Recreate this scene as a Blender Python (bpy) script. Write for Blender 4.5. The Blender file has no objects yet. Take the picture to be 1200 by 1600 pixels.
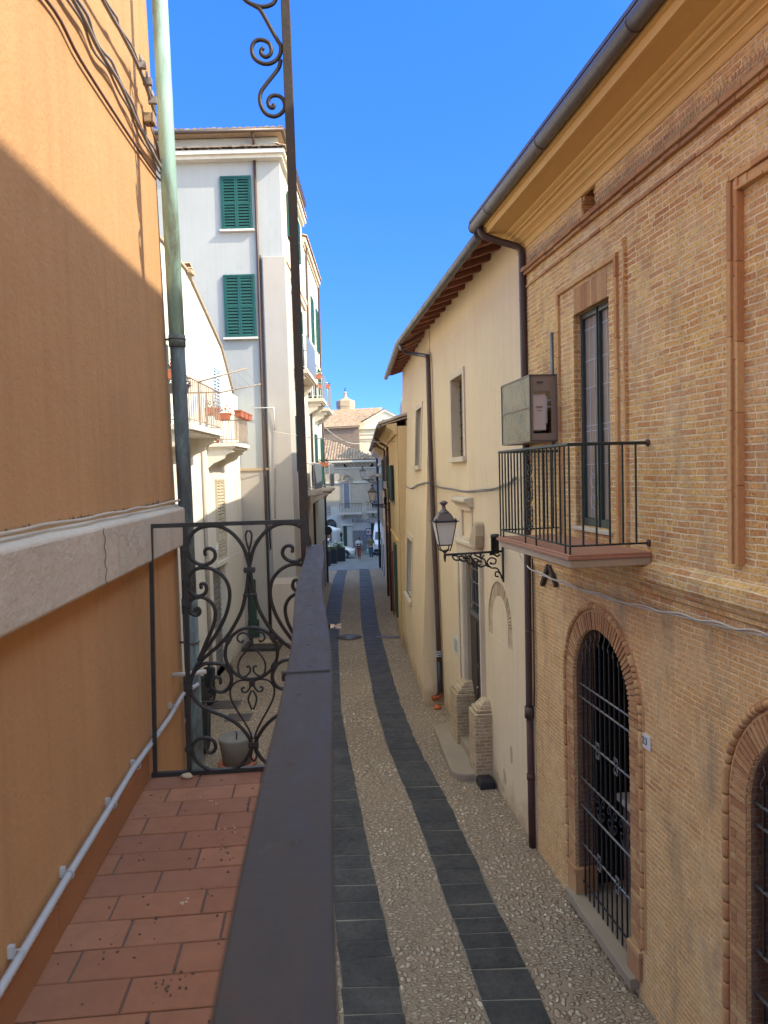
import bpy, bmesh, math, random
from mathutils import Vector, Matrix
random.seed(7)
R = math.radians
sc = bpy.context.scene
COL = sc.collection

# ------------------------------------------------------------------ camera model
FPX, PITCH, ROLL, CZ = 1156.0, R(2.9), R(1.6), 5.3
def ray(px, py):
    x, y = (px-600)/FPX, (py-800)/FPX
    a = x*math.cos(ROLL)-y*math.sin(ROLL); b = x*math.sin(ROLL)+y*math.cos(ROLL)
    return Vector((a, math.cos(PITCH)-b*math.sin(PITCH), -(math.sin(PITCH)+b*math.cos(PITCH))))
CAM = Vector((0, 0, CZ))
def on_ground(px, py, z=0.0):
    r = ray(px, py); return CAM + r*((z-CZ)/r.z)
def on_depth(px, py, y):
    r = ray(px, py); return CAM + r*(y/r.y)
class Frame:
    """a facade: local X runs along it, local Y points out of it, Z is up"""
    def __init__(s, p, ang):
        s.p = Vector((p[0], p[1], 0)); s.a = R(ang)
        s.d = Vector((math.cos(s.a), math.sin(s.a), 0)); s.o = Vector((-math.sin(s.a), math.cos(s.a), 0))
    def pt(s, x, o, z): return s.p + s.d*x + s.o*o + Vector((0, 0, z))
    def at(s, px, py, out=0.0):
        r = ray(px, py); t = (s.p+s.o*out-CAM).dot(s.o)/r.dot(s.o); q = CAM+r*t
        return ((q-s.p).dot(s.d), q.z)
    def loc(s, q): d = Vector(q)-s.p; return (d.dot(s.d), d.dot(s.o), q[2])
WORLD = Frame((0, 0), 0)

# ------------------------------------------------------------------ mesh builder
class MB:
    def __init__(s): s.v = []; s.f = []; s.sm = []
    def add(s, vs, fs, smooth=False):
        n = len(s.v); s.v += [tuple(p) for p in vs]
        for f in fs: s.f.append(tuple(i+n for i in f)); s.sm.append(smooth)
    def poly(s, *pts): s.add(pts, [tuple(range(len(pts)))])
    def box(s, x0, x1, y0, y1, z0, z1, taper=None):
        x0, x1 = min(x0, x1), max(x0, x1); y0, y1 = min(y0, y1), max(y0, y1); z0, z1 = min(z0, z1), max(z0, z1)
        v = [(x0,y0,z0),(x1,y0,z0),(x1,y1,z0),(x0,y1,z0),(x0,y0,z1),(x1,y0,z1),(x1,y1,z1),(x0,y1,z1)]
        s.hexa(v)
    def hexa(s, v):
        s.add(v, [(0,3,2,1),(4,5,6,7),(0,1,5,4),(1,2,6,5),(2,3,7,6),(3,0,4,7)])
    def prism(s, poly, c0, c1, axis='y', smooth=False):
        """poly: 2D outline; axis y -> (x,z) extruded along y; x -> (y,z) along x; z -> (x,y) along z"""
        def P(a, b, c): return (a, c, b) if axis == 'y' else ((c, a, b) if axis == 'x' else (a, b, c))
        n = len(poly); v = [P(a, b, c0) for a, b in poly]+[P(a, b, c1) for a, b in poly]
        s.add(v, [tuple(range(n-1, -1, -1)), tuple(range(n, 2*n))])
        s.add(v, [(i, (i+1) % n, (i+1) % n+n, i+n) for i in range(n)], smooth)
    def tube(s, pts, r, n=8, closed=False, caps=True, smooth=True, phase=0.0, flat=None):
        P = [Vector(p) for p in pts]; m = len(P)
        if m < 2: return
        rs = r if isinstance(r, (list, tuple)) else [r]*m
        T = []
        for i in range(m):
            a = P[i-1] if (i > 0 or closed) else P[i]; b = P[(i+1) % m] if (i < m-1 or closed) else P[i]
            t = (b-a); T.append(t.normalized() if t.length > 1e-9 else Vector((0, 0, 1)))
        up = Vector(flat) if flat else (Vector((0, 0, 1)) if abs(T[0].z) < .9 else Vector((1, 0, 0)))
        vs = []; u = (up-T[0]*up.dot(T[0])).normalized()
        for i in range(m):
            if flat: u = Vector(flat); u = (u-T[i]*u.dot(T[i])).normalized()
            else:
                u = u-T[i]*u.dot(T[i]); u = u.normalized() if u.length > 1e-6 else T[i].orthogonal().normalized()
            w = T[i].cross(u)
            for k in range(n):
                a = phase+2*math.pi*k/n; vs.append(P[i]+(u*math.cos(a)+w*math.sin(a))*rs[i])
        fs = []
        for i in range(m if closed else m-1):
            for k in range(n):
                a = i*n+k; b = i*n+(k+1) % n; c = ((i+1) % m)*n+(k+1) % n; d = ((i+1) % m)*n+k
                fs.append((a, b, c, d))
        s.add(vs, fs, smooth)
        if caps and not closed:
            s.add(vs, [tuple(range(n-1, -1, -1)), tuple(range((m-1)*n, m*n))])
    def bar(s, a, b, w): s.tube([a, b], w*.7071, 4, smooth=False, phase=math.pi/4)
    def lathe(s, prof, c=(0, 0, 0), n=16, smooth=True):
        vs = []; m = len(prof)
        for r, z in prof:
            for k in range(n):
                a = 2*math.pi*k/n; vs.append((c[0]+r*math.cos(a), c[1]+r*math.sin(a), c[2]+z))
        s.add(vs, [(i*n+k, i*n+(k+1) % n, (i+1)*n+(k+1) % n, (i+1)*n+k) for i in range(m-1) for k in range(n)], smooth)
        s.add(vs, [tuple(range(n-1, -1, -1)), tuple(range((m-1)*n, m*n))])
    def ball(s, c, r, n=8, m=6, sc=(1, 1, 1)):
        vs = []
        for i in range(m+1):
            t = math.pi*i/m
            for k in range(n):
                a = 2*math.pi*k/n; vs.append((c[0]+r*sc[0]*math.sin(t)*math.cos(a), c[1]+r*sc[1]*math.sin(t)*math.sin(a), c[2]+r*sc[2]*math.cos(t)))
        s.add(vs, [(i*n+k, (i+1)*n+k, (i+1)*n+(k+1) % n, i*n+(k+1) % n) for i in range(m) for k in range(n)], True)
    def build(s, name, mat, parent=None, bevel=0.0, origin=None, seg=1):
        off = Vector(origin) if origin else (Vector(parent['_o']) if parent and '_o' in parent else Vector((0, 0, 0)))
        me = bpy.data.meshes.new(name)
        me.from_pydata([tuple(Vector(p)-off) for p in s.v], [], s.f)
        me.polygons.foreach_set('use_smooth', s.sm); me.update()
        bm = bmesh.new(); bm.from_mesh(me)
        bmesh.ops.remove_doubles(bm, verts=bm.verts, dist=1e-6)
        bmesh.ops.recalc_face_normals(bm, faces=bm.faces); bm.to_mesh(me); bm.free()
        if mat: me.materials.append(mat)
        o = bpy.data.objects.new(name, me); COL.objects.link(o)
        if parent:
            o.parent = parent; o['_o'] = tuple(off)
        if bevel:
            b = o.modifiers.new('bevel', 'BEVEL'); b.width = bevel; b.segments = seg; b.limit_method = 'ANGLE'; b.angle_limit = R(40)
        return o

def root(name, label, cat, F, x=0.0, o=0.0, z=0.0, group=None):
    e = bpy.data.objects.new(name, None); COL.objects.link(e); e.empty_display_size = .2
    e.location = F.pt(x, o, z); e.rotation_euler = (0, 0, F.a)
    e['label'] = label; e['category'] = cat; e['_o'] = (x, o, z)
    if group: e['group'] = group
    return e
def struct(o, label, cat='ground'):
    o['kind'] = 'structure'; o['label'] = label; o['category'] = cat; return o

def arc(cx, cz, r, a0, a1, n):
    return [(cx+r*math.cos(a0+(a1-a0)*i/n), cz+r*math.sin(a0+(a1-a0)*i/n)) for i in range(n+1)]

def wall_grid(mb, s0, s1, z0, z1, y, holes, depth=.25):
    """front face of a wall with openings and their reveals. hole: (a,b,c,d) or (a,b,c,spring,'arch'); optional depth last via dict"""
    H = []
    for h in holes:
        d = h[-1]['d'] if isinstance(h[-1], dict) else depth
        h = [q for q in h if not isinstance(q, dict)]
        if len(h) == 5: H.append((h[0], h[1], h[2], h[3]+(h[1]-h[0])/2, h[3], d))
        else: H.append((h[0], h[1], h[2], h[3], None, d))
    xs = sorted({s0, s1, *[q for h in H for q in h[:2]]}); zs = sorted({z0, z1, *[q for h in H for q in h[2:4]]})
    xs = [q for q in xs if s0-1e-6 <= q <= s1+1e-6]; zs = [q for q in zs if z0-1e-6 <= q <= z1+1e-6]
    for i in range(len(xs)-1):
        for j in range(len(zs)-1):
            cx, cz = (xs[i]+xs[i+1])/2, (zs[j]+zs[j+1])/2
            if any(h[0] < cx < h[1] and h[2] < cz < h[3] for h in H): continue
            mb.poly((xs[i], y, zs[j]), (xs[i+1], y, zs[j]), (xs[i+1], y, zs[j+1]), (xs[i], y, zs[j+1]))
    for a, b, c, d, sp, dep in H:
        if sp is None:
            out = [(a, c), (b, c), (b, d), (a, d)]
        else:
            r = (b-a)/2; A = arc((a+b)/2, sp, r, 0, math.pi, 20); out = [(a, c), (b, c)]+A
            for i in range(20):
                p, q = A[i], A[i+1]
                mb.poly((p[0], y, p[1]), (p[0], y, d), (q[0], y, d), (q[0], y, q[1])) if abs(p[1]-d) > 1e-6 and abs(q[1]-d) > 1e-6 else mb.poly(*[(t[0], y, t[1]) for t in ((p, (p[0], d), q) if abs(q[1]-d) < 1e-6 else (p, (q[0], d), q))])
        n = len(out)
        for i in range(n):
            p, q = out[i], out[(i+1) % n]
            if abs(p[0]-q[0])+abs(p[1]-q[1]) < 1e-6: continue
            mb.poly((p[0], y, p[1]), (q[0], y, q[1]), (q[0], y-dep, q[1]), (p[0], y-dep, p[1]))

def profile_run(mb, prof, s0, s1):   # prof: (out,z) closed outline, extruded along s
    mb.prism(prof, s0, s1, axis='x')

# ------------------------------------------------------------------ materials
class NT:
    def __init__(s, name):
        s.m = bpy.data.materials.new(name); s.m.use_nodes = True; s.t = s.m.node_tree; s.t.nodes.clear()
        s.out = s.t.nodes.new('ShaderNodeOutputMaterial'); s.b = s.n('ShaderNodeBsdfPrincipled')
        s.t.links.new(s.b.outputs[0], s.out.inputs[0])
    def n(s, typ, props=None, **inp):
        nd = s.t.nodes.new(typ)
        for k, v in (props or {}).items(): setattr(nd, k, v)
        for k, v in inp.items(): s.set(nd, k, v)
        return nd
    def set(s, nd, k, v):
        k = k.replace('_', ' ') if isinstance(k, str) and not k.isdigit() else k
        if isinstance(k, str) and k.startswith('i') and k[1:].isdigit(): sock = nd.inputs[int(k[1:])]
        else: sock = nd.inputs[k]
        if isinstance(v, bpy.types.NodeSocket): s.t.links.new(v, sock)
        elif isinstance(v, bpy.types.Node): s.t.links.new(v.outputs[0], sock)
        elif isinstance(v, tuple) and len(v) == 3 and sock.type == 'RGBA': sock.default_value = (*v, 1)
        else: sock.default_value = v
    def math(s, op, a, b=0.0, c=None):
        nd = s.t.nodes.new('ShaderNodeMath'); nd.operation = op
        for i, v in enumerate((a, b, c)):
            if v is None: continue
            s.set(nd, 'i%d' % i, v)
        return nd.outputs[0]
    def mix(s, f, a, b, mode='MIX'):
        nd = s.t.nodes.new('ShaderNodeMix'); nd.data_type = 'RGBA'; nd.blend_type = mode
        for i, v in ((0, f), (6, a), (7, b)): s.set(nd, 'i%d' % i, v)
        return nd.outputs[2]
    def ramp(s, f, stops, interp='LINEAR'):
        nd = s.t.nodes.new('ShaderNodeValToRGB'); cr = nd.color_ramp; cr.interpolation = interp
        while len(cr.elements) < len(stops): cr.elements.new(.5)
        for e, (p, c) in zip(cr.elements, stops):
            e.position = p; e.color = (*c, 1) if isinstance(c, tuple) else (c, c, c, 1)
        s.set(nd, 'i0', f); return nd.outputs[0]
    def coord(s, kind='Object', scale=(1, 1, 1)):
        tc = s.n('ShaderNodeTexCoord'); mp = s.n('ShaderNodeMapping'); s.t.links.new(tc.outputs[kind], mp.inputs[0])
        mp.inputs['Scale'].default_value = scale; return mp.outputs[0]
    def noise(s, vec, scale, detail=4, rough=.55, dist=0.0):
        nd = s.n('ShaderNodeTexNoise'); nd.inputs['Scale'].default_value = scale; nd.inputs['Detail'].default_value = detail
        nd.inputs['Roughness'].default_value = rough; nd.inputs['Distortion'].default_value = dist
        s.t.links.new(vec, nd.inputs['Vector']); return nd.outputs[0]
    def bump(s, h, strength=.4, dist=.01, prev=None):
        nd = s.n('ShaderNodeBump'); nd.inputs['Strength'].default_value = strength; nd.inputs['Distance'].default_value = dist
        s.t.links.new(h, nd.inputs['Height'])
        if prev: s.t.links.new(prev, nd.inputs['Normal'])
        s.t.links.new(nd.outputs[0], s.b.inputs['Normal']); return nd.outputs[0]
    def done(s, color=None, rough=.8, metal=0.0, spec=None):
        if color is not None: s.set(s.b, 'Base_Color', color)
        s.set(s.b, 'Roughness', rough); s.b.inputs['Metallic'].default_value = metal
        if spec is not None: s.b.inputs['Specular IOR Level'].default_value = spec
        return s.m
def sc3(c, k): return tuple(min(1.0, q*k) for q in c)

def stucco(name, c, c2=None, streak=.12, bump=.35, grain=60, rough=.9, blotch=.9, dirt=None, dirt_h=.6, stain=0.0):
    t = NT(name); v = t.coord(); c2 = c2 or sc3(c, .78)
    a = t.noise(v, blotch, 6, .6); b = t.noise(t.coord(scale=(5, 5, .35)), 1.6, 5, .6)
    f = t.math('ADD', t.math('MULTIPLY', a, 1-streak*2), t.math('MULTIPLY', b, streak*2))
    col = t.mix(t.ramp(f, [(.36, 0.0), (.66, 1.0)]), c, c2)
    fine = t.noise(v, 25, 5, .65)
    col = t.mix(t.ramp(fine, [(.3, 0.0), (.75, .35)]), col, sc3(c, .85))
    if stain:  # long rain streaks and a few repaired or rubbed patches
        st = t.ramp(t.noise(t.coord(scale=(9, 9, .5)), 1.0, 6, .7), [(.50, 0.0), (.72, stain)])
        pt_ = t.ramp(t.noise(v, .8, 3, .5, 1.2), [(.55, 0.0), (.62, stain*.6)])
        col = t.mix(st, col, sc3(c, .62)); col = t.mix(pt_, col, sc3(c2, 1.12))
        cr = t.n('ShaderNodeTexVoronoi', {'feature': 'DISTANCE_TO_EDGE'}); cr.inputs['Scale'].default_value = 1.1
        wv = t.n('ShaderNodeVectorMath', {'operation': 'MULTIPLY_ADD'}); nz = t.n('ShaderNodeTexNoise'); nz.inputs['Scale'].default_value = 4; nz.inputs['Detail'].default_value = 6; t.t.links.new(v, nz.inputs['Vector'])
        t.t.links.new(nz.outputs['Color'], wv.inputs[0]); wv.inputs[1].default_value = (.35, .35, .35); t.t.links.new(v, wv.inputs[2]); t.t.links.new(wv.outputs[0], cr.inputs['Vector'])
        crack = t.math('MULTIPLY', t.ramp(cr.outputs[0], [(.0, 1.0), (.006, 0.0)]), t.ramp(t.noise(v, .7, 2), [(.5, 0.0), (.6, stain)]))
        col = t.mix(crack, col, sc3(c, .4))
    if dirt:   # rising damp and splash stains near the ground, uneven outline
        sep = t.n('ShaderNodeSeparateXYZ'); t.t.links.new(v, sep.inputs[0])
        h = t.math('SUBTRACT', dirt_h, t.math('ADD', sep.outputs[2], t.math('MULTIPLY', t.math('SUBTRACT', t.noise(v, 1.7, 6, .7), .5), 1.6)))
        col = t.mix(t.ramp(h, [(.0, 0.0), (.45, .75)]), col, dirt)
    gr = t.math('ADD', t.math('MULTIPLY', t.noise(v, grain, 4, .7), .5), t.math('MULTIPLY', t.noise(v, 4, 5, .6), 1.2))
    t.bump(gr, bump, .012); return t.done(col, rough, spec=.25)

def paint(name, c, rough=.5, metal=0.0, var=.12, bump=.08, scale=30, spec=None):
    t = NT(name); v = t.coord(); n = t.noise(v, scale, 5, .65); n2 = t.noise(v, scale*.12, 4)
    col = t.mix(t.ramp(n2, [(.3, 0.0), (.7, 1.0)]), sc3(c, 1-var), sc3(c, 1+var*.6))
    t.bump(n, bump, .004); return t.done(col, t.ramp(n, [(.2, max(0.02, rough-.12)), (.8, min(1, rough+.12))]), metal, spec)

def brick(name, stops, mortar, bw=.26, rh=.066, ms=.009, bump=.7, big=.45, dirt=None):
    t = NT(name); tc = t.n('ShaderNodeTexCoord')
    p = t.n('ShaderNodeSeparateXYZ'); t.t.links.new(tc.outputs['Object'], p.inputs[0])
    nn = t.n('ShaderNodeSeparateXYZ'); t.t.links.new(tc.outputs['Normal'], nn.inputs[0])
    side = t.math('GREATER_THAN', t.math('ABSOLUTE', nn.outputs[0]), .6)
    flat = t.math('GREATER_THAN', t.math('ABSOLUTE', nn.outputs[2]), .75)
    u = t.math('ADD', t.math('MULTIPLY', p.outputs[0], t.math('SUBTRACT', 1.0, side)), t.math('MULTIPLY', p.outputs[1], side))
    w = t.math('ADD', t.math('MULTIPLY', p.outputs[2], t.math('SUBTRACT', 1.0, flat)), t.math('MULTIPLY', p.outputs[1], flat))
    base = tc.outputs['Object']
    j = t.math('MULTIPLY', t.math('SUBTRACT', t.noise(base, 2.2, 3), .5), .035)
    j2 = t.math('MULTIPLY', t.math('SUBTRACT', t.noise(base, 9, 4), .5), .022)
    cmb = t.n('ShaderNodeCombineXYZ'); t.set(cmb, 'X', t.math('ADD', u, j2)); t.set(cmb, 'Y', t.math('ADD', t.math('ADD', w, j), t.math('MULTIPLY', j2, .5)))
    br = t.n('ShaderNodeTexBrick', {'offset': .43, 'offset_frequency': 2, 'squash': .78, 'squash_frequency': 3})
    t.t.links.new(cmb.outputs[0], br.inputs['Vector'])
    for k, q in (('Scale', 1.0), ('Mortar Size', ms), ('Mortar Smooth', .35), ('Bias', 0.0), ('Brick Width', bw), ('Row Height', rh)): br.inputs[k].default_value = q
    br.inputs['Color1'].default_value = (0, 0, 0, 1); br.inputs['Color2'].default_value = (1, 1, 1, 1); br.inputs['Mortar'].default_value = (.5, .5, .5, 1)
    fac = br.outputs['Fac']; rnd = br.outputs['Color']
    N1 = t.noise(base, .75, 4, .55); f = t.math('ADD', t.math('MULTIPLY', rnd, 1-big), t.math('MULTIPLY', t.ramp(N1, [(.3, 0.0), (.7, 1.0)]), big))
    col = t.ramp(f, stops)
    n3 = t.noise(base, 40, 5, .7); col = t.mix(t.ramp(n3, [(.36, .75), (.52, 0.0)]), col, sc3(stops[0][1], .5)); col = t.mix(t.ramp(t.noise(base, 14, 5, .7), [(.4, .35), (.6, 0.0)]), col, sc3(stops[1][1], .7))
    mcol = t.mix(t.ramp(t.noise(base, 6, 4), [(.35, 0.0), (.65, 1.0)]), mortar, sc3(mortar, .72))
    wear = t.ramp(t.noise(base, 1.3, 5, .65), [(.42, 0.0), (.7, .55)])
    fm = t.math('MAXIMUM', fac, t.math('MULTIPLY', wear, .75))
    col = t.mix(fm, col, mcol)
    if dirt:
        d = t.ramp(t.noise(t.coord(scale=(1.6, 1.6, .5)), 1.3, 6, .7), [(.52, 0.0), (.72, .65)]); col = t.mix(d, col, dirt)
    h = t.math('ADD', t.math('MULTIPLY', t.math('SUBTRACT', 1.0, fac), .8), t.math('MULTIPLY', n3, .45))
    t.bump(h, bump, .012); return t.done(col, .92, spec=.2)

def island(name, cols, rough=.85, bump=.3, scale=25, spec=.25):
    """every separate piece takes its own tone"""
    t = NT(name); g = t.n('ShaderNodeNewGeometry'); v = t.coord()
    n = t.noise(v, scale, 5, .65); k = len(cols)
    f = t.math('ADD', t.math('MULTIPLY', g.outputs['Random Per Island'], .86), t.math('MULTIPLY', t.noise(v, 2.5, 4), .14))
    col = t.ramp(f, [((i+.5)/k, c) for i, c in enumerate(cols)])
    col = t.mix(t.ramp(n, [(.35, .35), (.7, 0.0)]), col, sc3(cols[0], .6))
    t.bump(n, bump, .006); return t.done(col, rough, spec=spec)

def cobble(name, cols, mortar, sc=15.5, bump=1.0):
    """rounded river stones of two sizes bedded in mortar, some worn flush"""
    t = NT(name); tc = t.n('ShaderNodeTexCoord'); base = tc.outputs['Object']
    wob = t.n('ShaderNodeTexNoise'); wob.inputs['Scale'].default_value = 5.0; wob.inputs['Detail'].default_value = 3; t.t.links.new(base, wob.inputs['Vector'])
    def layer(scale, st, rot, rad):
        mp = t.n('ShaderNodeMapping'); t.t.links.new(base, mp.inputs[0]); mp.inputs['Scale'].default_value = st; mp.inputs['Rotation'].default_value = (0, 0, rot)
        vv = t.n('ShaderNodeVectorMath', {'operation': 'MULTIPLY_ADD'}); t.t.links.new(wob.outputs['Color'], vv.inputs[0]); vv.inputs[1].default_value = (.09, .09, 0); t.t.links.new(mp.outputs[0], vv.inputs[2])
        vo = t.n('ShaderNodeTexVoronoi', {'feature': 'F1', 'voronoi_dimensions': '2D'}); vo.inputs['Scale'].default_value = scale; vo.inputs['Randomness'].default_value = .85; t.t.links.new(vv.outputs[0], vo.inputs['Vector'])
        sp = t.n('ShaderNodeSeparateColor'); t.t.links.new(vo.outputs['Color'], sp.inputs[0])
        r_ = t.math('MULTIPLY', t.math('ADD', t.math('MULTIPLY', sp.outputs[2], .28), .72), rad)
        d = t.math('DIVIDE', vo.outputs['Distance'], r_)
        return d, sp
    d1, s1 = layer(sc, (1, .68, 1), .5, .50); d2, s2 = layer(sc*1.45, (.7, 1, 1), -.4, .52)
    pick = t.ramp(t.noise(base, 1.1, 4, .6), [(.46, 0.0), (.54, 1.0)])
    inv = t.math('SUBTRACT', 1.0, pick)
    d = t.math('ADD', t.math('MULTIPLY', d1, inv), t.math('MULTIPLY', d2, pick))
    c = t.math('ADD', t.math('MULTIPLY', s1.outputs[0], inv), t.math('MULTIPLY', s2.outputs[0], pick))
    k = len(cols); col = t.ramp(c, [(i/(k-1), q) for i, q in enumerate(cols)])
    fine = t.noise(base, 70, 4, .7); col = t.mix(t.ramp(fine, [(.35, .35), (.7, 0.0)]), col, sc3(cols[0], .7))
    mask = t.ramp(d, [(.78, 1.0), (1.0, 0.0)])
    flush = t.ramp(t.noise(base, .9, 5, .65), [(.46, 1.0), (.66, .35)])
    big = t.ramp(t.noise(base, .45, 5, .6), [(.35, 0.0), (.68, 1.0)])
    m2 = t.mix(big, mortar, sc3(mortar, .70)); m2 = t.mix(t.ramp(t.noise(base, 30, 5, .7), [(.3, .5), (.6, 0.0)]), m2, sc3(mortar, .45))
    rim = t.ramp(d, [(.72, 0.0), (.95, .9), (1.2, .1)])
    col = t.mix(t.math('MULTIPLY', mask, flush), m2, col); col = t.mix(t.math('MULTIPLY', rim, flush), col, sc3(mortar, .22))
    dome = t.ramp(d, [(.0, 1.0), (.6, .85), (.85, .5), (1.05, 0.0)])
    h = t.math('ADD', t.math('MULTIPLY', t.math('MULTIPLY', dome, flush), t.math('ADD', .55, t.math('MULTIPLY', c, .45))), t.math('MULTIPLY', t.noise(base, 50, 4), .16))
    t.bump(h, bump, .04); return t.done(col, .78, spec=.3)

M = {}
M['orange'] = stucco('orange_plaster', (.585, .345, .172), (.475, .27, .135), .22, .6, 55, stain=.38)
M['orange_dark'] = stucco('skirting_paint', (.40, .185, .09), (.33, .15, .075), .1, .3, 60)
M['ledge'] = stucco('grey_render', (.63, .575, .50), (.51, .46, .40), .1, 1.0, 28, stain=.5)
M['iron'] = paint('black_iron', (.030, .028, .030), .5, .2, .3, .25, 90)
t = NT('painted_steel'); v = t.coord(); n1 = t.noise(v, 28, 6, .7); n2 = t.noise(t.coord(scale=(2.5, 14, 14)), 3.0, 5, .65); n3 = t.noise(v, 7, 5, .7)
c_ = t.mix(t.ramp(n2, [(.35, 0.0), (.7, 1.0)]), (.036, .031, .029), (.058, .051, .048)); c_ = t.mix(t.ramp(n3, [(.60, 0.0), (.72, .75)]), c_, (.070, .042, .030)); c_ = t.mix(t.ramp(n1, [(.64, 0.0), (.74, .6)]), c_, (.11, .10, .095))
t.bump(t.math('ADD', n1, t.math('MULTIPLY', n2, .8)), .35, .004); M['rail'] = t.done(c_, t.ramp(n2, [(.3, .5), (.7, .75)]), .0, .3)
M['iron_green'] = paint('dark_green_iron', (.018, .030, .026), .45, .1, .2, .1, 60)
t = NT('verdigris_copper'); v = t.coord(scale=(3, 3, .7))
f = t.noise(v, 3.2, 7, .7, .4); c_ = t.ramp(f, [(.30, (.10, .085, .07)), (.42, (.22, .30, .26)), (.54, (.33, .55, .51)), (.72, (.46, .70, .66))])
t.bump(t.noise(t.coord(), 60, 4), .15, .004); M['copper'] = t.done(c_, .7, .1)
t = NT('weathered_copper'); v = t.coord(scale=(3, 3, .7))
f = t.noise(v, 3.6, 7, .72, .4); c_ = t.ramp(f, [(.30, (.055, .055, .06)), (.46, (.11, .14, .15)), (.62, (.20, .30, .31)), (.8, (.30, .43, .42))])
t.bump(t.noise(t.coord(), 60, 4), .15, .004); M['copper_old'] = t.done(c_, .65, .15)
M['pvc'] = paint('grey_plastic', (.46, .48, .52), .45, 0, .06, .05)
M['cable'] = paint('grey_cable', (.27, .24, .23), .6)
M['cable_white'] = paint('pale_cable', (.52, .45, .36), .6)
M['cable_brown'] = paint('brown_cable', (.13, .065, .05), .6)
M['terracotta'] = island('terracotta_tile', [(.34, .150, .088), (.40, .178, .098), (.31, .140, .09), (.43, .20, .115)], .7, .5, 18, .3)
M['grout'] = stucco('tile_grout', (.16, .135, .125), None, .1, .4, 80)
up = [(.0, (0.407, 0.142, 0.048)), (.14, (0.565, 0.242, 0.084)), (.32, (0.678, 0.341, 0.119)), (.55, (0.757, 0.430, 0.145)), (.8, (0.836, 0.514, 0.163)), (1.0, (0.655, 0.367, 0.132))]
lo = [(.0, (0.410, 0.170, 0.063)), (.10, (0.570, 0.281, 0.108)), (.3, (0.684, 0.366, 0.135)), (.6, (0.741, 0.413, 0.153)), (.82, (0.684, 0.376, 0.149)), (1.0, (0.570, 0.302, 0.126))]
M['brick_up'] = brick('upper_brickwork', up, (.88, .66, .38), bw=.25, rh=.055, ms=.008, bump=1.0, big=.42, dirt=(.30, .19, .11))
M['brick_lo'] = brick('lower_brickwork', lo, (.86, .60, .32), bw=.25, rh=.052, ms=.008, bump=1.0, big=.42, dirt=(.17, .13, .10))
M['brick_pier'] = brick('pier_brickwork', [(.0, (.33, .18, .09)), (.5, (.50, .34, .19)), (1.0, (.57, .43, .26))], (.56, .45, .30), bw=.22, rh=.062, ms=.011)
M['brick_far'] = brick('far_brickwork', [(.0, (.40, .30, .20)), (.5, (.56, .45, .30)), (1.0, (.62, .52, .36))], (.60, .52, .40), bw=.28, rh=.07, ms=.012, bump=.4)
M['brick_dark'] = brick('weathered_brickwork', [(.0, (.16, .11, .08)), (.5, (.27, .19, .14)), (1.0, (.34, .26, .20))], (.30, .24, .19), bw=.28, rh=.08, ms=.012, bump=.5)
M['brick_red'] = island('moulded_brick', [(.47, .22, .095), (.56, .28, .115), (.63, .36, .15), (.53, .29, .125), (.66, .41, .18)], .9, .6, 30)
M['arch_faint'] = island('faded_arch_brick', [(.50, .37, .235), (.58, .44, .285), (.46, .335, .21), (.54, .40, .25)], .92, .5, 40)
M['brick_shaded'] = brick('shaded_jamb_brickwork', [(.0, (.16, .075, .045)), (.5, (.27, .14, .08)), (1.0, (.34, .19, .11))], (.30, .21, .14), bw=.24, rh=.06, ms=.007)  # redder jamb brick, with the shade of the opening put into its colour
M['voussoir'] = island('arch_brick', [(.36, .165, .078), (.45, .225, .10), (.52, .285, .125), (.40, .20, .095), (.55, .33, .15)], .92, .5, 40)
M['cornice'] = stucco('ochre_cornice', (.74, .45, .17), (.67, .40, .145), .05, .15, 60)
M['cream'] = stucco('cream_plaster', (.72, .56, .36), (.64, .48, .30), .2, .35, 45, dirt=(.38, .25, .14), dirt_h=.45, stain=.3)
M['cream_trim'] = stucco('pale_stone_trim', (.66, .54, .39), None, .1, .3)
M['stone'] = stucco('weathered_stone', (.50, .38, .25), (.37, .275, .18), .1, .7, 30)
M['step'] = stucco('step_stone', (.34, .255, .175), (.27, .20, .14), .05, .5, 40)
M['yellow'] = stucco('yellow_plaster', (.70, .50, .25), (.60, .42, .21), .2, .3, 40, dirt=(.36, .25, .14), dirt_h=.5, stain=.35)
M['pink'] = stucco('faded_pink_plaster', (.70, .50, .33), (.63, .45, .30), .15, .3)
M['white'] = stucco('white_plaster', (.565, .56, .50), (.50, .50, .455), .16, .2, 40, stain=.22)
M['white_dimmed'] = stucco('dimmed_white_plaster', (.43, .438, .43), (.38, .388, .383), .16, .2, 40, stain=.25)  # white plaster again, darkened: the front's weak sunlight is put into the colour
M['offwhite'] = stucco('offwhite_plaster', (.74, .70, .62), (.66, .61, .53), .2, .3, 40, dirt=(.42, .36, .28), dirt_h=.3, stain=.25)
M['beige'] = stucco('beige_plaster', (.60, .50, .41), (.53, .44, .36), .15, .25)
M['beige_grey'] = stucco('greyish_render', (.46, .415, .37), (.40, .36, .32), .2, .35)
M['far_grey'] = stucco('pale_grey_plaster', (.60, .54, .45), (.52, .47, .39), .15, .25)
M['church'] = stucco('pale_church_plaster', (.72, .66, .52), (.66, .60, .47), .1, .2)
M['wood'] = paint('stained_wood', (.22, .075, .042), .7, 0, .3, .3, 20)
M['wood_dark'] = paint('dark_wood', (.05, .032, .024), .6, 0, .3, .3, 18)
M['gutter'] = paint('brown_gutter', (.125, .095, .085), .4, .35, .1, .05)
M['gutter_zinc'] = paint('zinc_gutter', (.19, .18, .17), .4, .5, .1, .05)
M['downpipe'] = paint('brown_downpipe', (.085, .05, .04), .45, .2, .1, .05)
M['rust'] = paint('rusty_pipe', (.10, .04, .028), .7, .1, .3, .3)
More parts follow.
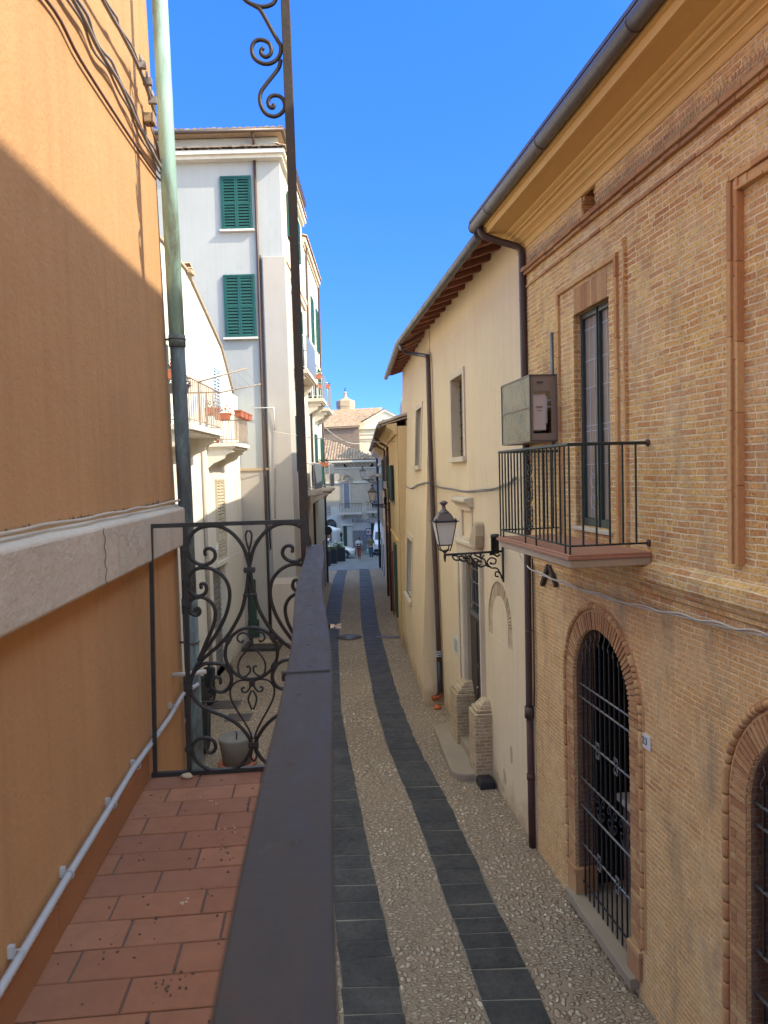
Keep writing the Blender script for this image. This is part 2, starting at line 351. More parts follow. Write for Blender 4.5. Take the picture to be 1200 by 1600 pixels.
M['shutter'] = paint('green_shutter', (.008, .080, .066), .5, 0, .15, .05)
M['shutter_dark'] = paint('dark_green_shutter', (.025, .065, .045), .55, 0, .2, .05)
M['shutter_pale'] = paint('faded_green_shutter', (.16, .19, .13), .6, 0, .2, .05)
M['shutter_cream'] = paint('cream_shutter', (.50, .44, .33), .6, 0, .1, .05)
M['shutter_blue'] = paint('white_blue_shutter', (.45, .55, .66), .5, 0, .1, .05)
M['teal'] = paint('teal_frame', (.040, .058, .052), .4, .1, .1, .05)
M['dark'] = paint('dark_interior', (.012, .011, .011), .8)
M['grey_metal'] = paint('grey_roller_shutter', (.24, .235, .24), .5, .3, .15, .1)
M['panel'] = paint('grey_screen_panel', (.13, .155, .18), .5, .1, .08, .03)
M['white_metal'] = paint('white_metal', (.62, .60, .57), .5, .1, .08, .05)
M['rail_rust'] = paint('faded_brown_rail', (.36, .27, .20), .6, 0, .2, .1)
M['pot'] = paint('terracotta_pot', (.42, .13, .07), .75, 0, .2, .1)
M['grey_pot'] = stucco('concrete_pot', (.22, .20, .18), None, .1, .5, 40)
M['tile_roof'] = island('roof_tile', [(.30, .20, .135), (.42, .30, .205), (.50, .38, .27), (.36, .26, .19), (.46, .33, .22)], .92, .4, 14)
t = NT('basalt_slab'); g_ = t.n('ShaderNodeNewGeometry'); v = t.coord(); n1 = t.noise(v, 14, 7, .75); n2 = t.noise(v, 2.2, 5, .65); n3 = t.noise(v, 55, 4, .7)
c_ = t.ramp(g_.outputs['Random Per Island'], [(0.0, (.020, .018, .017)), (.35, (.032, .029, .027)), (.7, (.026, .023, .021)), (1.0, (.045, .040, .036))])
c_ = t.mix(t.ramp(n2, [(.42, 0.0), (.68, .55)]), c_, (.085, .075, .064)); c_ = t.mix(t.ramp(n1, [(.52, 0.0), (.70, .6)]), c_, (.016, .014, .013)); c_ = t.mix(t.ramp(n3, [(.64, 0.0), (.74, .5)]), c_, (.17, .15, .125))
t.bump(t.math('ADD', n1, t.math('MULTIPLY', n3, .5)), .8, .012); M['basalt'] = t.done(c_, t.ramp(n1, [(.3, .45), (.7, .75)]), 0, .4)
M['joint'] = stucco('pale_joint', (.27, .225, .175), (.12, .10, .08), .1, .5, 60)
M['cobble'] = cobble('river_cobble', [(.22, .15, .10), (.44, .315, .21), (.59, .46, .33), (.40, .265, .175), (.80, .65, .49)], (.355, .255, .168))
M['paving'] = island('square_slab', [(.13, .135, .15), (.17, .175, .185), (.15, .155, .165), (.20, .205, .21)], .6, .4, 12, .4)
M['glass_lamp'] = paint('frosted_glass', (.70, .64, .54), .35, 0, .03, .02, spec=.5)
t = NT('window_glass'); M['glass'] = t.done((.02, .028, .035), .06, 0, .8)
M['car_white'] = paint('white_car_paint', (.66, .67, .68), .18, 0, .02, .0, spec=.6)
M['tyre'] = paint('tyre_rubber', (.02, .02, .02), .8)
M['alloy'] = paint('alloy_rim', (.42, .42, .43), .35, .7, .05)
M['black_plastic'] = paint('black_plastic', (.018, .018, .02), .45)
M['lamp_lens'] = paint('lamp_lens', (.55, .55, .52), .15, 0, .02, .0)
M['skin'] = paint('skin', (.50, .28, .19), .55, 0, .05, .02)
M['hair'] = paint('dark_hair', (.025, .016, .012), .6)
M['cloth_white'] = paint('white_cloth', (.62, .60, .58), .85)
M['cloth_red'] = paint('rust_red_cloth', (.30, .085, .05), .85)
M['cloth_olive'] = paint('olive_cloth', (.15, .14, .05), .85)
M['denim'] = paint('blue_denim', (.045, .085, .15), .85)
M['bag_green'] = paint('mint_bag', (.20, .62, .44), .6)
M['leaf'] = island('leaf', [(.035, .075, .02), (.06, .11, .03), (.09, .15, .045)], .6, .1)
M['flower'] = island('flower', [(.55, .54, .50), (.62, .60, .54), (.5, .52, .44)], .7, .1)
M['flower_red'] = island('red_flower', [(.45, .03, .02), (.55, .06, .03)], .7, .1)
M['flower_purple'] = island('purple_flower', [(.22, .06, .16), (.30, .10, .22)], .7, .1)
M['canvas'] = paint('white_canvas', (.62, .64, .66), .85)
M['sign_white'] = paint('white_enamel', (.60, .57, .52), .45, 0, .05, .03)
M['ink'] = paint('black_ink', (.02, .02, .02), .6)
M['puddle'] = NT('wet_film').done((.02, .022, .025), .03, 0, .9)
# perforated sheet: real holes through alpha, light passes
t = NT('perforated_sheet'); v = t.coord(scale=(1, 1, 1))
vo = t.n('ShaderNodeTexVoronoi', {'feature': 'F1'}); vo.inputs['Scale'].default_value = 55; vo.inputs['Randomness'].default_value = .15; t.t.links.new(v, vo.inputs['Vector'])
al = t.ramp(vo.outputs['Distance'], [(.30, .25), (.42, 1.0)])
t.set(t.b, 'Alpha', al); M['mesh_sheet'] = t.done((.26, .20, .15), .5, .3)
t = NT('galvanised_mesh'); v = t.coord()
vo = t.n('ShaderNodeTexVoronoi', {'feature': 'F1'}); vo.inputs['Scale'].default_value = 55; vo.inputs['Randomness'].default_value = .15; t.t.links.new(v, vo.inputs['Vector'])
n = t.noise(v, 2.6, 6, .75, 1.5); t.set(t.b, 'Alpha', t.ramp(vo.outputs['Distance'], [(.28, .35), (.4, 1.0)]))
M['mesh_galv'] = t.done(t.ramp(n, [(.35, (.10, .15, .145)), (.52, (.26, .23, .15)), (.66, (.19, .23, .21))]), .4, .45)
t = NT('insect_screen'); v = t.coord(); M['screen'] = t.done(t.mix(t.ramp(t.noise(v, 2, 4), [(.3, 0.0), (.7, 1.0)]), (.30, .225, .165), (.22, .165, .125)), .6, .1)

# ------------------------------------------------------------------ reusable bits
def shutter_leaf(mb, x0, x1, y, z0, z1, rows=2, pitch=.055, fr=.05, th=.035):
    mb.box(x0, x0+fr, y, y+th, z0, z1); mb.box(x1-fr, x1, y, y+th, z0, z1)
    zz = [z0+(z1-z0)*i/rows for i in range(rows+1)]
    for i, z in enumerate(zz):
        a, b = (z, z+fr) if i == 0 else ((z-fr, z) if i == rows else (z-fr/2, z+fr/2))
        mb.box(x0+fr, x1-fr, y+.001, y+th-.001, a, b)
    for i in range(rows):
        a = zz[i]+fr*(1 if i == 0 else .5); b = zz[i+1]-fr*(1 if i == rows-1 else .5)
        n = max(2, int((b-a)/pitch)); h = (b-a)/n
        for k in range(n):
            z = a+h*k
            mb.hexa([(x0+fr, y+.004, z+h*.55), (x1-fr, y+.004, z+h*.55), (x1-fr, y+th-.004, z+h*.05), (x0+fr, y+th-.004, z+h*.05),
                     (x0+fr, y+.004, z+h*.80), (x1-fr, y+.004, z+h*.80), (x1-fr, y+th-.004, z+h*.30), (x0+fr, y+th-.004, z+h*.30)])
def shutter_window(parent, a, b, z0, z1, y, mat, sill=None, rows=2, pitch=.055, name='shutter'):
    """two louvred leaves in a frame, a dark back behind them and an optional sill"""
    a, b = min(a, b), max(a, b)
    m = MB(); m.box(a-.05, a, y-.02, y+.05, z0, z1+.05); m.box(b, b+.05, y-.02, y+.05, z0, z1+.05); m.box(a, b, y-.02, y+.05, z1, z1+.05)
    w = m.build('window', mat, parent)
    d = MB(); d.box(a, b, y-.02, y-.008, z0, z1); d.build('window_back', M['dark'], w)
    c = (a+b)/2
    for p, q in ((a+.004, c-.003), (c+.003, b-.004)):
        m = MB(); shutter_leaf(m, p, q, y, z0, z1, rows, pitch); m.build(name, mat, w)
    if sill:
        m = MB(); m.box(a-.1, b+.1, y-.02, y+.12, z0-.06, z0); m.build('sill', sill, w)
    return w
def coppi(mb, P, U, V, nu, nv, rise=.07, skip=0.0):
    """barrel roof tiles: P corner at the eave, U along the eave, V up the slope"""
    P, U, V = Vector(P), Vector(U), Vector(V); N = U.cross(V).normalized()
    if N.z < 0: N = -N
    du, dv = U/nu, V/nv
    for i in range(nu):
        for j in range(nv):
            if random.random() < skip: continue
            q = P+du*(i+.5+random.uniform(-.05, .05))+dv*j+N*(.02+random.uniform(0, .012)); w = du*.46
            ring = [(-1, 0), (-.7, .72), (0, 1), (.7, .72), (1, 0)]
            v0 = [q+w*a*1.05+N*(rise*b+.018) for a, b in ring]; v1 = [q+dv*1.12+w*a*.85+N*rise*b*.9 for a, b in ring]
            mb.add(v0+v1, [(k, k+1, k+6, k+5) for k in range(4)], True)
            mb.add(v0, [(0, 1, 2, 3, 4)])
            c = q+du*.5-N*.012   # the channel tile between two barrels
            mb.add([c-w*.35, c+w*.35, c+w*.35+dv, c-w*.35+dv], [(0, 1, 2, 3)])
def leaves(mb, c, r, n, size=.06, sc=(1, 1, 1)):
    for _ in range(n):
        d = Vector((random.gauss(0, 1), random.gauss(0, 1), random.gauss(0, 1))).normalized()*(random.random()**.5)
        p = Vector(c)+Vector((d.x*r*sc[0], d.y*r*sc[1], d.z*r*sc[2]))
        a = Vector((random.uniform(-1, 1), random.uniform(-1, 1), random.uniform(-.6, 1))).normalized(); b = a.orthogonal().normalized()
        s_ = size*random.uniform(.6, 1.3)
        mb.poly(p-a*s_, p+b*s_*.5, p+a*s_, p-b*s_*.5)
def text_on(parent, txt, x, y, z, size, mat, width=None, name='lettering', rot=None):
    c = bpy.data.curves.new(name, 'FONT'); c.body = txt; c.size = size; c.align_x = 'CENTER'; c.align_y = 'CENTER'; c.extrude = .002
    t_ = bpy.data.objects.new(name, c); COL.objects.link(t_); me = bpy.data.meshes.new_from_object(t_.evaluated_get(bpy.context.evaluated_depsgraph_get()))
    bpy.data.objects.remove(t_); me.name = name; me.materials.clear(); me.materials.append(mat)
    if width:
        xs_ = [q.co.x for q in me.vertices]; k_ = width/(max(xs_)-min(xs_))
        for q in me.vertices: q.co.x *= k_
    o = bpy.data.objects.new(name, me); COL.objects.link(o); o.parent = parent
    off = Vector(parent['_o']) if '_o' in parent else Vector((0, 0, 0))
    o.location = Vector((x, y, z))-off; o.rotation_euler = rot or (R(90), 0, R(180)); return o
def cable(name, label, F, pts, r, mat, n=6, group=None, sub=6, extra=None):
    """a cable run through facade points (x,out,z)"""
    P = [F.pt(*p) for p in pts]; Q = []
    for i in range(len(P)-1):
        p0 = P[max(i-1, 0)]; p1 = P[i]; p2 = P[i+1]; p3 = P[min(i+2, len(P)-1)]
        for k in range(sub):
            u = k/sub
            Q.append(.5*((2*p1)+(p2-p0)*u+(2*p0-5*p1+4*p2-p3)*u*u+(3*p1-p0-3*p2+p3)*u**3))
    Q.append(P[-1]); o0 = P[0]
    m = MB(); m.tube(Q, r, n)
    for dx, dz, rr in (extra or []):
        m.tube([q+Vector((0, 0, dz+math.sin(i*.9+dx)*abs(dz)*.6)) + F.o*(dx+math.cos(i*.9)*.004) for i, q in enumerate(Q)], rr, n)
    o = m.build(name, mat, None, origin=o0); o.location = o0
    o['label'] = label; o['category'] = 'cable'
    if group: o['group'] = group
    return o

# ================================================================== OUR BALCONY AND THE ORANGE HOUSE
FL = CZ-1.28                                        # balcony floor level
LB = Frame((-1.056, 3.139), -85)                    # x runs towards the camera along the orange wall, y out over the street
house = root('orange_house', 'orange plastered house with grey ledge and tiled balcony, sunlit only at the top', 'house', LB)
m = MB(); far = lambda z: -.90+max(0, (z-5.1))*.085 if z < 9 else -.57
zs = [-.3, 3.6, 5.05, 6, 7, 8, 9, 12.5]
for i in range(len(zs)-1):
    a, b = zs[i], zs[i+1]
    m.poly((far(a), 0, a), (6, 0, a), (6, 0, b), (far(b), 0, b))
    m.poly((far(a), 0, a), (far(b), 0, b), (far(b), -6, b), (far(a), -6, a))
m.poly((-.57, 0, 12.5), (6, 0, 12.5), (6, -6, 12.5), (-.57, -6, 12.5)); m.poly((6, 0, -.3), (6, 0, 12.5), (6, -6, 12.5), (6, -6, -.3))
m.poly((-.9, -6, -.3), (6, -6, -.3), (6, -6, 12.5), (-.57, -6, 12.5))
m.build('wall', M['orange'], house)
m = MB(); profile_run(m, [(-.05, 4.958), (.055, 4.955), (.062, 4.962), (.064, 5.148), (.056, 5.155), (-.05, 5.185)], -.93, 6); m.build('ledge', M['ledge'], house, bevel=.004)
m = MB(); profile_run(m, [(-.02, 4.0), (.012, 4.0), (.012, 4.12), (.004, 4.128), (-.02, 4.128)], -.0, 1.12); profile_run(m, [(-.02, 4.0), (.015, 4.0), (.015, 4.122), (.004, 4.13), (-.02, 4.13)], 1.13, 6); m.build('skirting', M['orange_dark'], house)
m = MB(); x = -.9
while x < 1.9:
    w = random.uniform(.008, .03); h = random.choice((.003, .005, .008, .012))*random.uniform(.6, 1.4)*(1.7 if x < -.1 else .8)
    m.poly((x, .0025, 5.183), (x+w, .0025, 5.183), (x+w*.8, .0025, 5.185+h*.5), (x+w*.45, .0025, 5.185+h), (x+w*.1, .0025, 5.185+h*.35)); x += w*random.uniform(.5, 1.5)
m.build('mildew_fringe', paint('mildew', (.10, .075, .055), .95), house)['kind'] = 'stuff'
m = MB(); P = [(.70+.012*math.sin(i*1.9)+random.uniform(-.004, .004), .0665 - (.001 if i in (0, 12) else 0), 5.148-.0155*i) for i in range(13)]; m.tube(P, .0011, 4); m.build('ledge_crack', M['wood_dark'], house)
# balcony: slab and individual terracotta tiles
m = MB(); m.box(-.02, 6, -.05, .765, FL-.16, FL-.03); m.box(-.01, 6, -.05, .758, FL-.03, FL-.006); bal = m.build('balcony', M['grout'], house)
m = MB(); rw, ln, j = .1315, .266, .0055
for i in range(30):
    off = (i % 2)*ln*.5+[.05, .02, .08][i % 3]; y = .012-off
    while y < .74:
        a, b = max(y+j/2, .012), min(y+ln-j/2, .755)
        if b-a > .02:
            dz = random.uniform(-.0012, .0012); x0, x1 = i*rw+j/2, (i+1)*rw-j/2
            e = .0025; z = FL+dz
            v = [(x0, a, z-.01), (x1, a, z-.01), (x1, b, z-.01), (x0, b, z-.01), (x0, a, z-e), (x1, a, z-e), (x1, b, z-e), (x0, b, z-e),
                 (x0+e, a+e, z), (x1-e, a+e, z), (x1-e, b-e, z), (x0+e, b-e, z)]
            m.add(v, [(0, 1, 5, 4), (1, 2, 6, 5), (2, 3, 7, 6), (3, 0, 4, 7), (4, 5, 9, 8), (5, 6, 10, 9), (6, 7, 11, 10), (7, 4, 8, 11), (8, 9, 10, 11)])
        y += ln
m.build('floor_tiles', M['terracotta'], bal)
# old stains: droppings and soot specks lying on the tiles
m = MB()
for k in range(150):
    x, y = random.uniform(.02, 1.9), random.uniform(.03, .75); r = random.choice([.0015, .002, .003, .004])*random.uniform(.7, 1.5)
    m.prism([(x+r*math.cos(q*1.26)*random.uniform(.6, 1.4), y+r*math.sin(q*1.26)*random.uniform(.6, 1.4)) for q in range(5)], FL-.001, FL+.0016, axis='z')
for sx, sy, n, w in ((1.36, .36, 16, .018), (.62, .42, 8, .02), (.72, .40, 6, .02), (1.02, .42, 6, .03), (.36, .5, 6, .03), (1.5, .5, 11, .014), (1.2, .2, 6, .03)):
    for k in range(n):
        x, y = random.gauss(sx, w*1.6), random.gauss(sy, w); r = random.uniform(.0015, .005)
        m.prism([(x+r*1.5*math.cos(q*1.05)*random.uniform(.5, 1.3), y+r*math.sin(q*1.05)*random.uniform(.5, 1.3)) for q in range(6)], FL-.001, FL+.0017, axis='z')
m.build('soot_stains', M['wood_dark'], bal)['kind'] = 'stuff'
m = MB()
for sx, sy, n, w in ((1.21, .60, 22, .01), (.98, .33, 8, .008), (.50, .42, 6, .03), (.3, .3, 5, .05), (.86, .56, 4, .01)):
    for k in range(n):
        x, y = random.gauss(sx, w), random.gauss(sy, w); r = random.uniform(.0015, .0045)
        m.prism([(x+r*math.cos(q*1.26), y+r*math.sin(q*1.26)) for q in range(5)], FL-.001, FL+.002, axis='z')
m.build('pale_droppings', M['cream_trim'], bal)['kind'] = 'stuff'
# copper downpipe at the corner: verdigris above, darker below
pp = lambda z: (-.845+max(0, z-5.1)*.055, .062, z)
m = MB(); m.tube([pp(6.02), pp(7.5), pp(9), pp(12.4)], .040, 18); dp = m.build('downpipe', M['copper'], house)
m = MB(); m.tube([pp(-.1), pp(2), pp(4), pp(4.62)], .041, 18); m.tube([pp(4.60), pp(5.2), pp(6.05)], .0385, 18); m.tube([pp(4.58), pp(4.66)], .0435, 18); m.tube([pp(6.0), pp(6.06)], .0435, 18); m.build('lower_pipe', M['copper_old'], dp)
for z in (6.04, 4.42, 7.9):
    p = pp(z); m = MB(); m.tube([(p[0]+.044*math.cos(a), p[1]+.044*math.sin(a), z) for a in [i*math.pi/8 for i in range(16)]], .004, 6, closed=True); m.box(p[0]-.004, p[0]+.004, -.01, .024, z-.006, z+.006); m.build('pipe_bracket', M['gutter'], dp)
# conduit along the skirting
pts = [(1.9, .022, 4.15), (1.47, .024, 4.16), (1.06, .022, 4.168), (.68, .024, 4.175), (.30, .022, 4.18), (.02, .024, 4.17), (-.4, .022, 4.15), (-.72, .03, 4.17), (-.80, .10, 4.20)]
F0 = LB.pt(1.0, .02, 4.16)
Q = []
for i in range(len(pts)-1):
    for k in range(40): Q.append(tuple(pts[i][q]+(pts[i+1][q]-pts[i][q])*k/40 for q in range(3)))
cd = root('electrical_conduit', 'pale grey corrugated conduit clipped along the skirting of the orange wall', 'conduit', LB, 1.0, .02, 4.16)
m = MB(); m.tube(Q, [.0105 if i % 2 else .0118 for i in range(len(Q))], 12); m.build('conduit_pipe', M['pvc'], cd)
for x in (1.42, 1.06, .60, .25, -.12, -.5):
    m = MB(); z = 4.17
    m.tube([(x, .024+.0135*math.cos(a), z+.0135*math.sin(a)) for a in [i*math.pi/8 for i in range(16)]], .0022, 5, closed=True); m.box(x-.007, x+.007, -.004, .014, z-.005, z+.024); m.build('clip', M['pvc'], cd)
st = root('pipe_stub', 'short white pipe stub sticking out of the orange wall behind the scrolls', 'pipe', LB, -.70, .02, 4.32)
m = MB(); m.tube([(-.62, 0, 4.30), (-.62, .17, 4.31)], .0125, 12); m.build('stub', M['white_metal'], st)
# cables on the wall
cable('wall_cable', 'single brown cable, lowest of the bundles sagging across the sunlit orange wall', LB, [(1.6, .012, 6.55), (.85, .012, 6.75), (.53, .012, 6.75), (.04, .012, 6.78), (-.45, .012, 6.82), (-.80, .012, 6.86), (-.86, .03, 6.9)], .0055, M['cable_brown'], group='cables on the orange wall')
cable('wall_cable', 'twin grey cable bundle, middle of the three runs on the orange wall', LB, [(1.5, .03, 6.78), (.64, .03, 6.88), (.36, .03, 6.88), (.06, .03, 6.91), (-.24, .03, 6.89), (-.60, .03, 6.89), (-.82, .03, 6.90), (-.9, .05, 6.92)], .0075, M['cable'], group='cables on the orange wall', extra=[(.004, .016, .006), (-.01, -.012, .005)])
w3 = cable('wall_cable', 'thick cable with grey clamps, topmost run on the orange wall', LB, [(1.2, .045, 6.98), (.27, .045, 7.08), (.06, .045, 7.11), (-.29, .045, 7.13), (-.56, .045, 7.08)], .008, M['cable'], group='cables on the orange wall', extra=[(.004, .013, .005)])
jb = root('junction_box', 'small weathered junction box with drooping wires under the clamped cable', 'junction box', LB, -.50, .04, 7.03)
m = MB(); m.box(-.535, -.475, .005, .05, 7.01, 7.055); m.box(-.54, -.47, .046, .054, 7.005, 7.06); m.build('box', M['step'], jb, bevel=.004)
m = MB()
for k in range(6):
    a = random.uniform(-.53, -.48); m.tube([(a, .03, 7.01), (a-.05, .035+.004*k, 6.965-.008*k), (-.66-.01*k, .03, 6.935-.006*k), (-.74-.01*k, .03, 6.93), (-.81, .03, 6.89+.010*k)], .0032, 5)
m.build('wires', M['cable_brown'], jb)
for x, z in ((-.46, 7.085), (-.36, 7.12), (-.24, 7.13)):
    m = MB(); m.box(x-.012, x+.012, .035, .075, z, z+.03); m.tube([(x-.008, .055, z+.025), (x-.012, .055, z+.055)], .006, 6); m.tube([(x+.008, .055, z+.025), (x+.012, .055, z+.055)], .006, 6); m.build('cable_clamp', M['cable'], jb)
cable('ledge_cable', 'pale cable lying along the top of the grey ledge', LB, [(1.8, .028, 5.182), (1.3, .03, 5.185), (1.1, .024, 5.188), (.8, .034, 5.184), (.55, .026, 5.188), (.3, .034, 5.186), (.1, .026, 5.19), (-.15, .034, 5.186), (-.5, .03, 5.19), (-.85, .04, 5.195)], .006, M['cable_white'])
m = MB(); m.ball((-.0, 0, 0), .02, 7, 5, (1.4, .9, .6)); o = m.build('pebble', M['cream_trim'], None); o.location = LB.pt(.035, .175, FL+.011); o['label'] = 'pale pebble lying on the tiles beside the railing foot'; o['category'] = 'pebble'
for v_ in o.data.vertices: v_.co *= random.uniform(.85, 1.15)

# ------------------------------------------------------------------ wrought-iron railing
rl = root('balcony_railing', 'black wrought iron balcony railing with scroll panel, grey handrail and tall corner post', 'railing', LB, 0, .45, FL)
RX = .745
HZ = 5.0
hr = []
for i in range(26):
    x = -.05+i*.18; hr.append((x, .750+.006*math.sin(i*.7), HZ))
m = MB()
y0, y1 = [p[1]-.036 for p in hr], [p[1]+.036 for p in hr]; n = len(hr)
vs = [(hr[i][0], y0[i], HZ-.015) for i in range(n)]+[(hr[i][0], y1[i], HZ-.015) for i in range(n)]+[(hr[i][0], y1[i], HZ) for i in range(n)]+[(hr[i][0], y0[i], HZ) for i in range(n)]
m.add(vs, [(a*n+i, a*n+i+1, ((a+1) % 4)*n+i+1, ((a+1) % 4)*n+i) for a in range(4) for i in range(n-1)]+[(0, n, 2*n, 3*n), (n-1, 4*n-1, 3*n-1, 2*n-1)])
hand = m.build('handrail', M['rail'], rl, bevel=.003, seg=2)
for x in (.25, .55, .8, 1.05, 1.28, 1.5, 1.72, 1.9, 2.05, 2.2, 2.45, 2.62):
    m = MB(); m.ball((x, .75+random.uniform(-.01, .01), HZ-.001), .0055, 10, 6, (1.5, 1, .4)); m.build('rivet', M['rail'], hand)
m = MB(); m.box(2.083, 2.092, .712, .787, HZ-.0005, HZ+.0025); m.build('joint_weld', M['rail'], hand)
m = MB(); m.hexa([(-.031, .697, FL-.05), (.008, .697, FL-.05), (.008, .735, FL-.05), (-.031, .735, FL-.05), (-.031, .684, 8.2), (.008, .684, 8.2), (.008, .722, 8.2), (-.031, .722, 8.2)])
m.build('post', M['rail'], rl, bevel=.003)
T_ = 5.108
m = MB(); m.bar((0, -.05, T_), (0, .73, T_), .018); m.build('top_bar', M['iron'], rl)
m = MB(); m.bar((-.002, .02, FL+.008), (-.002, .78, FL+.008), .022); m.build('bottom_bar', M['iron'], rl)
m = MB(); m.bar((0, .035, FL), (0, .062, T_), .017); m.build('bar', M['iron'], rl)
m = MB(); m.bar((0, .180, FL), (0, .206, T_), .019); m.build('bar', M['iron'], rl)
CV = {
'A': [(0.475,4.906),(0.465,4.941),(0.453,4.99),(0.431,5.032),(0.395,5.072),(0.349,5.097),(0.301,5.1),(0.26,5.09),(0.229,5.064),(0.212,5.026),(0.213,4.992),(0.228,4.96),(0.254,4.939),(0.281,4.934),(0.309,4.944),(0.326,4.964),(0.325,4.988),(0.311,5.002),(0.294,5.003),(0.284,4.993),(0.285,4.979)],
'B': [(0.262,4.837),(0.262,4.851),(0.278,4.851),(0.285,4.83),(0.276,4.81),(0.252,4.8),(0.226,4.809),(0.208,4.833),(0.205,4.861),(0.215,4.892),(0.24,4.915),(0.274,4.922),(0.308,4.916),(0.341,4.897),(0.37,4.861),(0.382,4.812),(0.376,4.757),(0.357,4.702),(0.328,4.648),(0.295,4.6),(0.266,4.56),(0.241,4.519)],
'C': [(0.235,4.742),(0.247,4.747),(0.253,4.731),(0.242,4.718),(0.222,4.722),(0.209,4.74),(0.205,4.761),(0.218,4.785),(0.242,4.794),(0.269,4.793),(0.299,4.774),(0.316,4.742),(0.316,4.704),(0.305,4.663),(0.282,4.615),(0.26,4.567),(0.238,4.519)],
'D': [(0.466,4.899),(0.458,4.837),(0.449,4.796),(0.434,4.74),(0.408,4.686),(0.368,4.625),(0.322,4.578),(0.272,4.538),(0.237,4.505),(0.212,4.464),(0.199,4.423),(0.197,4.395),(0.208,4.363),(0.237,4.326),(0.283,4.296),(0.337,4.271),(0.384,4.24),(0.417,4.206),(0.44,4.17),(0.454,4.137)],
'E': [(0.201,4.427),(0.211,4.458),(0.23,4.485),(0.264,4.505),(0.305,4.505),(0.339,4.497),(0.365,4.471),(0.376,4.435),(0.366,4.4),(0.341,4.379),(0.311,4.382),(0.289,4.404),(0.292,4.432),(0.313,4.444),(0.328,4.434),(0.328,4.418)],
'F': [(0.455,4.133),(0.433,4.085),(0.398,4.048),(0.348,4.03),(0.3,4.03),(0.253,4.045),(0.217,4.073),(0.196,4.114),(0.199,4.149),(0.224,4.175),(0.258,4.18),(0.285,4.168),(0.297,4.143),(0.292,4.122),(0.276,4.112),(0.259,4.12),(0.253,4.133)]}
TH = {
'T1': [(0.474,4.937),(0.473,4.975),(0.462,5.024),(0.459,5.055),(0.464,5.07),(0.471,5.075)],
'T2': [(0.470,4.833),(0.464,4.802),(0.461,4.739),(0.464,4.655)],
'T3': [(0.464,4.599),(0.455,4.621),(0.433,4.632),(0.412,4.623),(0.408,4.602),(0.425,4.59),(0.432,4.601)],
'T4': [(0.464,4.581),(0.449,4.558),(0.419,4.524),(0.406,4.49),(0.409,4.454),(0.426,4.439),(0.447,4.449),(0.458,4.466),(0.452,4.484),(0.441,4.481)],
'T5': [(0.453,4.42),(0.425,4.425),(0.391,4.416),(0.369,4.386),(0.371,4.344),(0.39,4.3),(0.419,4.249),(0.445,4.198),(0.455,4.161)],
'T6': [(0.459,4.402),(0.442,4.375),(0.423,4.372),(0.418,4.387),(0.431,4.393)],
'T7': [(0.460,4.378),(0.444,4.34),(0.458,4.293)],
'T8': [(0.455,4.119),(0.447,4.084),(0.456,4.065),(.459,4.063)]}
def smooth2(P, sub=5):
    Q = []
    for i in range(len(P)-1):
        p0 = P[max(i-1, 0)]; p1 = P[i]; p2 = P[i+1]; p3 = P[min(i+2, len(P)-1)]
        for k in range(sub):
            u = k/sub; Q.append(tuple(.5*((2*p1[c])+(p2[c]-p0[c])*u+(2*p0[c]-5*p1[c]+4*p2[c]-p3[c])*u*u+(3*p1[c]-p0[c]-3*p2[c]+p3[c])*u**3) for c in (0, 1)))
    return Q+[P[-1]]
def cen(z): return .459+(z-4.1)*.0135       # centre line of the panel
for k, P in list(CV.items())+list(TH.items()):
    r = .0080 if k in CV else .0043
    for sgn in (1, -1):
        if k == 'T2' and sgn == -1: continue
        Q = [(y if sgn == 1 else 2*cen(z)-y, z) for y, z in smooth2(P)]
        n = len(Q); rr = [r*(.8+.2*min(1, i/6)) for i in range(n)] if k in 'BC' else [r]*n
        if k in ('A', 'E', 'F'): rr = [r*(.8+.2*min(1, (n-1-i)/6)) for i in range(n)]
        m = MB(); m.tube([(0, y, z) for y, z in Q], rr, 8)
        if k in 'AEF': m.ball((0, Q[-1][0], Q[-1][1]), r*1.05, 8, 6)
        if k in 'BC': m.ball((0, Q[0][0], Q[0][1]), r*1.05, 8, 6)
        m.build('scroll', M['iron'], rl)
m = MB(); c = (cen(4.54), 4.541); m.tube([(0, c[0]+.112*math.cos(a), c[1]+.113*math.sin(a)) for a in [i*math.pi/24 for i in range(48)]], .0075, 8, closed=True); m.build('ring', M['iron'], rl)
for y, z, w, h in [(cen(4.90), 4.905, .024, .012), (cen(4.135), 4.135, .021, .014), (.203, 5.0, .017, .012), (.203, 4.862, .017, .012), (.201, 4.762, .017, .012), (.19, 4.40, .017, .012), (.184, 4.135, .017, .012),
                   (.268, 4.930, .011, .010), (.244, 4.797, .011, .010), (.452, 4.796, .013, .006), (2*cen(4.8)-.452, 4.796, .013, .006), (cen(4.4), 4.41, .012, .014), (cen(4.6), 4.59, .010, .008)]:
    for yy in ((y, 2*cen(z)-y) if y < .3 and w < .012 else (y,)):
        m = MB(); m.box(-.011, .011, yy-w, yy+w, z-h, z+h); m.box(-.0125, .0125, yy-w*1.08, yy+w*1.08, z-h*.35, z+h*.35); m.build('collar', M['iron'], rl, bevel=.002)
for sy, sz in ((-.098, .062), (.098, .062), (-.098, -.058), (.098, -.058)):
    p = Vector((0, c[0]+sy, c[1]+sz)); d = Vector((0, sy, sz)).normalized()*.014; m = MB(); m.bar(p-d, p+d, .026); m.build('collar', M['iron'], rl, bevel=.002)
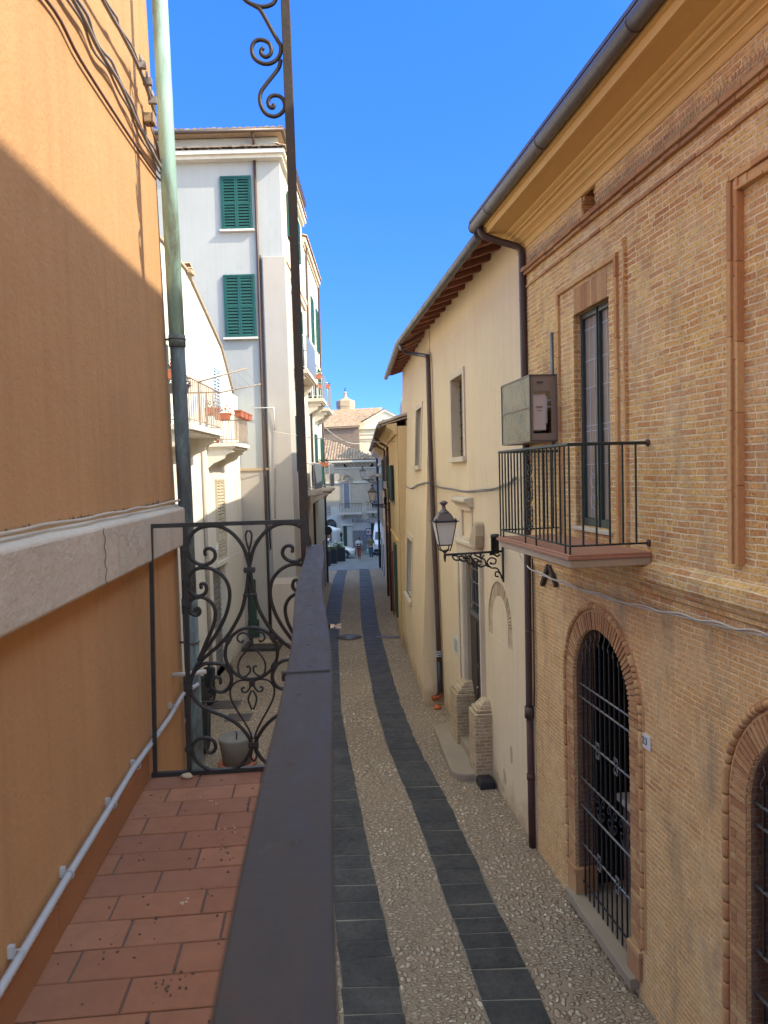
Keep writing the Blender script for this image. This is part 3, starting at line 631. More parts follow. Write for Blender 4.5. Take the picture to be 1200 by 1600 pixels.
# overhead arch bracket growing out of the corner post
OV = [[(0.604,7.1),(0.597,7.093),(0.597,7.08),(0.606,7.07),(0.619,7.067),(0.635,7.078),(0.64,7.097),(0.631,7.123),(0.608,7.135),(0.585,7.135),(0.567,7.122),(0.559,7.099),(0.563,7.07),(0.579,7.05),(0.605,7.039),(0.632,7.04),(0.655,7.052),(0.673,7.072),(0.68,7.098),(0.678,7.118),(0.665,7.14),(0.64,7.185),(0.615,7.233),(0.596,7.262),(0.571,7.277),(0.535,7.30),(.50,7.36),(.49,7.45),(.53,7.53),(.60,7.55)],
      [(0.677,7.052),(0.668,7.023),(0.643,6.99),(0.612,6.953),(0.591,6.923),(0.585,6.891),(0.592,6.858),(0.611,6.832),(0.641,6.823),(0.668,6.833),(0.687,6.856),(0.686,6.886),(0.67,6.905),(0.647,6.91),(0.627,6.901),(0.619,6.881),(0.625,6.862),(0.639,6.859),(0.642,6.869)],
      [(0.571,7.279),(0.603,7.271),(0.637,7.276),(0.662,7.295),(.67,7.34),(.65,7.38),(.61,7.39),(.585,7.37)]]
for P in OV:
    m = MB(); Q = smooth2(P); m.tube([(-.012, y, z) for y, z in Q], .0088, 8); m.ball((-.012, Q[0][0], Q[0][1]), .0092, 8, 6); m.ball((-.012, Q[-1][0], Q[-1][1]), .0092, 8, 6); m.build('overhead_scroll', M['iron'], rl)
m = MB(); m.bar((.115, .750, FL), (.115, .750, HZ-.012), .012); bl0 = m.build('baluster', M['iron'], rl)
for i in range(2, 40):
    b = bl0.copy(); b.location = (bl0.location.x+(i-1)*.115, bl0.location.y, bl0.location.z); b.parent = rl; COL.objects.link(b)

# ================================================================== BRICK HOUSE ON THE RIGHT
B = Frame((2.03, 10.0), 98)                         # x runs away from the camera, y out over the street
bh = root('brick_house', 'two storey brick palazzo with arched grilled openings and a deep ochre cornice', 'house', B, 0, 0, 0)
S0, S1 = -17.0, .09
A1, A2, SP = -2.01, -5.31, 2.82
m = MB()
wall_grid(m, S0, S1, -.4, 4.2, 0, [(A1-.71, A1+.71, .18, SP, 'arch', {'d': .03}), (A2-.71, A2+.71, .18, SP-.08, 'arch', {'d': .03})])
for x in (S0, S1): m.poly((x, 0, -.4), (x, -9, -.4), (x, -9, 4.2), (x, 0, 4.2))
m.build('lower_wall', M['brick_lo'], bh)
m = MB(); U = .03
wall_grid(m, S0, S1, 4.2, 8.75, U, [(-2.15, -1.78, 7.99, 8.33, {'d': .16}), (-2.475, -1.575, 4.66, 7.03, {'d': .12})])
for x in (S0, S1): m.poly((x, U, 4.2), (x, -9, 4.2), (x, -9, 8.75), (x, U, 8.75))
# raised field round the balcony door and the long panel to its right
for a, b, c, d in ((-1.575, -1.03, 4.42, 7.5), (-2.82, -2.475, 4.42, 7.5), (-2.475, -1.575, 7.03, 7.5), (-2.475, -1.575, 4.42, 4.6)): m.box(a, b, U-.02, U+.028, c, d)
m.build('upper_wall', M['brick_up'], bh)
m = MB(); m.box(-2.18, -1.75, -.2, -.13, 7.9, 8.4); m.build('putlog_hole_back', M['brick_dark'], bh)
for k in range(14):
    z = 7.99+random.random()*.34; w = random.uniform(.02, .06)
    x = random.choice((-2.15+w*.4, -1.78-w*.4)); m = MB(); m.box(x-w*.6, x+w*.6, U-.15, U-.004-random.random()*.01, z-.02, z+.025); m.build('broken_brick', M['brick_red'], bh)
m = MB(); m.box(S0, S1, -9.0, -8.8, -.4, 8.75)
m.hexa([(S0, .5, 8.72), (S1+.25, .5, 8.72), (S1+.25, -4.5, 10.4), (S0, -4.5, 10.4), (S0, .5, 8.80), (S1+.25, .5, 8.80), (S1+.25, -4.5, 10.48), (S0, -4.5, 10.48)])
m.hexa([(S0, -4.5, 10.4), (S1+.25, -4.5, 10.4), (S1+.25, -9.4, 8.7), (S0, -9.4, 8.7), (S0, -4.5, 10.48), (S1+.25, -4.5, 10.48), (S1+.25, -9.4, 8.78), (S0, -9.4, 8.78)])
m.poly((S0, 0, 8.7), (S0, -9, 8.7), (S0, -4.5, 10.4)); m.poly((S1, 0, 8.7), (S1, -9, 8.7), (S1, -4.5, 10.4)); m.build('roof', M['tile_roof'], bh)
m = MB(); m.box(S0, -7.4, -8.8, .70, 8.76, 9.13); m.build('eave_shadow_block', M['brick_up'], bh)  # unseen block added above the eave; sets the orange wall's shadow edge
# base course, string courses, moulded frames
m = MB(); profile_run(m, [(-.02, 4.0), (.006, 4.0), (.02, 4.04), (.02, 4.12), (.05, 4.145), (.05, 4.175), (.075, 4.2), (.10, 4.25), (.115, 4.27), (.115, 4.385), (.03, 4.45), (-.02, 4.45)], S0, -3.3)
profile_run(m, [(-.02, 4.0), (.006, 4.0), (.02, 4.04), (.02, 4.12), (.05, 4.145), (.05, 4.175), (.075, 4.2), (.10, 4.25), (.11, 4.27), (.11, 4.38), (.03, 4.42), (-.02, 4.42)], -3.298, S1-.01)
m.build('base_course', M['brick_up'], bh)
m = MB()
def run_bricks(mb, s0, s1, y0, y1, z0, z1, ln=.26, gap=.006):
    x = s0
    while x < s1-.02:
        e = min(x+ln*random.uniform(.92, 1.06), s1); d = random.uniform(-.004, .004); mb.box(x, e-gap, y0, y1+d, z0+d*.5, z1+d*.5); x = e
run_bricks(m, S0, S1, 0, U+.022, 7.742, 7.772); run_bricks(m, S0, S1, 0, U+.075, 7.945, 7.995); run_bricks(m, S0, S1, 0, U+.045, 7.905, 7.943)
m.build('string_course', M['voussoir'], bh, bevel=.003)
m = MB()
def molding(mb, x, z0, z1, w=.045, y=.05, ln=.3):
    z = z0
    while z < z1-.02:
        e = min(z+ln*random.uniform(.9, 1.1), z1); mb.box(x-w/2, x+w/2, 0, y+random.uniform(-.003, .003), z, e-.004); z = e
molding(m, -1.155, 4.55, 7.37, .055, U+.058); molding(m, -2.675, 4.55, 7.37, .05, U+.058); run_bricks(m, -2.70, -1.127, 0, U+.062, 7.345, 7.40)
molding(m, -2.80, 4.45, 7.5, .035, U+.034)
m.build('door_moulding', M['brick_red'], bh, bevel=.003)
m = MB()
for x, w, y in ((-4.52, .05, .055), (-4.575, .055, .035), (-4.615, .025, .055)): molding(m, x, 4.56, 7.36, w, U+y, .55)
run_bricks(m, S0, -4.495, 0, U+.055, 7.36, 7.40); run_bricks(m, S0, -4.55, 0, U+.038, 7.29, 7.357); run_bricks(m, S0, -4.6, 0, U+.055, 7.265, 7.288)
m.build('panel_moulding', M['brick_red'], bh, bevel=.003)
m = MB(); x = -2.44
while x < -1.60: m.box(x, x+.052, U-.02, U+.032, 7.035, 7.31); x += .06
m.build('flat_arch', M['voussoir'], bh)
m = MB(); m.box(-2.52, -1.53, -.2, U+.07, 4.615, 4.655); m.build('door_sill', M['cream_trim'], bh, bevel=.004)
# cornice and gutter
E1 = S1+.30
m = MB(); profile_run(m, [(0, 8.265), (.04, 8.265), (.05, 8.275), (.05, 8.325), (.075, 8.345), (.09, 8.345), (.09, 8.365), (.12, 8.385), (.15, 8.395), (.165, 8.41), (.17, 8.425), (.155, 8.44), (.19, 8.445), (.20, 8.465), (.22, 8.47), (.25, 8.485), (.26, 8.505), (.47, 8.51), (.475, 8.52), (.475, 8.50), (.52, 8.50), (.53, 8.57), (.56, 8.575), (.56, 8.66), (0, 8.70)], S0, E1)
m.build('cornice', M['cornice'], bh)
m = MB(); m.tube([(S0, .625, 8.66), (E1+.06, .625, 8.655)], .078, 16); m.tube([(E1+.06, .625, 8.655), (E1+.075, .625, 8.655)], .082, 16)
for x in (-4.2, -2.2, -.3): m.tube([(x, .625, 8.655), (x+.03, .625, 8.655)], .081, 16)
m.box(S0, E1+.06, .53, .70, 8.70, 8.735); gt = m.build('gutter', M['gutter'], bh)
m = MB(); m.tube([(.25, .60, 8.6), (.25, .585, 8.53), (.245, .54, 8.475), (.20, .36, 8.40), (.12, .13, 8.31), (.10, .085, 8.26), (.09, .075, 8.18), (.085, .075, 7.5), (.08, .07, 5), (.15, .065, 2.1), (.16, .065, 1.95)], .047, 14)
m.tube([(.155, .065, 2.02), (.158, .065, 1.86)], .064, 14); dpb = m.build('downpipe', M['downpipe'], bh)
m = MB(); m.tube([(.16, .06, 1.9), (.17, .055, .95), (.17, .055, .02)], .047, 12); m.tube([(.168, .057, 1.06), (.168, .057, .98)], .056, 12); m.build('iron_foot', M['rust'], dpb)
m = MB()
for z in (7.6, 6.4, 5.2, 3.1): m.tube([(.085+.052*math.cos(a), .07+.052*math.sin(a), z) for a in [i*math.pi/8 for i in range(16)]], .006, 6, closed=True); m.box(.075, .095, 0, .03, z-.01, z+.01)
m.build('pipe_bracket', M['gutter'], dpb)
m = MB(); m.tube([(.02, .03, 4.1), (.015, .03, 2.4), (.05, .03, 2.05)], .010, 6); m.build('thin_pipe', M['rust'], dpb)
# bird spikes on the ledge
for xa_, xb_ in ((-6.5, -2.2), (-1.7, -.1)):
  m = MB(); x = xa_
  while x < xb_:
    if True:
        for dy, dx in ((.03, -.018), (.055, .0), (.08, .018)):
            m.tube([(x, U+.045, 7.995), (x+dx+random.uniform(-.006, .006), U+dy, 8.10+random.uniform(-.008, .008))], .0014, 3, caps=False)
    x += .045
  m.build('bird_spikes', M['gutter_zinc'], bh)
# arched openings: brick surround of separate bricks, roll moulding, grille, dark room behind
def arch_surround(cx, sp, blk):
    m = MB()
    n = 46
    for i in range(n):
        a0, a1 = math.pi*i/n+.012, math.pi*(i+1)/n-.012; d = random.uniform(-.002, .005)
        ps = [(cx+r*math.cos(a), sp+r*math.sin(a)) for r, a in ((.712, a0), (.905, a0), (.905, a1), (.712, a1))]
        m.prism(ps, -.02, .014+d)
    for sgn in (-1, 1):
        z = blk
        while z < sp-.02:
            w = random.choice((.19, .12)); xa = cx+sgn*.712; d = random.uniform(-.002, .003)
            m.box(xa, xa+sgn*w, -.02, .012+d, z+.004, min(z+.058, sp)-.002)
            if w < .15: m.box(xa+sgn*.126, xa+sgn*.19, -.02, .012+d, z+.004, min(z+.058, sp)-.002)
            z += .062
        m.box(cx+sgn*.66, cx+sgn*.92, -.24, .035, .188, blk-.01)
        m.box(cx+sgn*.67, cx+sgn*.93, -.24, .045, blk-.06, blk-.004)
    sur = m.build('brick_surround', M['voussoir'], bh, bevel=.002)
    m = MB(); P = []
    z = blk
    while z < sp: P.append((cx+.965, z)); z += .03
    nA = 100; P += arc(cx, sp, .965, 0, math.pi, nA)
    while z > blk: P.append((cx-.965, min(z, sp-.001))); z -= .03
    i = 0
    while i < len(P)-2:
        L_ = random.choice((2, 3, 3, 4)) if P[i][1] >= sp-.01 else random.choice((5, 7, 9)); j = min(i+L_, len(P)-1)
        seg_ = [Vector((x, .008+random.uniform(-.002, .002), z)) for x, z in P[i:j+1]]
        e0_ = (seg_[1]-seg_[0]).normalized()*.004; seg_[0] += e0_; seg_[-1] -= e0_
        r_ = random.uniform(.031, .036); m.tube(seg_, [r_*.86]+[r_]*(len(seg_)-2)+[r_*.86], 8); i = j
    for rr in (.912, 1.0):
        i = 0; PP = [(cx+rr, blk+.03*k) for k in range(int((sp-blk)/.03))]+arc(cx, sp, rr, 0, math.pi, 60)+[(cx-rr, sp-.03*k) for k in range(int((sp-blk)/.03))]
        while i < len(PP)-2:
            j = min(i+random.choice((4, 6, 8)), len(PP)-1); sg_ = [Vector((x, .003, z)) for x, z in PP[i:j+1]]; m.tube(sg_, .011, 5, smooth=False); i = j
    m.build('roll_moulding', M['brick_red'], bh)
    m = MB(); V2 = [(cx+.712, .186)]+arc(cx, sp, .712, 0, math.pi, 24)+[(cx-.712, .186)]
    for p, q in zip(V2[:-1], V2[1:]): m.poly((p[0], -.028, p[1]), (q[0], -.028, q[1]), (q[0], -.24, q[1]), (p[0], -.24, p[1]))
    m.build('jamb_reveal', M['brick_shaded'], bh)
    m = MB(); m.box(cx-.85, cx+.85, -.9, .10, .08, .187); m.build('arch_sill', M['step'], bh, bevel=.006)
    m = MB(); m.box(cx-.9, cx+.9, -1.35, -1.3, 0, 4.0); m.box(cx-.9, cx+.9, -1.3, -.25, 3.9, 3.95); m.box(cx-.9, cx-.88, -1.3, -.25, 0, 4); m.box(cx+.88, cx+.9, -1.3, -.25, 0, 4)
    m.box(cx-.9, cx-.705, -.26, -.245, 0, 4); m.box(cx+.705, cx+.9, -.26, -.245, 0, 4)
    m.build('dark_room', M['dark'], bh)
    m = MB(); m.box(cx-.71, cx+.71, -.75, -.60, .1, 1.28); m.build('inner_parapet', M['brick_shaded'], bh)
    m = MB(); m.box(cx-.72, cx+.72, -.78, -.52, 1.28, 1.36); m.build('inner_sill', M['cream_trim'], bh)
    m = MB(); shutter_leaf(m, cx-.70, cx+.12, -.62, 1.37, 3.5, 2, .05); w = m.build('inner_shutter', M['shutter_pale'], bh)
        # grille
    g = MB(); gy = -.06
    zz = [.36, .90, 1.40, 1.76, 2.28, 2.66, 2.80]
    zz = [.35, .82, 1.28, 1.62, 2.12, 2.60, 2.76]
    g.box(cx-.70, cx+.70, gy-.006, gy+.006, zz[0]-.012, zz[0]+.012)
    gr = g.build('grille', M['iron'], bh)
    for z in zz[1:]:
        g = MB(); g.tube([(cx-.74, gy, z), (cx+.74, gy, z)], .013, 6); g.build('cross_bar', M['gutter_zinc'], gr)
    for i in range(11):
        x = cx-.60+i*.12; top = sp+math.sqrt(max(0, .70**2-(x-cx)**2))-.17
        g = MB(); g.bar((x, gy, .20), (x, gy, zz[2]), .016); g.bar((x, gy, zz[3]), (x, gy, top), .016); g.build('upright', M['iron'], gr)
        g = MB(); a = [(x, top), (x+.02, top+.03), (x+.045, top+.02), (x+.05, top-.01)]; s_ = [(x-.005, top-.02), (x+.028, top-.035), (x+.035, top+.0), (x+.005, top+.05), (x-.015, top+.085), (x-.0, top+.125), (x+.012, top+.15)]
        g.tube([(p, gy, q) for p, q in smooth2(s_, 4)], .0055, 5); g.build('finial', M['gutter_zinc'], gr)
    for i in range(4):
        x = cx-.45+i*.30; zc = (zz[2]+zz[3])/2
        for sg in (1, -1):
            g = MB(); P = [(x+sg*(.02+.05), zc-.10), (x+sg*.02, zc-.13), (x+sg*.012, zc-.05), (x+sg*.03, zc+.08), (x+sg*.07, zc+.14), (x+sg*.11, zc+.10), (x+sg*.09, zc+.05), (x+sg*.06, zc+.07)]
            g.tube([(p, gy, q) for p, q in smooth2(P, 4)], .007, 6)
            P = [(x+sg*.05, zc-.02), (x+sg*.09, zc-.01), (x+sg*.10, zc-.06), (x+sg*.07, zc-.10), (x+sg*.045, zc-.07)]
            g.tube([(p, gy, q) for p, q in smooth2(P, 4)], .006, 5)
            g.build('scroll_piece', M['iron'], gr)
    for z in (zz[1], zz[4]):
        for dx in (-.28, .18):
            for sg in (1, -1):
                g = MB(); x = cx+dx
                P = [(x+sg*.02, z+.01), (x+sg*.045, z+.05), (x+sg*.03, z+.09), (x+sg*.005, z+.08), (x+sg*.015, z+.055)]
                g.tube([(p, gy+.012, q) for p, q in smooth2(P, 4)], .007, 5); g.tube([(p, gy+.012, 2*z-q) for p, q in smooth2(P, 4)], .007, 5)
                g.build('rosette', M['gutter_zinc'], gr)
arch_surround(A1, SP, .50)
arch_surround(A2, SP-.08, .50)
# balcony door
m = MB(); d0, d1, yb = -2.475, -1.575, U-.085
for a, b in ((d0, d0+.04), (d1-.04, d1), ((d0+d1)/2-.035, (d0+d1)/2+.035)): m.box(a, b, yb-.03, yb+.03, 4.66, 7.03)
m.box(d0, d1, yb-.029, yb+.029, 6.97, 7.03); m.box(d0, d1, yb-.029, yb+.029, 4.66, 4.75); m.box((d0+d1)/2-.008, (d0+d1)/2+.008, yb+.03, yb+.045, 4.66, 7.03)
dr = m.build('balcony_door', M['teal'], bh, bevel=.004)
m = MB(); m.box(d0+.03, d1-.03, yb-.016, yb-.010, 4.70, 7.0); m.build('screen', M['screen'], dr)
m = MB()
for c0, c1 in ((d0+.04, (d0+d1)/2-.035), ((d0+d1)/2+.035, d1-.04)):
    for k in (1, 2): x = c0+(c1-c0)*k/3; m.box(x-.0035, x+.0035, yb-.0095, yb-.004, 4.75, 6.97)
    for z in (5.35, 5.72, 5.78, 6.2, 6.5, 6.85): m.box(c0, c1, yb-.0093, yb-.0035, z-.0035, z+.0035)
    xm = (c0+c1)/2
    for z in (4.85, 5.08):
        for sg in (1, -1):
            P = [(xm+sg*.01, z), (xm+sg*.07, z+.05), (xm+sg*.07, z+.14), (xm+sg*.02, z+.16), (xm+sg*.03, z+.1)]
            m.tube([(p, yb-.006, q) for p, q in smooth2(P, 4)], .005, 4)
m.build('lattice', M['pvc'], dr)
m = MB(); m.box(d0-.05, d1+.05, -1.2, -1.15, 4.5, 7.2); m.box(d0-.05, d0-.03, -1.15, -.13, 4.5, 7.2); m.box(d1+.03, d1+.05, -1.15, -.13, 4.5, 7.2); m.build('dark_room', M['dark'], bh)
# balcony with railing
bs = MB(); b0, b1, bo = -3.24, -1.05, .84
bs.box(b0, b1, U, bo-.03, 4.40, 4.475); bal = bs.build('balcony', M['stone'], bh, bevel=.006)
m = MB(); m.box(b0-.02, b1+.02, U, bo, 4.476, 4.505); m.box(b0-.01, b1+.01, U, bo-.015, 4.506, 4.522); m.build('slab_edging', M['terracotta'], bal, bevel=.004)
RT, RB, ro = 5.525, 4.60, .80
m = MB(); m.tube([(b0+.03, U, RT), (b0+.03, ro, RT), (b1-.03, ro, RT), (b1-.03, U, RT)], .016, 8, smooth=False, phase=.4); m.build('top_rail', M['iron_green'], bal)
m = MB(); m.tube([(b0+.03, U, RB), (b0+.03, ro, RB), (b1-.03, ro, RB), (b1-.03, U, RB)], .009, 6); m.build('bottom_rail', M['iron_green'], bal)
m = MB()
for x in (b0+.03, b1-.03):
    for z in (RT, RB): m.ball((x, U+.01, z), .035, 10, 6, (1, .5, 1))
m.build('wall_boss', M['rust'], bal)
def bar_at(x, y, z0=RB-.005):
    m = MB(); m.bar((x, y, z0), (x, y, RT), .015); m.build('baluster', M['iron_green'], bal)
n = 19; gap = range(9, 11)
xs = [b1-.03-(b1-b0-.06)*i/n for i in range(n+1)]
for i, x in enumerate(xs):
    if i in gap: continue
    bar_at(x, ro, 4.515 if i in (0, 1, 8, 11, n-1, n) else RB)
for i in range(1, 6): bar_at(b0+.03, ro-(ro-U)*i/6)
for i in range(1, 7): bar_at(b1-.03, ro-(ro-U)*i/7)
xc = (xs[9]+xs[10])/2
for zc in (4.80, 5.10, 5.38):
    for sg in (1, -1):
        P = [(xc+sg*.01, zc-.13), (xc+sg*.07, zc-.10), (xc+sg*.075, zc), (xc+sg*.07, zc+.1), (xc+sg*.02, zc+.13)]
        m = MB(); m.tube([(p, ro, q) for p, q in smooth2(P, 4)], .007, 5)
        P = [(xc+sg*.05, zc+.08), (xc+sg*.02, zc+.09), (xc+sg*.02, zc+.04), (xc+sg*.05, zc+.02)]
        m.tube([(p, ro, q) for p, q in smooth2(P, 3)], .006, 5); m.tube([(p, ro, 2*zc-q) for p, q in smooth2(P, 3)], .006, 5)
        m.build('scroll', M['iron_green'], bal)
m = MB(); p0 = (*B.at(857, 884), 0); a = B.at(858, 884, .03); b_ = B.at(847, 914, .03); c_ = B.at(869, 916, .03)
m.bar((a[0]+.03, .03, a[1]), (b_[0], .03, b_[1]), .05); m.bar((a[0]-.03, .03, a[1]), (c_[0], .03, c_[1]), .05); m.build('iron_brace', M['wood_dark'], bh)
# equipment cage of perforated sheet on the wall
k0, k1, ko, kz0, kz1 = -1.09, .03, .41, 5.65, 6.43
kc = root('mesh_cage', 'perforated metal cage fixed to the brick wall above the balcony railing', 'cage', B, -.3, .03, 5.5)
p_ = [B.at(784, 602, .66), B.at(867, 590, .1)]
m = MB(); m.poly((k0, ko, kz0), (k1, ko, kz0), (k1, ko, kz1), (k0, ko, kz1)); m.build('front_sheet', M['mesh_galv'], kc)
m = MB()
yA, yB, zA, zB = .17, .44, 5.72, 6.02
def ringrect(mb, x, y0, y1, z0, z1, a0, a1, c0, c1):
    mb.poly((x, y0, z0), (x, y1, z0), (x, a1, c0), (x, a0, c0)); mb.poly((x, y1, z0), (x, y1, z1), (x, a1, c1), (x, a1, c0)); mb.poly((x, y1, z1), (x, y0, z1), (x, a0, c1), (x, a1, c1)); mb.poly((x, y0, z1), (x, y0, z0), (x, a0, c0), (x, a0, c1))
ringrect(m, k0, .04, ko, kz0, kz1, .15, .375, 5.74, 6.22); m.poly((k1, .04, kz0), (k1, ko, kz0), (k1, ko, kz1), (k1, .04, kz1)); m.poly((k0, .04, kz0), (k1, .04, kz0), (k1, ko, kz0), (k0, ko, kz0)); m.poly((k0, .04, kz1), (k1, .04, kz1), (k1, ko, kz1), (k0, ko, kz1))
m.build('side_sheet', M['mesh_sheet'], kc)
m = MB()
for x in (k0, k1):
    for y in (.04, ko): m.bar((x, y, kz0), (x, y, kz1), .018)
    for z in (kz0, kz1): m.bar((x, .04, z), (x, ko, z), .018)
for y in (.04, ko):
    for z in (kz0, kz1): m.bar((k0, y, z), (k1, y, z), .018)
m.bar((k0, ko+.002, 6.05), (k1, ko+.002, 6.05), .014); m.build('cage_frame', M['gutter'], kc)
m = MB(); m.box(k0-.006, k0-.012, .17, .37, 6.235, 6.40); nb = m.build('notice_plate', M['screen'], kc)
m = MB()
for k, (w, z) in enumerate(((.08, 6.345), (.07, 6.325))): m.box(k0-.0125, k0-.0135, .29-w/2, .29+w/2, z-.003 if k else z-.008, z+.003 if k else z+.008)
m.build('notice_lines', M['ink'], nb)
eb = root('equipment_box', 'plain pinkish grey equipment box inside the perforated cage', 'equipment box', B, -.9, .3, 5.78)
m = MB(); m.box(-1.07, -.8, .205, .365, 5.775, 6.205); m.build('body', paint('putty_plastic', (.58, .48, .42), .5, 0, .04, .03), eb, bevel=.01, seg=2)
m = MB(); m.box(-1.06, -.85, .186, .204, 5.86, 6.17); m.build('side_flange', M['pvc'], eb, bevel=.003)
m = MB()
for z in (6.13, 6.05): m.tube([(-1.03, .19, z), (-1.03, .12, z+.01), (-.98, .07, z+.03)], .012, 8)
m.build('inlet_pipes', M['pvc'], eb)
m = MB()
for w, z in ((.09, 6.06), (.08, 6.045), (.06, 6.01)): m.box(-1.073, -1.071, .29-w/2, .29+w/2, z-.003, z+.003)
m.build('printed_lines', M['ink'], eb)
m = MB(); m.box(-.78, 0, .08, .36, 5.7, 6.15); m.build('back_unit', M['black_plastic'], eb, bevel=.01)
for x, lab in ((-1.01, 'thicker grey pipe rising from the perforated cage'), (-1.13, 'thin dark pipe rising behind the perforated cage')):
    v_ = root('vent_pipe', lab, 'pipe', B, x, .08, 6.0, group='pipes above the cage')
    m = MB(); m.tube([(x+.02, .09 if x > -1.05 else .06, 5.6), (x+.02, .09 if x > -1.05 else .06, 6.95 if x > -1.05 else 6.88)], .022 if x > -1.05 else .012, 10); m.build('tube', M['gutter_zinc'] if x > -1.05 else M['gutter'], v_)
# house number plate
pl = root('number_plate', 'small white enamel house number plate reading 23 beside the arch', 'sign', B, -3.05, 0, 2.68)
m = MB(); m.box(-3.15, -2.95, 0, .014, 2.605, 2.745); m.build('plate', M['sign_white'], pl, bevel=.003)
text_on(pl, '23', -3.05, .0155, 2.675, .10, M['ink'], name='numerals')
# pale cable bundle clipped under the base course
pts = []
for px, py in ((812, 862), (818, 876), (832, 890), (858, 903), (890, 915), (940, 932), (1000, 949), (1050, 960), (1100, 972), (1150, 984), (1200, 994), (1260, 1006)):
    q = B.at(px, py, .06); pts.append((q[0], .06 if px > 840 else .08, q[1]))
cable('facade_cable', 'pale twin cable clipped along the brick wall under the balcony', B, pts, .009, M['cable_white'], extra=[(.012, .018, .008)])

# ================================================================== CREAM HOUSE
C1 = Frame((2.0, 10.2), 96.6)
C2 = Frame((.81, 16.7), 92.7)
ch = root('cream_house', 'long cream plastered house with dark timber eaves and a carved stone doorway', 'house', C1, 3, 0, 0)
m = MB(); LX = 6.62
wall_grid(m, -.12, 6.4, -.3, 8.85, 0, [(3.83, 4.88, 5.6, 7.15, {'d': .26}), (2.70, 3.98, .2, 3.72, {'d': .07}), (.92, 2.32, 2.56, 2.83, 'arch', {'d': .06})])
# the wall swings and swells into a battered buttress
def cw(i, j):  # i along 0..n, j height; returns local C1 coords of the bend
    pass
bend_b = C1.loc(C2.pt(0, 0, 0)); bend_t = C1.loc(C2.pt(.75, -.38, 7.9))
m.poly((6.4, 0, -.3), (6.58, 0, -.3), (7.2, 0, 8.85), (6.4, 0, 8.85))
g = [C1.loc(C2.pt(0, 0, -.3)), C1.loc(C2.pt(.02, 0, 1.2)), C1.loc(C2.pt(.3, -.16, 4.0)), C1.loc(C2.pt(.55, -.30, 6.5)), C1.loc(C2.pt(.75, -.42, 8.85))]
h_ = [(6.58, 0, -.3), (6.69, 0, 1.2), (6.88, 0, 4.0), (7.06, 0, 6.5), (7.2, 0, 8.85)]
for a in range(4): m.poly(h_[a], g[a], g[a+1], h_[a+1])
def c2(s_, z):     # battered far wall: point in C1 coordinates
    o = -(.40-.02*s_)*max(0, z-1.2)/7.15
    return C1.loc(C2.pt(s_, o, z))
xs = [0, 1.27, 2.6, 2.84, 4.45, 7.0]; lv = [(-.3, 0), (1.2, .02), (4.0, .3), (6.5, .55), (8.85, .75)]
W1 = (1.75, 2.95, 5.5, 6.95); W2 = (3.3, 4.9, 1.85, 3.45)     # openings on the battered wall
zz = sorted({-.3, 1.2, 1.85, 3.45, 4.0, 5.5, 6.5, 6.95, 8.85})
def start(z):
    for (a, b), (c, d) in zip(lv[:-1], lv[1:]):
        if a <= z <= c: return b+(d-b)*(z-a)/(c-a)
for j in range(len(zz)-1):
    za, zb = zz[j], zz[j+1]; zc = (za+zb)/2; X = [None, 1.75, 2.95, 3.3, 4.9, 7.4]
    for i in range(5):
        a0, a1 = (start(za), start(zb)) if i == 0 else (X[i], X[i]); b = X[i+1]
        xm = (a0+b)/2
        if any(w_[0] < xm < w_[1] and w_[2] < zc < w_[3] for w_ in (W1, W2)): continue
        m.poly(c2(a0, za), c2(b, za), c2(b, zb), c2(a1, zb))
end = [C1.loc(C2.pt(7.4, -.252*max(0, z-1.2)/7.15, z)) for z in (-.3, 1.2, 8.85)]; endb = [C1.loc(C2.pt(7.4, -8, z)) for z in (-.3, 1.2, 8.85)]
m.poly(end[0], endb[0], endb[1], end[1]); m.poly(end[1], endb[1], endb[2], end[2])
m.build('wall', M['cream'], ch)
# eaves: boards, rafters, gutter
OV_ = .55
g0 = C1.at(750, 366, OV_); g1 = C1.at(622, 536, OV_); zE = (g0[1]+g1[1])/2
e0 = (g0[0], OV_-.04); e1 = (g1[0], OV_-.04); e2 = C1.loc(on_ground(606, 588, zE-.05)); e2 = (e2[0]+.3, e2[1]-.01)
print('eave', g0, g1, e2)
m = MB()
i0, i1, i2 = (e0[0], -.3), (7.1, -.3), C1.loc(C2.pt(8.0, -.7, 0))[:2]
P = lambda q, z: (q[0], q[1], z)
for (a, b), (c, d) in (((e0, e1), (i0, i1)), ((e1, e2), (i1, i2))):
    v_ = [P(a, zE), P(b, zE-.03), P(d, zE+.33), P(c, zE+.33)]; m.hexa(v_+[(x, y, z+.06) for x, y, z in v_])
m.build('eaves_boards', M['wood'], ch)
m = MB(); ro = lambda q: (q[0], q[1]-.1)
for (a, b), (c, d) in (((e0, e1), (i0, i1)), ((e1, e2), (i1, i2))):
    k = [P(a, zE+.07), P(b, zE+.05), P(d, zE+.4), P(c, zE+.4)]; f_ = [(x, y-5, z+1.7) for x, y, z in (k[2], k[3])]
    m.hexa(k+[(x, y, z+.08) for x, y, z in k]); v_ = [k[3], k[2], f_[0], f_[1]]; m.hexa(v_+[(x, y, z+.08) for x, y, z in v_])
bx = [(-.1, -5.3), (7.1, -5.3)]; m.box(-.1, 7.1, -9.5, -5.2, 0, 10.1); m.build('roof', M['tile_roof'], ch)
raf = []
def rafter(p, q):
    p, q = Vector(p), Vector(q); d = (q-p); t_ = Vector((-d.y, d.x, 0)).normalized()*.055; dz = Vector((0, 0, -.13)); cut = p+d*.06
    m = MB(); m.hexa([p-t_+dz*.55, p+t_+dz*.55, q+t_+dz, q-t_+dz, p-t_, p+t_, q+t_, q-t_]); m.build('rafter', M['wood'], ch)
for i in range(12):
    x = e0[0]+.35+i*.60; rafter((x, OV_-.12, zE+.02), (x, -.15, zE+.27))
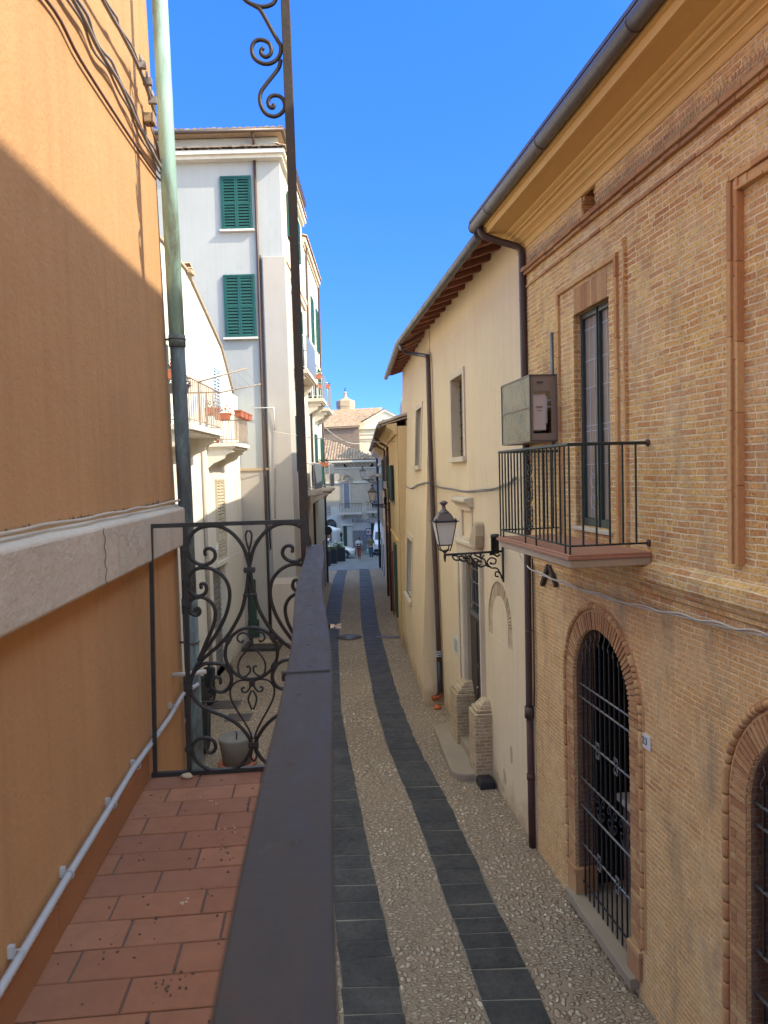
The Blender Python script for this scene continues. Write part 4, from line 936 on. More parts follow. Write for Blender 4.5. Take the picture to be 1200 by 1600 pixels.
for i in range(1, 11):
    u = i/10.5; a = Vector((e1[0]+(e2[0]-e1[0])*u, e1[1]+(e2[1]-e1[1])*u, zE+.0)); b = Vector((i1[0]+(i2[0]-i1[0])*u, i1[1]+(i2[1]-i1[1])*u, zE+.33))
    rafter(a+(b-a)*.13, b)
m = MB(); G = [P((e0[0], e0[1]+.05), zE-.01), P((e1[0], e1[1]+.05), zE-.02), P((e2[0]-.0, e2[1]+.04), zE-.06)]
m.tube(G, .07, 14)
for a, b, n in ((G[0], G[1], 11), (G[1], G[2], 9)):
    for i in range(n):
        q = Vector(a)+(Vector(b)-Vector(a))*(i+.5)/n; d = (Vector(b)-Vector(a)).normalized()*.012; m.tube([q-d, q+d], .0735, 14)
m.build('gutter', M['gutter_zinc'], ch)
m = MB(); m.tube([(e1[0]-.25, OV_, zE-.05), (e1[0]-.25, OV_-.03, zE-.18), (e1[0]-.1, OV_*.7, zE-.25), (7.05, .10, 8.0)], .045, 12); dn = m.build('downpipe', M['gutter_zinc'], ch)
m = MB(); m.tube([(7.05, .09, 8.0), (7.0, .09, 7.9), (6.93, .10, 6), (6.80, .09, 3.9), (6.62, .08, 2.0), (6.56, .08, 1.0)], .055, 12); m.build('down_pipe_run', M['downpipe'], dn)
m = MB(); m.tube([(6.57, .08, 1.05), (6.54, .08, .32), (6.56, .12, .2), (6.6, .24, .14)], .06, 12); m.build('cast_foot', M['black_plastic'], dn)
m = MB(); m.tube([(6.55, .08, .30), (6.56, .12, .19), (6.60, .25, .14)], .064, 10); m.build('orange_shoe', paint('orange_pipe', (.42, .10, .03), .6), dn)
m = MB()
for z in (1.22, 1.17, 1.12): m.tube([(6.57, .08, z), (6.57, .08, z+.02)], .062, 12)
m.build('reflective_bands', M['shutter_blue'], dn)
m = MB(); m.lathe([(.0, 0), (.085, 0), (.09, .03), (.075, .07), (.0, .08)], (6.28, .20, .0), 12); o = m.build('orange_cap', paint('orange_plastic', (.5, .11, .025), .55), ch)
# windows with stone frames and iron bars
def framed_window(parent, a, b, z0, z1, y, w=.12, proud=.03, depth=.26, bars=5):
    m = MB(); m.box(a-w, a, y-.02, y+proud, z0, z1+w); m.box(b, b+w, y-.02, y+proud, z0, z1+w); m.box(a, b, y-.02, y+proud, z1, z1+w); m.box(a-w-.02, b+w+.02, y-.02, y+proud+.05, z0-.10, z0)
    wn = m.build('window', M['cream_trim'], parent, bevel=.005)
    m = MB(); m.box(a-.02, b+.02, y-depth-.02, y-depth, z0-.02, z1+.02); m.build('pane', M['glass'], wn)
    m = MB()
    for x in (a, b-.05, (a+b)/2-.03): m.box(x, x+.05, y-depth, y-depth+.04, z0, z1)
    for z in (z0, z1-.05): m.box(a, b, y-depth+.001, y-depth+.039, z, z+.05)
    m.build('sash', M['wood_dark'], wn)
    m = MB()
    for i in range(bars): x = a+(b-a)*(i+.5)/bars; m.bar((x, y-.15, z0), (x, y-.15, z1), .016)
    for i in range(6): z = z0+(z1-z0)*(i+.5)/6; m.bar((a, y-.15, z), (b, y-.15, z), .014)
    m.build('window_bars', M['iron'], wn)
    return wn
framed_window(ch, 3.83, 4.88, 5.6, 7.15, 0)
def batter_window(a, b, z0, z1):
    def q(x, o, z): v_ = C2.pt(x, -(.40-.02*x)*max(0, z-1.2)/7.15+o, z); return C1.loc(v_)
    m = MB()
    def slab(x0, x1, o0, o1, za, zb): m.hexa([q(x0, o0, za), q(x1, o0, za), q(x1, o1, za), q(x0, o1, za), q(x0, o0, zb), q(x1, o0, zb), q(x1, o1, zb), q(x0, o1, zb)])
    w = .13
    slab(a-w, a, -.03, .03, z0, z1+w); slab(b, b+w, -.03, .03, z0, z1+w); slab(a, b, -.03, .03, z1, z1+w); slab(a-w-.03, b+w+.03, -.03, .09, z0-.1, z0)
    wn = m.build('window', M['cream_trim'], ch)
    m = MB(); m.poly(q(a, 0, z0), q(a, -.24, z0), q(a, -.24, z1), q(a, 0, z1)); m.poly(q(b, 0, z0), q(b, -.24, z0), q(b, -.24, z1), q(b, 0, z1)); m.poly(q(a, 0, z0), q(b, 0, z0), q(b, -.24, z0), q(a, -.24, z0)); m.poly(q(a, 0, z1), q(b, 0, z1), q(b, -.24, z1), q(a, -.24, z1))
    m.build('reveal', M['cream_trim'], wn)
    m = MB(); m.poly(q(a, -.235, z0), q(b, -.235, z0), q(b, -.235, z1), q(a, -.235, z1)); m.build('pane', M['glass'], wn)
    m = MB()
    for k in range(4): x = a+(b-a)*(k+.5)/4; m.bar(q(x, -.14, z0), q(x, -.14, z1), .018)
    m.build('window_bars', M['iron'], wn)
batter_window(*W1); batter_window(*W2)
# carved doorway
m = MB()
for a, b in ((3.99, 4.42), (2.60, 2.69)):
    m.box(a, b, -.02, .06, .9, 3.72)
    m.box(a+(.33 if a > 3 else 0), b-(0 if a > 3 else .04), .06, .085, .9, 3.72); m.box(a+.02, a+.04, .06, .075, .9, 3.72)
m.box(2.60, 4.50, -.02, .07, 3.722, 3.95); m.box(2.62, 4.56, .0, .13, 3.95, 4.02)
po = m.build('door_surround', M['cream_trim'], ch, bevel=.008)
m = MB(); m.box(3.97, 3.985, -.07, 0, .2, 3.72); m.box(2.695, 2.71, -.07, 0, .2, 3.72); m.build('jamb_lining', M['stone'], po)
m = MB(); n = 9
for i in range(n):
    a = math.pi*.5*i/(n-1)
pr = [(2.55, 3.98), (2.72, 3.98), (2.98, 4.02), (2.98, 4.10), (2.86, 4.20), (2.72, 4.36), (2.60, 4.44), (2.50, 4.40), (2.48, 4.2)]
m.prism(pr, .0, .16); m.build('broken_scroll', M['stone'], po, bevel=.015)
m = MB(); m.prism([(3.95, 4.0), (4.52, 4.0), (4.52, 4.12), (4.2, 4.22)], .0, .12); m.build('volute', M['cream_trim'], po, bevel=.01)
m = MB(); m.box(3.30, 4.16, -.02, .03, 4.025, 4.08); m.box(4.05, 4.16, -.02, .05, 4.08, 4.58); m.box(3.30, 3.36, -.02, .03, 4.08, 4.58); m.box(3.28, 4.2, -.02, .06, 4.58, 4.66)
profile_run(m, [(0, 4.66), (.08, 4.66), (.10, 4.70), (.16, 4.74), (.18, 4.76), (.18, 4.81), (0, 4.84)], 3.24, 4.42)
m.box(4.18, 4.30, 0, .05, 4.05, 4.4); m.build('panel_frame', M['cream_trim'], po, bevel=.006)
m = MB(); m.box(3.36, 4.05, -.02, .006, 4.08, 4.58); m.build('inset_panel', M['cream'], po)
m = MB(); m.box(2.70, 3.98, -.13, -.07, .2, 2.62)
for i in range(2):
    a = 2.80+i*.58
    for z0, z1 in ((.35, .95), (1.05, 1.65), (1.75, 2.5)): m.box(a+.06, a+.49, -.07, -.052, z0, z1)
dd = m.build('front_door', M['wood_dark'], ch, bevel=.006)
m = MB(); m.ball((3.36, -.04, 1.3), .03, 8, 6); m.build('handle', M['gutter_zinc'], dd)
m = MB(); m.box(2.70, 3.98, -.13, -.10, 2.62, 3.72); m.build('fanlight_glass', M['glass'], dd)
m = MB(); m.box(2.70, 3.98, -.095, -.04, 2.60, 2.68)
for x in (2.95, 3.2, 3.42, 3.64, 3.88): m.bar((x, -.06, 2.68), (x, -.06, 3.72), .022)
for z in (2.85, 3.25, 3.5): m.bar((2.70, -.06, z), (3.98, -.06, z), .02)
for x in (3.08, 3.76): m.bar((x, -.06, 2.85), (x, -.06, 3.25), .02)
m.build('fanlight_grille', M['gutter_zinc'], dd)
def pier(a, b, top):
    m = MB(); m.box(a, b, -.1, .30, .0, top); m.box(a+.03, b-.03, -.1, .26, top, top+.06)
    m.hexa([(a+.05, -.1, top+.06), (b-.05, -.1, top+.06), (b-.05, .22, top+.06), (a+.05, .22, top+.06), (a+.12, -.1, top+.2), (b-.12, -.1, top+.2), (b-.12, .1, top+.2), (a+.12, .1, top+.2)])
    m.build('brick_pier', M['brick_pier'], ch, bevel=.012)
pier(3.72, 4.35, 1.08); pier(2.22, 2.70, 1.18)
m = MB(); P = [(4.95, 0), (4.95, .30), (4.80, .52), (2.9, .62)]+[(2.62+.27*math.cos(a), .33+.28*math.sin(a)) for a in [math.pi/2-i*math.pi/2/8 for i in range(1, 9)]]
P = [(4.95, -.05), (4.95, .38), (4.80, .56), (2.65, .66)]+[(2.58-.27*math.sin(a), .38+.28*math.cos(a)) for a in [i*math.pi/2/8 for i in range(9)]]+[(2.30, -.05)]
m.prism(P, -.2, .13, axis='z'); m.build('doorstep', M['step'], ch, bevel=.03, seg=3)
m = MB(); m.box(2.72, 3.75, -.17, .24, .0, .27); m.build('threshold', M['step'], ch, bevel=.012, seg=2)
# blind arch with its ring of bricks set just below the plaster face
m = MB(); cx, sp = 1.62, 2.83
for i in range(34):
    a0, a1 = math.pi*i/34+.012, math.pi*(i+1)/34-.012; m.prism([(cx+r*math.cos(a), sp+r*math.sin(a)) for r, a in ((.46, a0), (.705, a0), (.705, a1), (.46, a1))], -.06, -.014+random.uniform(-.005, .004))
for sg in (-1, 1):
    for k in range(5): m.box(cx+sg*.46, cx+sg*.705, -.06, -.014+random.uniform(-.005, .004), 2.56+k*.054+.003, 2.56+(k+1)*.054-.003)
ba = m.build('blind_arch', M['arch_faint'], ch)
m = MB(); m.prism([(cx+.463, 2.555), (cx+.463, sp)]+arc(cx, sp, .463, 0, math.pi, 24)+[(cx-.463, 2.555)], -.06, -.003); m.build('arch_infill', M['cream'], ba)
# patches where plaster has come off near the ground
for px, py, w, h in ((799, 1178, .08, .18), (778, 1215, .10, .10), (789, 1215, .09, .16), (786, 1232, .10, .08)):
    x, z = C1.at(px, py); m = MB(); m.prism([(x+w*math.cos(a)*random.uniform(.6, 1.1), z+h*math.sin(a)*random.uniform(.6, 1.1)) for a in [i*math.pi/5 for i in range(10)]], -.02, .003); m.build('bare_patch', M['stone'], ch)
nt_ = root('notice_sheet', 'white printed notice fixed to the cream wall left of the doorway', 'notice', C1, 5.05, 0, 1.73)
m = MB(); m.box(4.80, 5.30, 0, .008, 1.55, 1.89); m.build('sheet', M['sign_white'], nt_)
m = MB()
for i in range(7): m.box(4.86, 5.24-random.random()*.1, .008, .0095, 1.60+i*.036, 1.612+i*.036)
m.build('print', M['gutter_zinc'], nt_)
bx_ = root('black_box', 'low black box on the cobbles at the end of the doorstep', 'box', C1, 2.08, .1, 0)
m = MB(); m.box(1.93, 2.27, .04, .30, 0, .12); m.box(1.95, 2.25, .06, .28, .12, .135); m.build('body', M['black_plastic'], bx_, bevel=.012)
# cable looping across the cream facade
pts = []
for px, py in ((606, 744), (627, 756), (642, 763), (655, 757), (668, 755)):
    q = C2.at(px, py, -.15); w_ = C2.pt(q[0], -.15, q[1]); pts.append(C1.loc(w_))
for px, py in ((676, 757), (700, 764), (740, 768), (780, 762), (800, 753), (806, 746)):
    q = C1.at(px, py, .06); pts.append((q[0], .06, q[1]))
cable('facade_cable', 'twisted dark cable looping across the cream facade above the lantern', C1, pts, .012, M['cable'], extra=[(.014, .016, .010), (-.012, -.014, .008)])
pts = [(.98, .1, 4.02), (1.15, .08, 3.98), (1.3, .1, 4.05)]
# street lantern
def lantern(s_, F, z, reach, label, half=.16):
    e = root('street_lamp', label, 'street lamp', F, s_, 0, z, group='wrought iron street lamps on the right hand facades')
    m = MB(); m.tube([(s_, .02, z), (s_, reach*.98, z-.02)], .018, 8); ar = m.build('arm', M['iron'], e)
    m = MB(); m.box(s_-.03, s_+.03, 0, .02, z-.48, z+.12); m.build('wall_plate', M['iron'], e)
    m = MB(); m.lathe([(.065, 0), (.065, .24), (.07, .24), (.07, .30), (0, .31)], (s_, .13, z-.03), 12); m.build('ballast', M['black_plastic'], e)
    K = reach/.92
    SC = [[(.03, -.45), (.06, -.36), (.12, -.33), (.13, -.40), (.08, -.41)], [(.03, -.42), (.10, -.28), (.2, -.26), (.26, -.17), (.2, -.10), (.12, -.13), (.14, -.2), (.2, -.19)],
          [(.05, -.05), (.1, -.08), (.14, -.05), (.2, -.04)], [(.2, -.25), (.27, -.22), (.3, -.12), (.36, -.10), (.36, -.04)], [(.26, -.2), (.34, -.24), (.40, -.22), (.41, -.15), (.36, -.15)],
          [(.36, -.2), (.46, -.22), (.5, -.15), (.45, -.1), (.40, -.13)], [(.46, -.18), (.55, -.17), (.6, -.09), (.54, -.05), (.5, -.09)], [(.56, -.13), (.66, -.13), (.7, -.07), (.65, -.05), (.62, -.08)],
          [(.66, -.11), (.76, -.11), (.80, -.05), (.74, -.04), (.72, -.07)], [(.3, -.05), (.35, -.09), (.42, -.06), (.46, -.03)], [(.5, -.03), (.56, -.1), (.6, -.03)]]
    m = MB()
    for P in SC: m.tube([(s_, p*K, z+q*K*.95) for p, q in smooth2(P, 4)], .013, 6)
    for P in SC[1:8]: m.ball((s_, P[-1][0]*K, z+P[-1][1]*K*.95), .022, 6, 5)
    m.build('scrollwork', M['iron'], e)
    c = reach; h = half; b = h*.60; zb, zt = z+.14, z+.50
    m = MB(); m.lathe([(.0, -.14), (.012, -.12), (.022, -.05), (.014, .0), (.03, .03), (.012, .06)], (s_, c, z), 8)
    for sx in (-1, 1):
        for sy in (-1, 1): m.tube([(s_, c, z), (s_+sx*b*.5, c+sy*b*.5, z+.06), (s_+sx*b*.75, c+sy*b*.75, z+.05), (s_+sx*b, c+sy*b, zb)], .010, 6)
    m.build('cradle', M['iron'], e)
    m = MB()
    for sx in (-1, 1):
        for sy in (-1, 1): m.bar((s_+sx*b, c+sy*b, zb), (s_+sx*h, c+sy*h, zt), .014)
    for r_, z_ in ((b, zb), (h, zt)):
        for sx in (-1, 1): m.bar((s_+sx*r_, c-r_, z_), (s_+sx*r_, c+r_, z_), .018); m.bar((s_-r_, c+sx*r_, z_), (s_+r_, c+sx*r_, z_), .018)
    m.box(s_-h-.035, s_+h+.035, c-h-.035, c+h+.035, zt, zt+.014)
    for sx in (-1, 1):
        for sy in (-1, 1): m.lathe([(.012, 0), (.018, .01), (.004, .045)], (s_+sx*h*.95, c+sy*h*.95, zt+.014), 6)
    fr = m.build('lantern_frame', M['iron'], e)
    for sx, sy in ((1, 0), (-1, 0), (0, 1), (0, -1)):
        m = MB()
        if sx: m.poly((s_+sx*b, c-b, zb), (s_+sx*b, c+b, zb), (s_+sx*h, c+h, zt), (s_+sx*h, c-h, zt))
        else: m.poly((s_-b, c+sy*b, zb), (s_+b, c+sy*b, zb), (s_+h, c+sy*h, zt), (s_-h, c+sy*h, zt))
        m.build('glass_pane', M['glass_lamp'], fr)
    m = MB(); q = h*.55; za = zt+.014; zc = zt+.13; H = h*.95
    m.hexa([(s_-H, c-H, za), (s_+H, c-H, za), (s_+H, c+H, za), (s_-H, c+H, za), (s_-q, c-q, zc), (s_+q, c-q, zc), (s_+q, c+q, zc), (s_-q, c+q, zc)])
    cap = m.build('canopy', M['gutter'], e, bevel=.006)
    m = MB(); m.lathe([(q*1.05, 0), (q*.9, .02), (.035, .06), (.028, .11), (.032, .12), (.065, .15), (.068, .165), (.04, .185), (.01, .195)], (s_, c, zc), 12); m.build('chimney_cap', M['gutter'], e)
    return e
lantern(1.33, C1, 4.05, .93, 'nearest black street lamp, above the stone doorway of the cream house')

# ================================================================== YELLOW HOUSE AND PINK HOUSE FURTHER ON
C3 = Frame((.40, 23.72), 91.75)
yh = root('yellow_house', 'low ochre yellow house with green shutters beyond the cream house', 'house', C3, 6, 0, 0)
m = MB(); wall_grid(m, -1.3, 13.3, -.5, 6.75, -.02, []); m.box(-1.3, 13.3, -7, -.03, -.5, 6.75); m.build('wall', M['yellow'], yh)
m = MB(); profile_run(m, [(-.02, 6.5), (.05, 6.5), (.09, 6.6), (.28, 6.72), (.30, 6.8), (-.02, 6.85)], -1.3, 13.35); m.build('cornice', M['yellow'], yh)
m = MB(); coppi(m, (-1.3, .5, 6.78), (14.7, 0, 0), (0, -4.2, 1.35), 64, 9, .08); m.hexa([(-1.3, .46, 6.76), (13.4, .46, 6.76), (13.4, -4.2, 8.1), (-1.3, -4.2, 8.1), (-1.3, .46, 6.80), (13.4, .46, 6.80), (13.4, -4.2, 8.16), (-1.3, -4.2, 8.16)])
m.hexa([(-.3, -4.2, 8.0), (13.4, -4.2, 8.0), (13.4, -7.6, 6.7), (-.3, -7.6, 6.7), (-1.3, -4.2, 8.16), (13.4, -4.2, 8.16), (13.4, -7.6, 6.86), (-.3, -7.6, 6.86)])
m.build('roof', M['tile_roof'], yh)
m = MB(); m.tube([(-1.3, .54, 6.76), (13.4, .54, 6.74)], .06, 10); m.build('gutter', M['gutter_zinc'], yh)
def open_shutter(parent, s_, z0, z1, w, mat):      # a window whose two leaves stand open from the wall
    m = MB(); m.box(s_-.42, s_+.42, -.03, -.012, z0, z1); wn = m.build('window', M['glass'], parent)
    m = MB(); m.box(s_-.5, s_+.5, -.02, .06, z0-.07, z0); m.build('sill', M['cream_trim'], wn)
    for x, k in ((s_+.44, 1), (s_-.44, -1)):
        mm = MB(); shutter_leaf(mm, 0, .44, 0, z0, z1, 2, .06); mm2 = MB()
        a = R(5); mm2.sm = mm.sm; mm2.f = mm.f; mm2.v = [(x+k*(p*math.cos(a)), q+.02+p*math.sin(a), r) for p, q, r in mm.v]
        mm2.build('shutter', mat, wn)
for s_, z0, z1 in ((2.2, 4.35, 5.62), (4.1, 4.35, 5.62), (6.6, 4.75, 6.05), (11.6, 4.55, 6.0)): open_shutter(yh, s_, z0, z1, .4, M['shutter_dark'])
for s_ in (1.4, 6.2): shutter_window(yh, s_-.5, s_+.5, .5, 2.9, .0, M['shutter_dark'], None, 2, .08)
m = MB(); m.box(4.0, 5.0, -.02, .03, .0, 2.4); m.build('side_door', M['wood'], yh)
for s_ in (4.8, 8.4): m = MB(); m.tube([(s_, .55, 6.72), (s_, .3, 6.5), (s_, .06, 6.35), (s_, .05, 3), (s_, .05, .0)], .05, 8); m.build('downpipe', M['rust'], yh)
m = MB(); profile_run(m, [(-.02, 3.15), (.03, 3.15), (.03, 3.2), (-.02, 3.22)], -.3, 13.3); m.build('string_course', M['cornice'], yh)
m = MB(); m.box(6.9, 7.35, 0, .16, 4.72, 5.02); m.build('meter_box', M['white_metal'], yh)
lantern(6.6, C3, 4.1, .66, 'smaller black street lamp on the yellow house, half way down the street')
C4 = Frame(C3.pt(13.3, 0, 0)[:2], 91.6)
ph = root('pink_house', 'narrow faded pink house with heavy cornice at the end of the right row', 'house', C4, 4, 0, -.6)
m = MB(); m.box(0, 8.2, -7, 0, -1.5, 6.45); m.build('wall', M['pink'], ph)
m = MB(); profile_run(m, [(-.02, 5.8), (.08, 5.8), (.1, 5.95), (.05, 6.0), (.05, 6.25), (.2, 6.35), (.42, 6.45), (.45, 6.65), (-.02, 6.7)], -.02, 8.85); m.build('cornice', M['pink'], ph)
m = MB(); coppi(m, (-.1, .55, 6.68), (8.5, 0, 0), (0, -4, 1.3), 36, 8, .08); m.hexa([(0, .5, 6.66), (8.4, .5, 6.66), (8.4, -4, 7.9), (0, -4, 7.9), (0, .5, 6.70), (8.4, .5, 6.70), (8.4, -4, 7.98), (0, -4, 7.98)]); m.build('roof', M['tile_roof'], ph)
for s_ in (1.6, 4.6, 7): 
    m = MB(); m.box(s_-.55, s_+.55, -.02, .06, 2.6, 5.2); wn = m.build('window', M['cream_trim'], ph)
    m = MB(); m.box(s_-.4, s_+.4, .0, .065, 2.7, 5.0); m.build('pane', M['shutter_dark'], wn)
    m = MB(); m.box(s_-.7, s_+.7, .0, .2, 5.2, 5.35); m.build('hood', M['pink'], wn)
m = MB(); m.tube([(8.0, .1, 6.4), (8.0, .1, -.75)], .075, 8); m.build('downpipe', M['iron'], ph)
for s_ in (2, 5.5): m = MB(); m.box(s_-.5, s_+.5, -.02, .03, -.7, 1.6); m.build('street_door', M['wood_dark'], ph)
lantern(7.6, C4, 5.05, 1.0, 'farthest black street lamp, hanging before the shaded palazzo at the street end', .17)

blk_ = MB(); v_ = [C4.loc(Vector((x, y, 0))) for x, y in ((1.75, 46), (4.5, 46), (4.5, 61.1), (1.75, 61.1))]
blk_.prism([(a, b) for a, b, c_ in v_], -1.5, 9.4, axis='z'); blk_.build('square_shadow_block', M['yellow'], ph)  # unseen block added behind the right row to shade the little square

# ================================================================== GROUND, PAVING
def gz(y): return 0.0 if y < 38 else (-.055*(y-38) if y < 62 else -1.32)
m = MB()
ys = [-60, -20, 0, 10, 20, 30, 38, 44, 50, 56, 62, 90, 160, 400, 900]
for a, b in zip(ys[:-1], ys[1:]): m.poly((-300, a, gz(a)), (300, a, gz(a)), (300, b, gz(b)), (-300, b, gz(b)))
struct(m.build('ground', M['cobble'], None), 'cobbled street bed of rounded river stones set in mortar')
def interp(T, y):
    for (a, p), (b, q) in zip(T[:-1], T[1:]):
        if a <= y <= b: return p+(q-p)*(y-a)/(b-a)
    return T[0][1] if y < T[0][0] else T[-1][1]
RBL = [(2, 1.42), (6.85, .88), (8.11, .74), (9.21, .6), (10.57, .45), (11.77, .30), (13.07, .10), (14.43, -.09), (16.8, -.32), (19.9, -.54), (23, -.73), (26.2, -.92), (33, -1.17), (44.3, -1.58)]
LBR = [(2, .62), (6.88, .07), (7.62, 0), (8.58, -.13), (9.69, -.29), (11.12, -.46), (14.12, -.82), (16.5, -1.10), (19.9, -1.34), (23, -1.55), (25.7, -1.68), (32.3, -1.93), (44.5, -2.30)]
def band(edge, side, name, label):
    m = MB(); y = 2.0; w = .585; J = MB()
    while y < 44.2:
        l = random.choice((.28, .34, .40, .46))*random.uniform(.92, 1.08); e = min(y+l, 44.3); g = random.uniform(.005, .011)
        x0, x1 = interp(edge, y), interp(edge, e); w0 = w+random.uniform(-.012, .012)
        z0, z1 = gz(y)+.010+random.uniform(-.002, .003), gz(e)+.010+random.uniform(-.002, .003); tl = random.uniform(-.02, .02); k = .004
        if 22.9 < y < 25.4: z0 += .0
        q0, q1, q2, q3 = [random.uniform(-.012, .012) for _ in range(4)]
        A = [(x0+q0, y+g), (x0+side*w0+q1, y+g+tl), (x1+side*w0+q2, e-g+tl), (x1+q3, e-g)]
        if side < 0: A = [A[1], A[0], A[3], A[2]]
        Z = [z0, z0, z1, z1]
        c = (sum(p[0] for p in A)/4, sum(p[1] for p in A)/4)
        top = [(p[0]+(c[0]-p[0])*.018, p[1]+(c[1]-p[1])*.03, z) for p, z in zip(A, Z)]
        v_ = [(p[0], p[1], z-.03) for p, z in zip(A, Z)]+[(p[0], p[1], z-.005) for p, z in zip(A, Z)]+top
        m.add(v_, [(0, 1, 5, 4), (1, 2, 6, 5), (2, 3, 7, 6), (3, 0, 4, 7), (4, 5, 9, 8), (5, 6, 10, 9), (6, 7, 11, 10), (7, 4, 8, 11), (8, 9, 10, 11)])
        if e-y > .1: pass
        y = e
    ob = struct(m.build(name, M['basalt'], None), label, 'paving')
    ys = [2+.6*i for i in range(71)]
    for a, b in zip(ys[:-1], ys[1:]):
        xa, xb = interp(edge, a), interp(edge, b); J.poly((xa-side*.01, a, gz(a)+.004), (xa+side*(w+.01), a, gz(a)+.004), (xb+side*(w+.01), b, gz(b)+.004), (xb-side*.01, b, gz(b)+.004))
    struct(J.build('band_mortar', M['joint'], None), 'pale mortar bed showing between the dark slabs of the '+label.split()[0]+' band', 'paving')
band(RBL, 1, 'basalt_band', 'right hand band of dark basalt slabs running up the street')
band(LBR, -1, 'basalt_band', 'left hand band of dark basalt slabs half hidden by the handrail')
m = MB(); y = 43.9
while y < 62.5:
    x = -16
    while x < 6:
        w = random.uniform(.5, .9); z0, z1 = gz(y)+.012, gz(y+.5)+.012; d = random.uniform(-.002, .003)
        m.poly((x+.008, y+.008, z0+d), (x+w-.008, y+.008, z0+d), (x+w-.008, y+.492, z1+d), (x+.008, y+.492, z1+d)); x += w
    y += .5
struct(m.build('square_paving', M['paving'], None), 'blue grey stone slabs paving the little square at the street end', 'paving')
m = MB()
for a, b in zip([43.8, 50, 56, 62], [50, 56, 62, 63]): m.poly((-16, a, gz(a)+.006), (6, a, gz(a)+.006), (6, b, gz(b)+.006), (-16, b, gz(b)+.006))
struct(m.build('square_bed', M['joint'], None), 'grey mortar bed under the slabs of the square', 'paving')
# manhole covers
p = on_ground(546, 996); mh = root('manhole_cover', 'round grey manhole cover between the two basalt bands', 'manhole cover', WORLD, p.x, p.y, 0, group='manhole covers in the street')
m = MB(); m.lathe([(0, .004), (.40, .004), (.42, .010), (.41, .016), (0, .016)], (p.x, p.y, 0), 28); m.build('rim', M['basalt'], mh)
m = MB(); m.lathe([(.33, .016), (.33, .021), (0, .021)], (p.x, p.y, 0), 24); m.build('lid', paint('cast_iron', (.10, .10, .105), .5, .4), mh)
for px, py, lab, w, l in ((353, 1101, 'farther dark iron drain plate in the lane seen through the scrolls', .34, .32), (373, 1121, 'nearer dark iron drain plate in the lane seen through the scrolls', .28, .26)):
    p = on_ground(px, py); e = root('drain_plate', lab, 'manhole cover', WORLD, p.x, p.y, 0, group='iron drain plates in the lane')
    m = MB(); m.box(p.x-w, p.x+w, p.y-l, p.y+l, -.02, .009); m.build('frame', paint('old_iron', (.10, .09, .085), .6, .3), e)
    m = MB()
    for i in range(6): m.box(p.x-w*.85, p.x+w*.85, p.y-l*.85+i*l*.29, p.y-l*.85+i*l*.29+l*.2, .009, .016)
    m.build('plate', M['gutter'], e)
p = on_ground(517, 979); m = MB()
for dx, dy, a, b in ((0, 0, .16, .42), (.26, -.05, .12, .12), (.28, .28, .12, .10), (.3, -.35, .14, .09)):
    m.prism([(p.x+dx+a*math.cos(t_)*random.uniform(.8, 1.1), p.y+dy+b*math.sin(t_)*random.uniform(.8, 1.1)) for t_ in [i*math.pi/7 for i in range(14)]], .009, .0165, axis='z')
o = struct(m.build('puddle', M['puddle'], None), 'small puddle on the left basalt band reflecting the sky', 'water')
for px, py, w, lab in ((597, 995, .2, 'left of two small iron utility lids near the cream wall'), (615, 996, .27, 'right of two small iron utility lids, touching the cream wall')):
    p = on_ground(px, py); m = MB(); m.box(-w, w, -.12, .12, -.02, .008); m.box(-w*.9, w*.9, -.1, .1, .008, .013); o = m.build('utility_lid', M['gutter'], None); o.location = p; o['label'] = lab; o['category'] = 'manhole cover'; o['group'] = 'iron utility lids by the cream wall'

# ================================================================== LEFT ROW
L1 = Frame((-4.55, 18.3), -90)                       # low house, x towards the camera
lh = root('low_white_house', 'low off-white house with sloping parapet, blue shutters and two corbelled balconies', 'house', L1, 0, 0, 0)
XE = -5.35
m = MB(); wall_grid(m, XE, 9, -.3, 7.9, 0, [(-3.02, -1.5, 0, 2.98), (-2.66, -1.76, 2.98, 3.0), (-2.75, -1.75, 3.03, 3.25, {'d': .12})] if False else [(-2.62, -1.08, 0, 2.92, {'d': .2}), (-2.72, -1.66, 3.0, 3.0+.001, {'d': .01})] if False else [(-2.62, -1.08, 0, 2.92, {'d': .2})])
m.poly((XE, 0, 7.9), (9, 0, 7.9), (9, 0, 10.6), (.46, 0, 10.25), (-3.1, 0, 9.05), (-4.4, 0, 8.05), (XE+.8, 0, 7.9))
m.poly((9, 0, -.3), (9, -7, -.3), (9, -7, 10.6), (9, 0, 10.6))
m.box(XE, 9, -7.2, -7, -.3, 8); m.build('wall', M['offwhite'], lh)
m = MB(); V_ = [(XE+.75, 7.92), (-4.4, 8.06), (-3.1, 9.06), (.46, 10.26), (9, 10.62)]
for (a, b), (c, d) in zip(V_[:-1], V_[1:]): m.hexa([(a, -7, b), (c, -7, d), (c, .06, d), (a, .06, b), (a, -7, b+.06), (c, -7, d+.06), (c, .06, d+.06), (a, .06, b+.06)])
m.build('roof', M['tile_roof'], lh)
m = MB(); coppi(m, (.1, .1, 10.3), (.35, 0, .1), (-.0, -1.2, .0), 2, 2, .06); m.box(.1, .5, .05, .14, 10.22, 10.3); m.build('ridge_tiles', M['tile_roof'], lh)
shutter_window(lh, -2.62, -1.80, 7.0, 8.30, .02, M['shutter_blue'], None, 1, .09)
shutter_window(lh, -2.60, -1.72, 3.2, 5.25, .02, M['shutter_cream'], None, 2, .085)
shutter_window(lh, 3.4, 4.3, 5.9, 7.9, .02, M['shutter_dark'], None, 2, .085)
shutter_window(lh, 3.6, 4.5, 3.0, 5.2, .02, M['shutter_cream'], None, 2, .085)
m = MB(); m.box(-2.62, -1.08, -.2, -.17, 0, 2.92); 
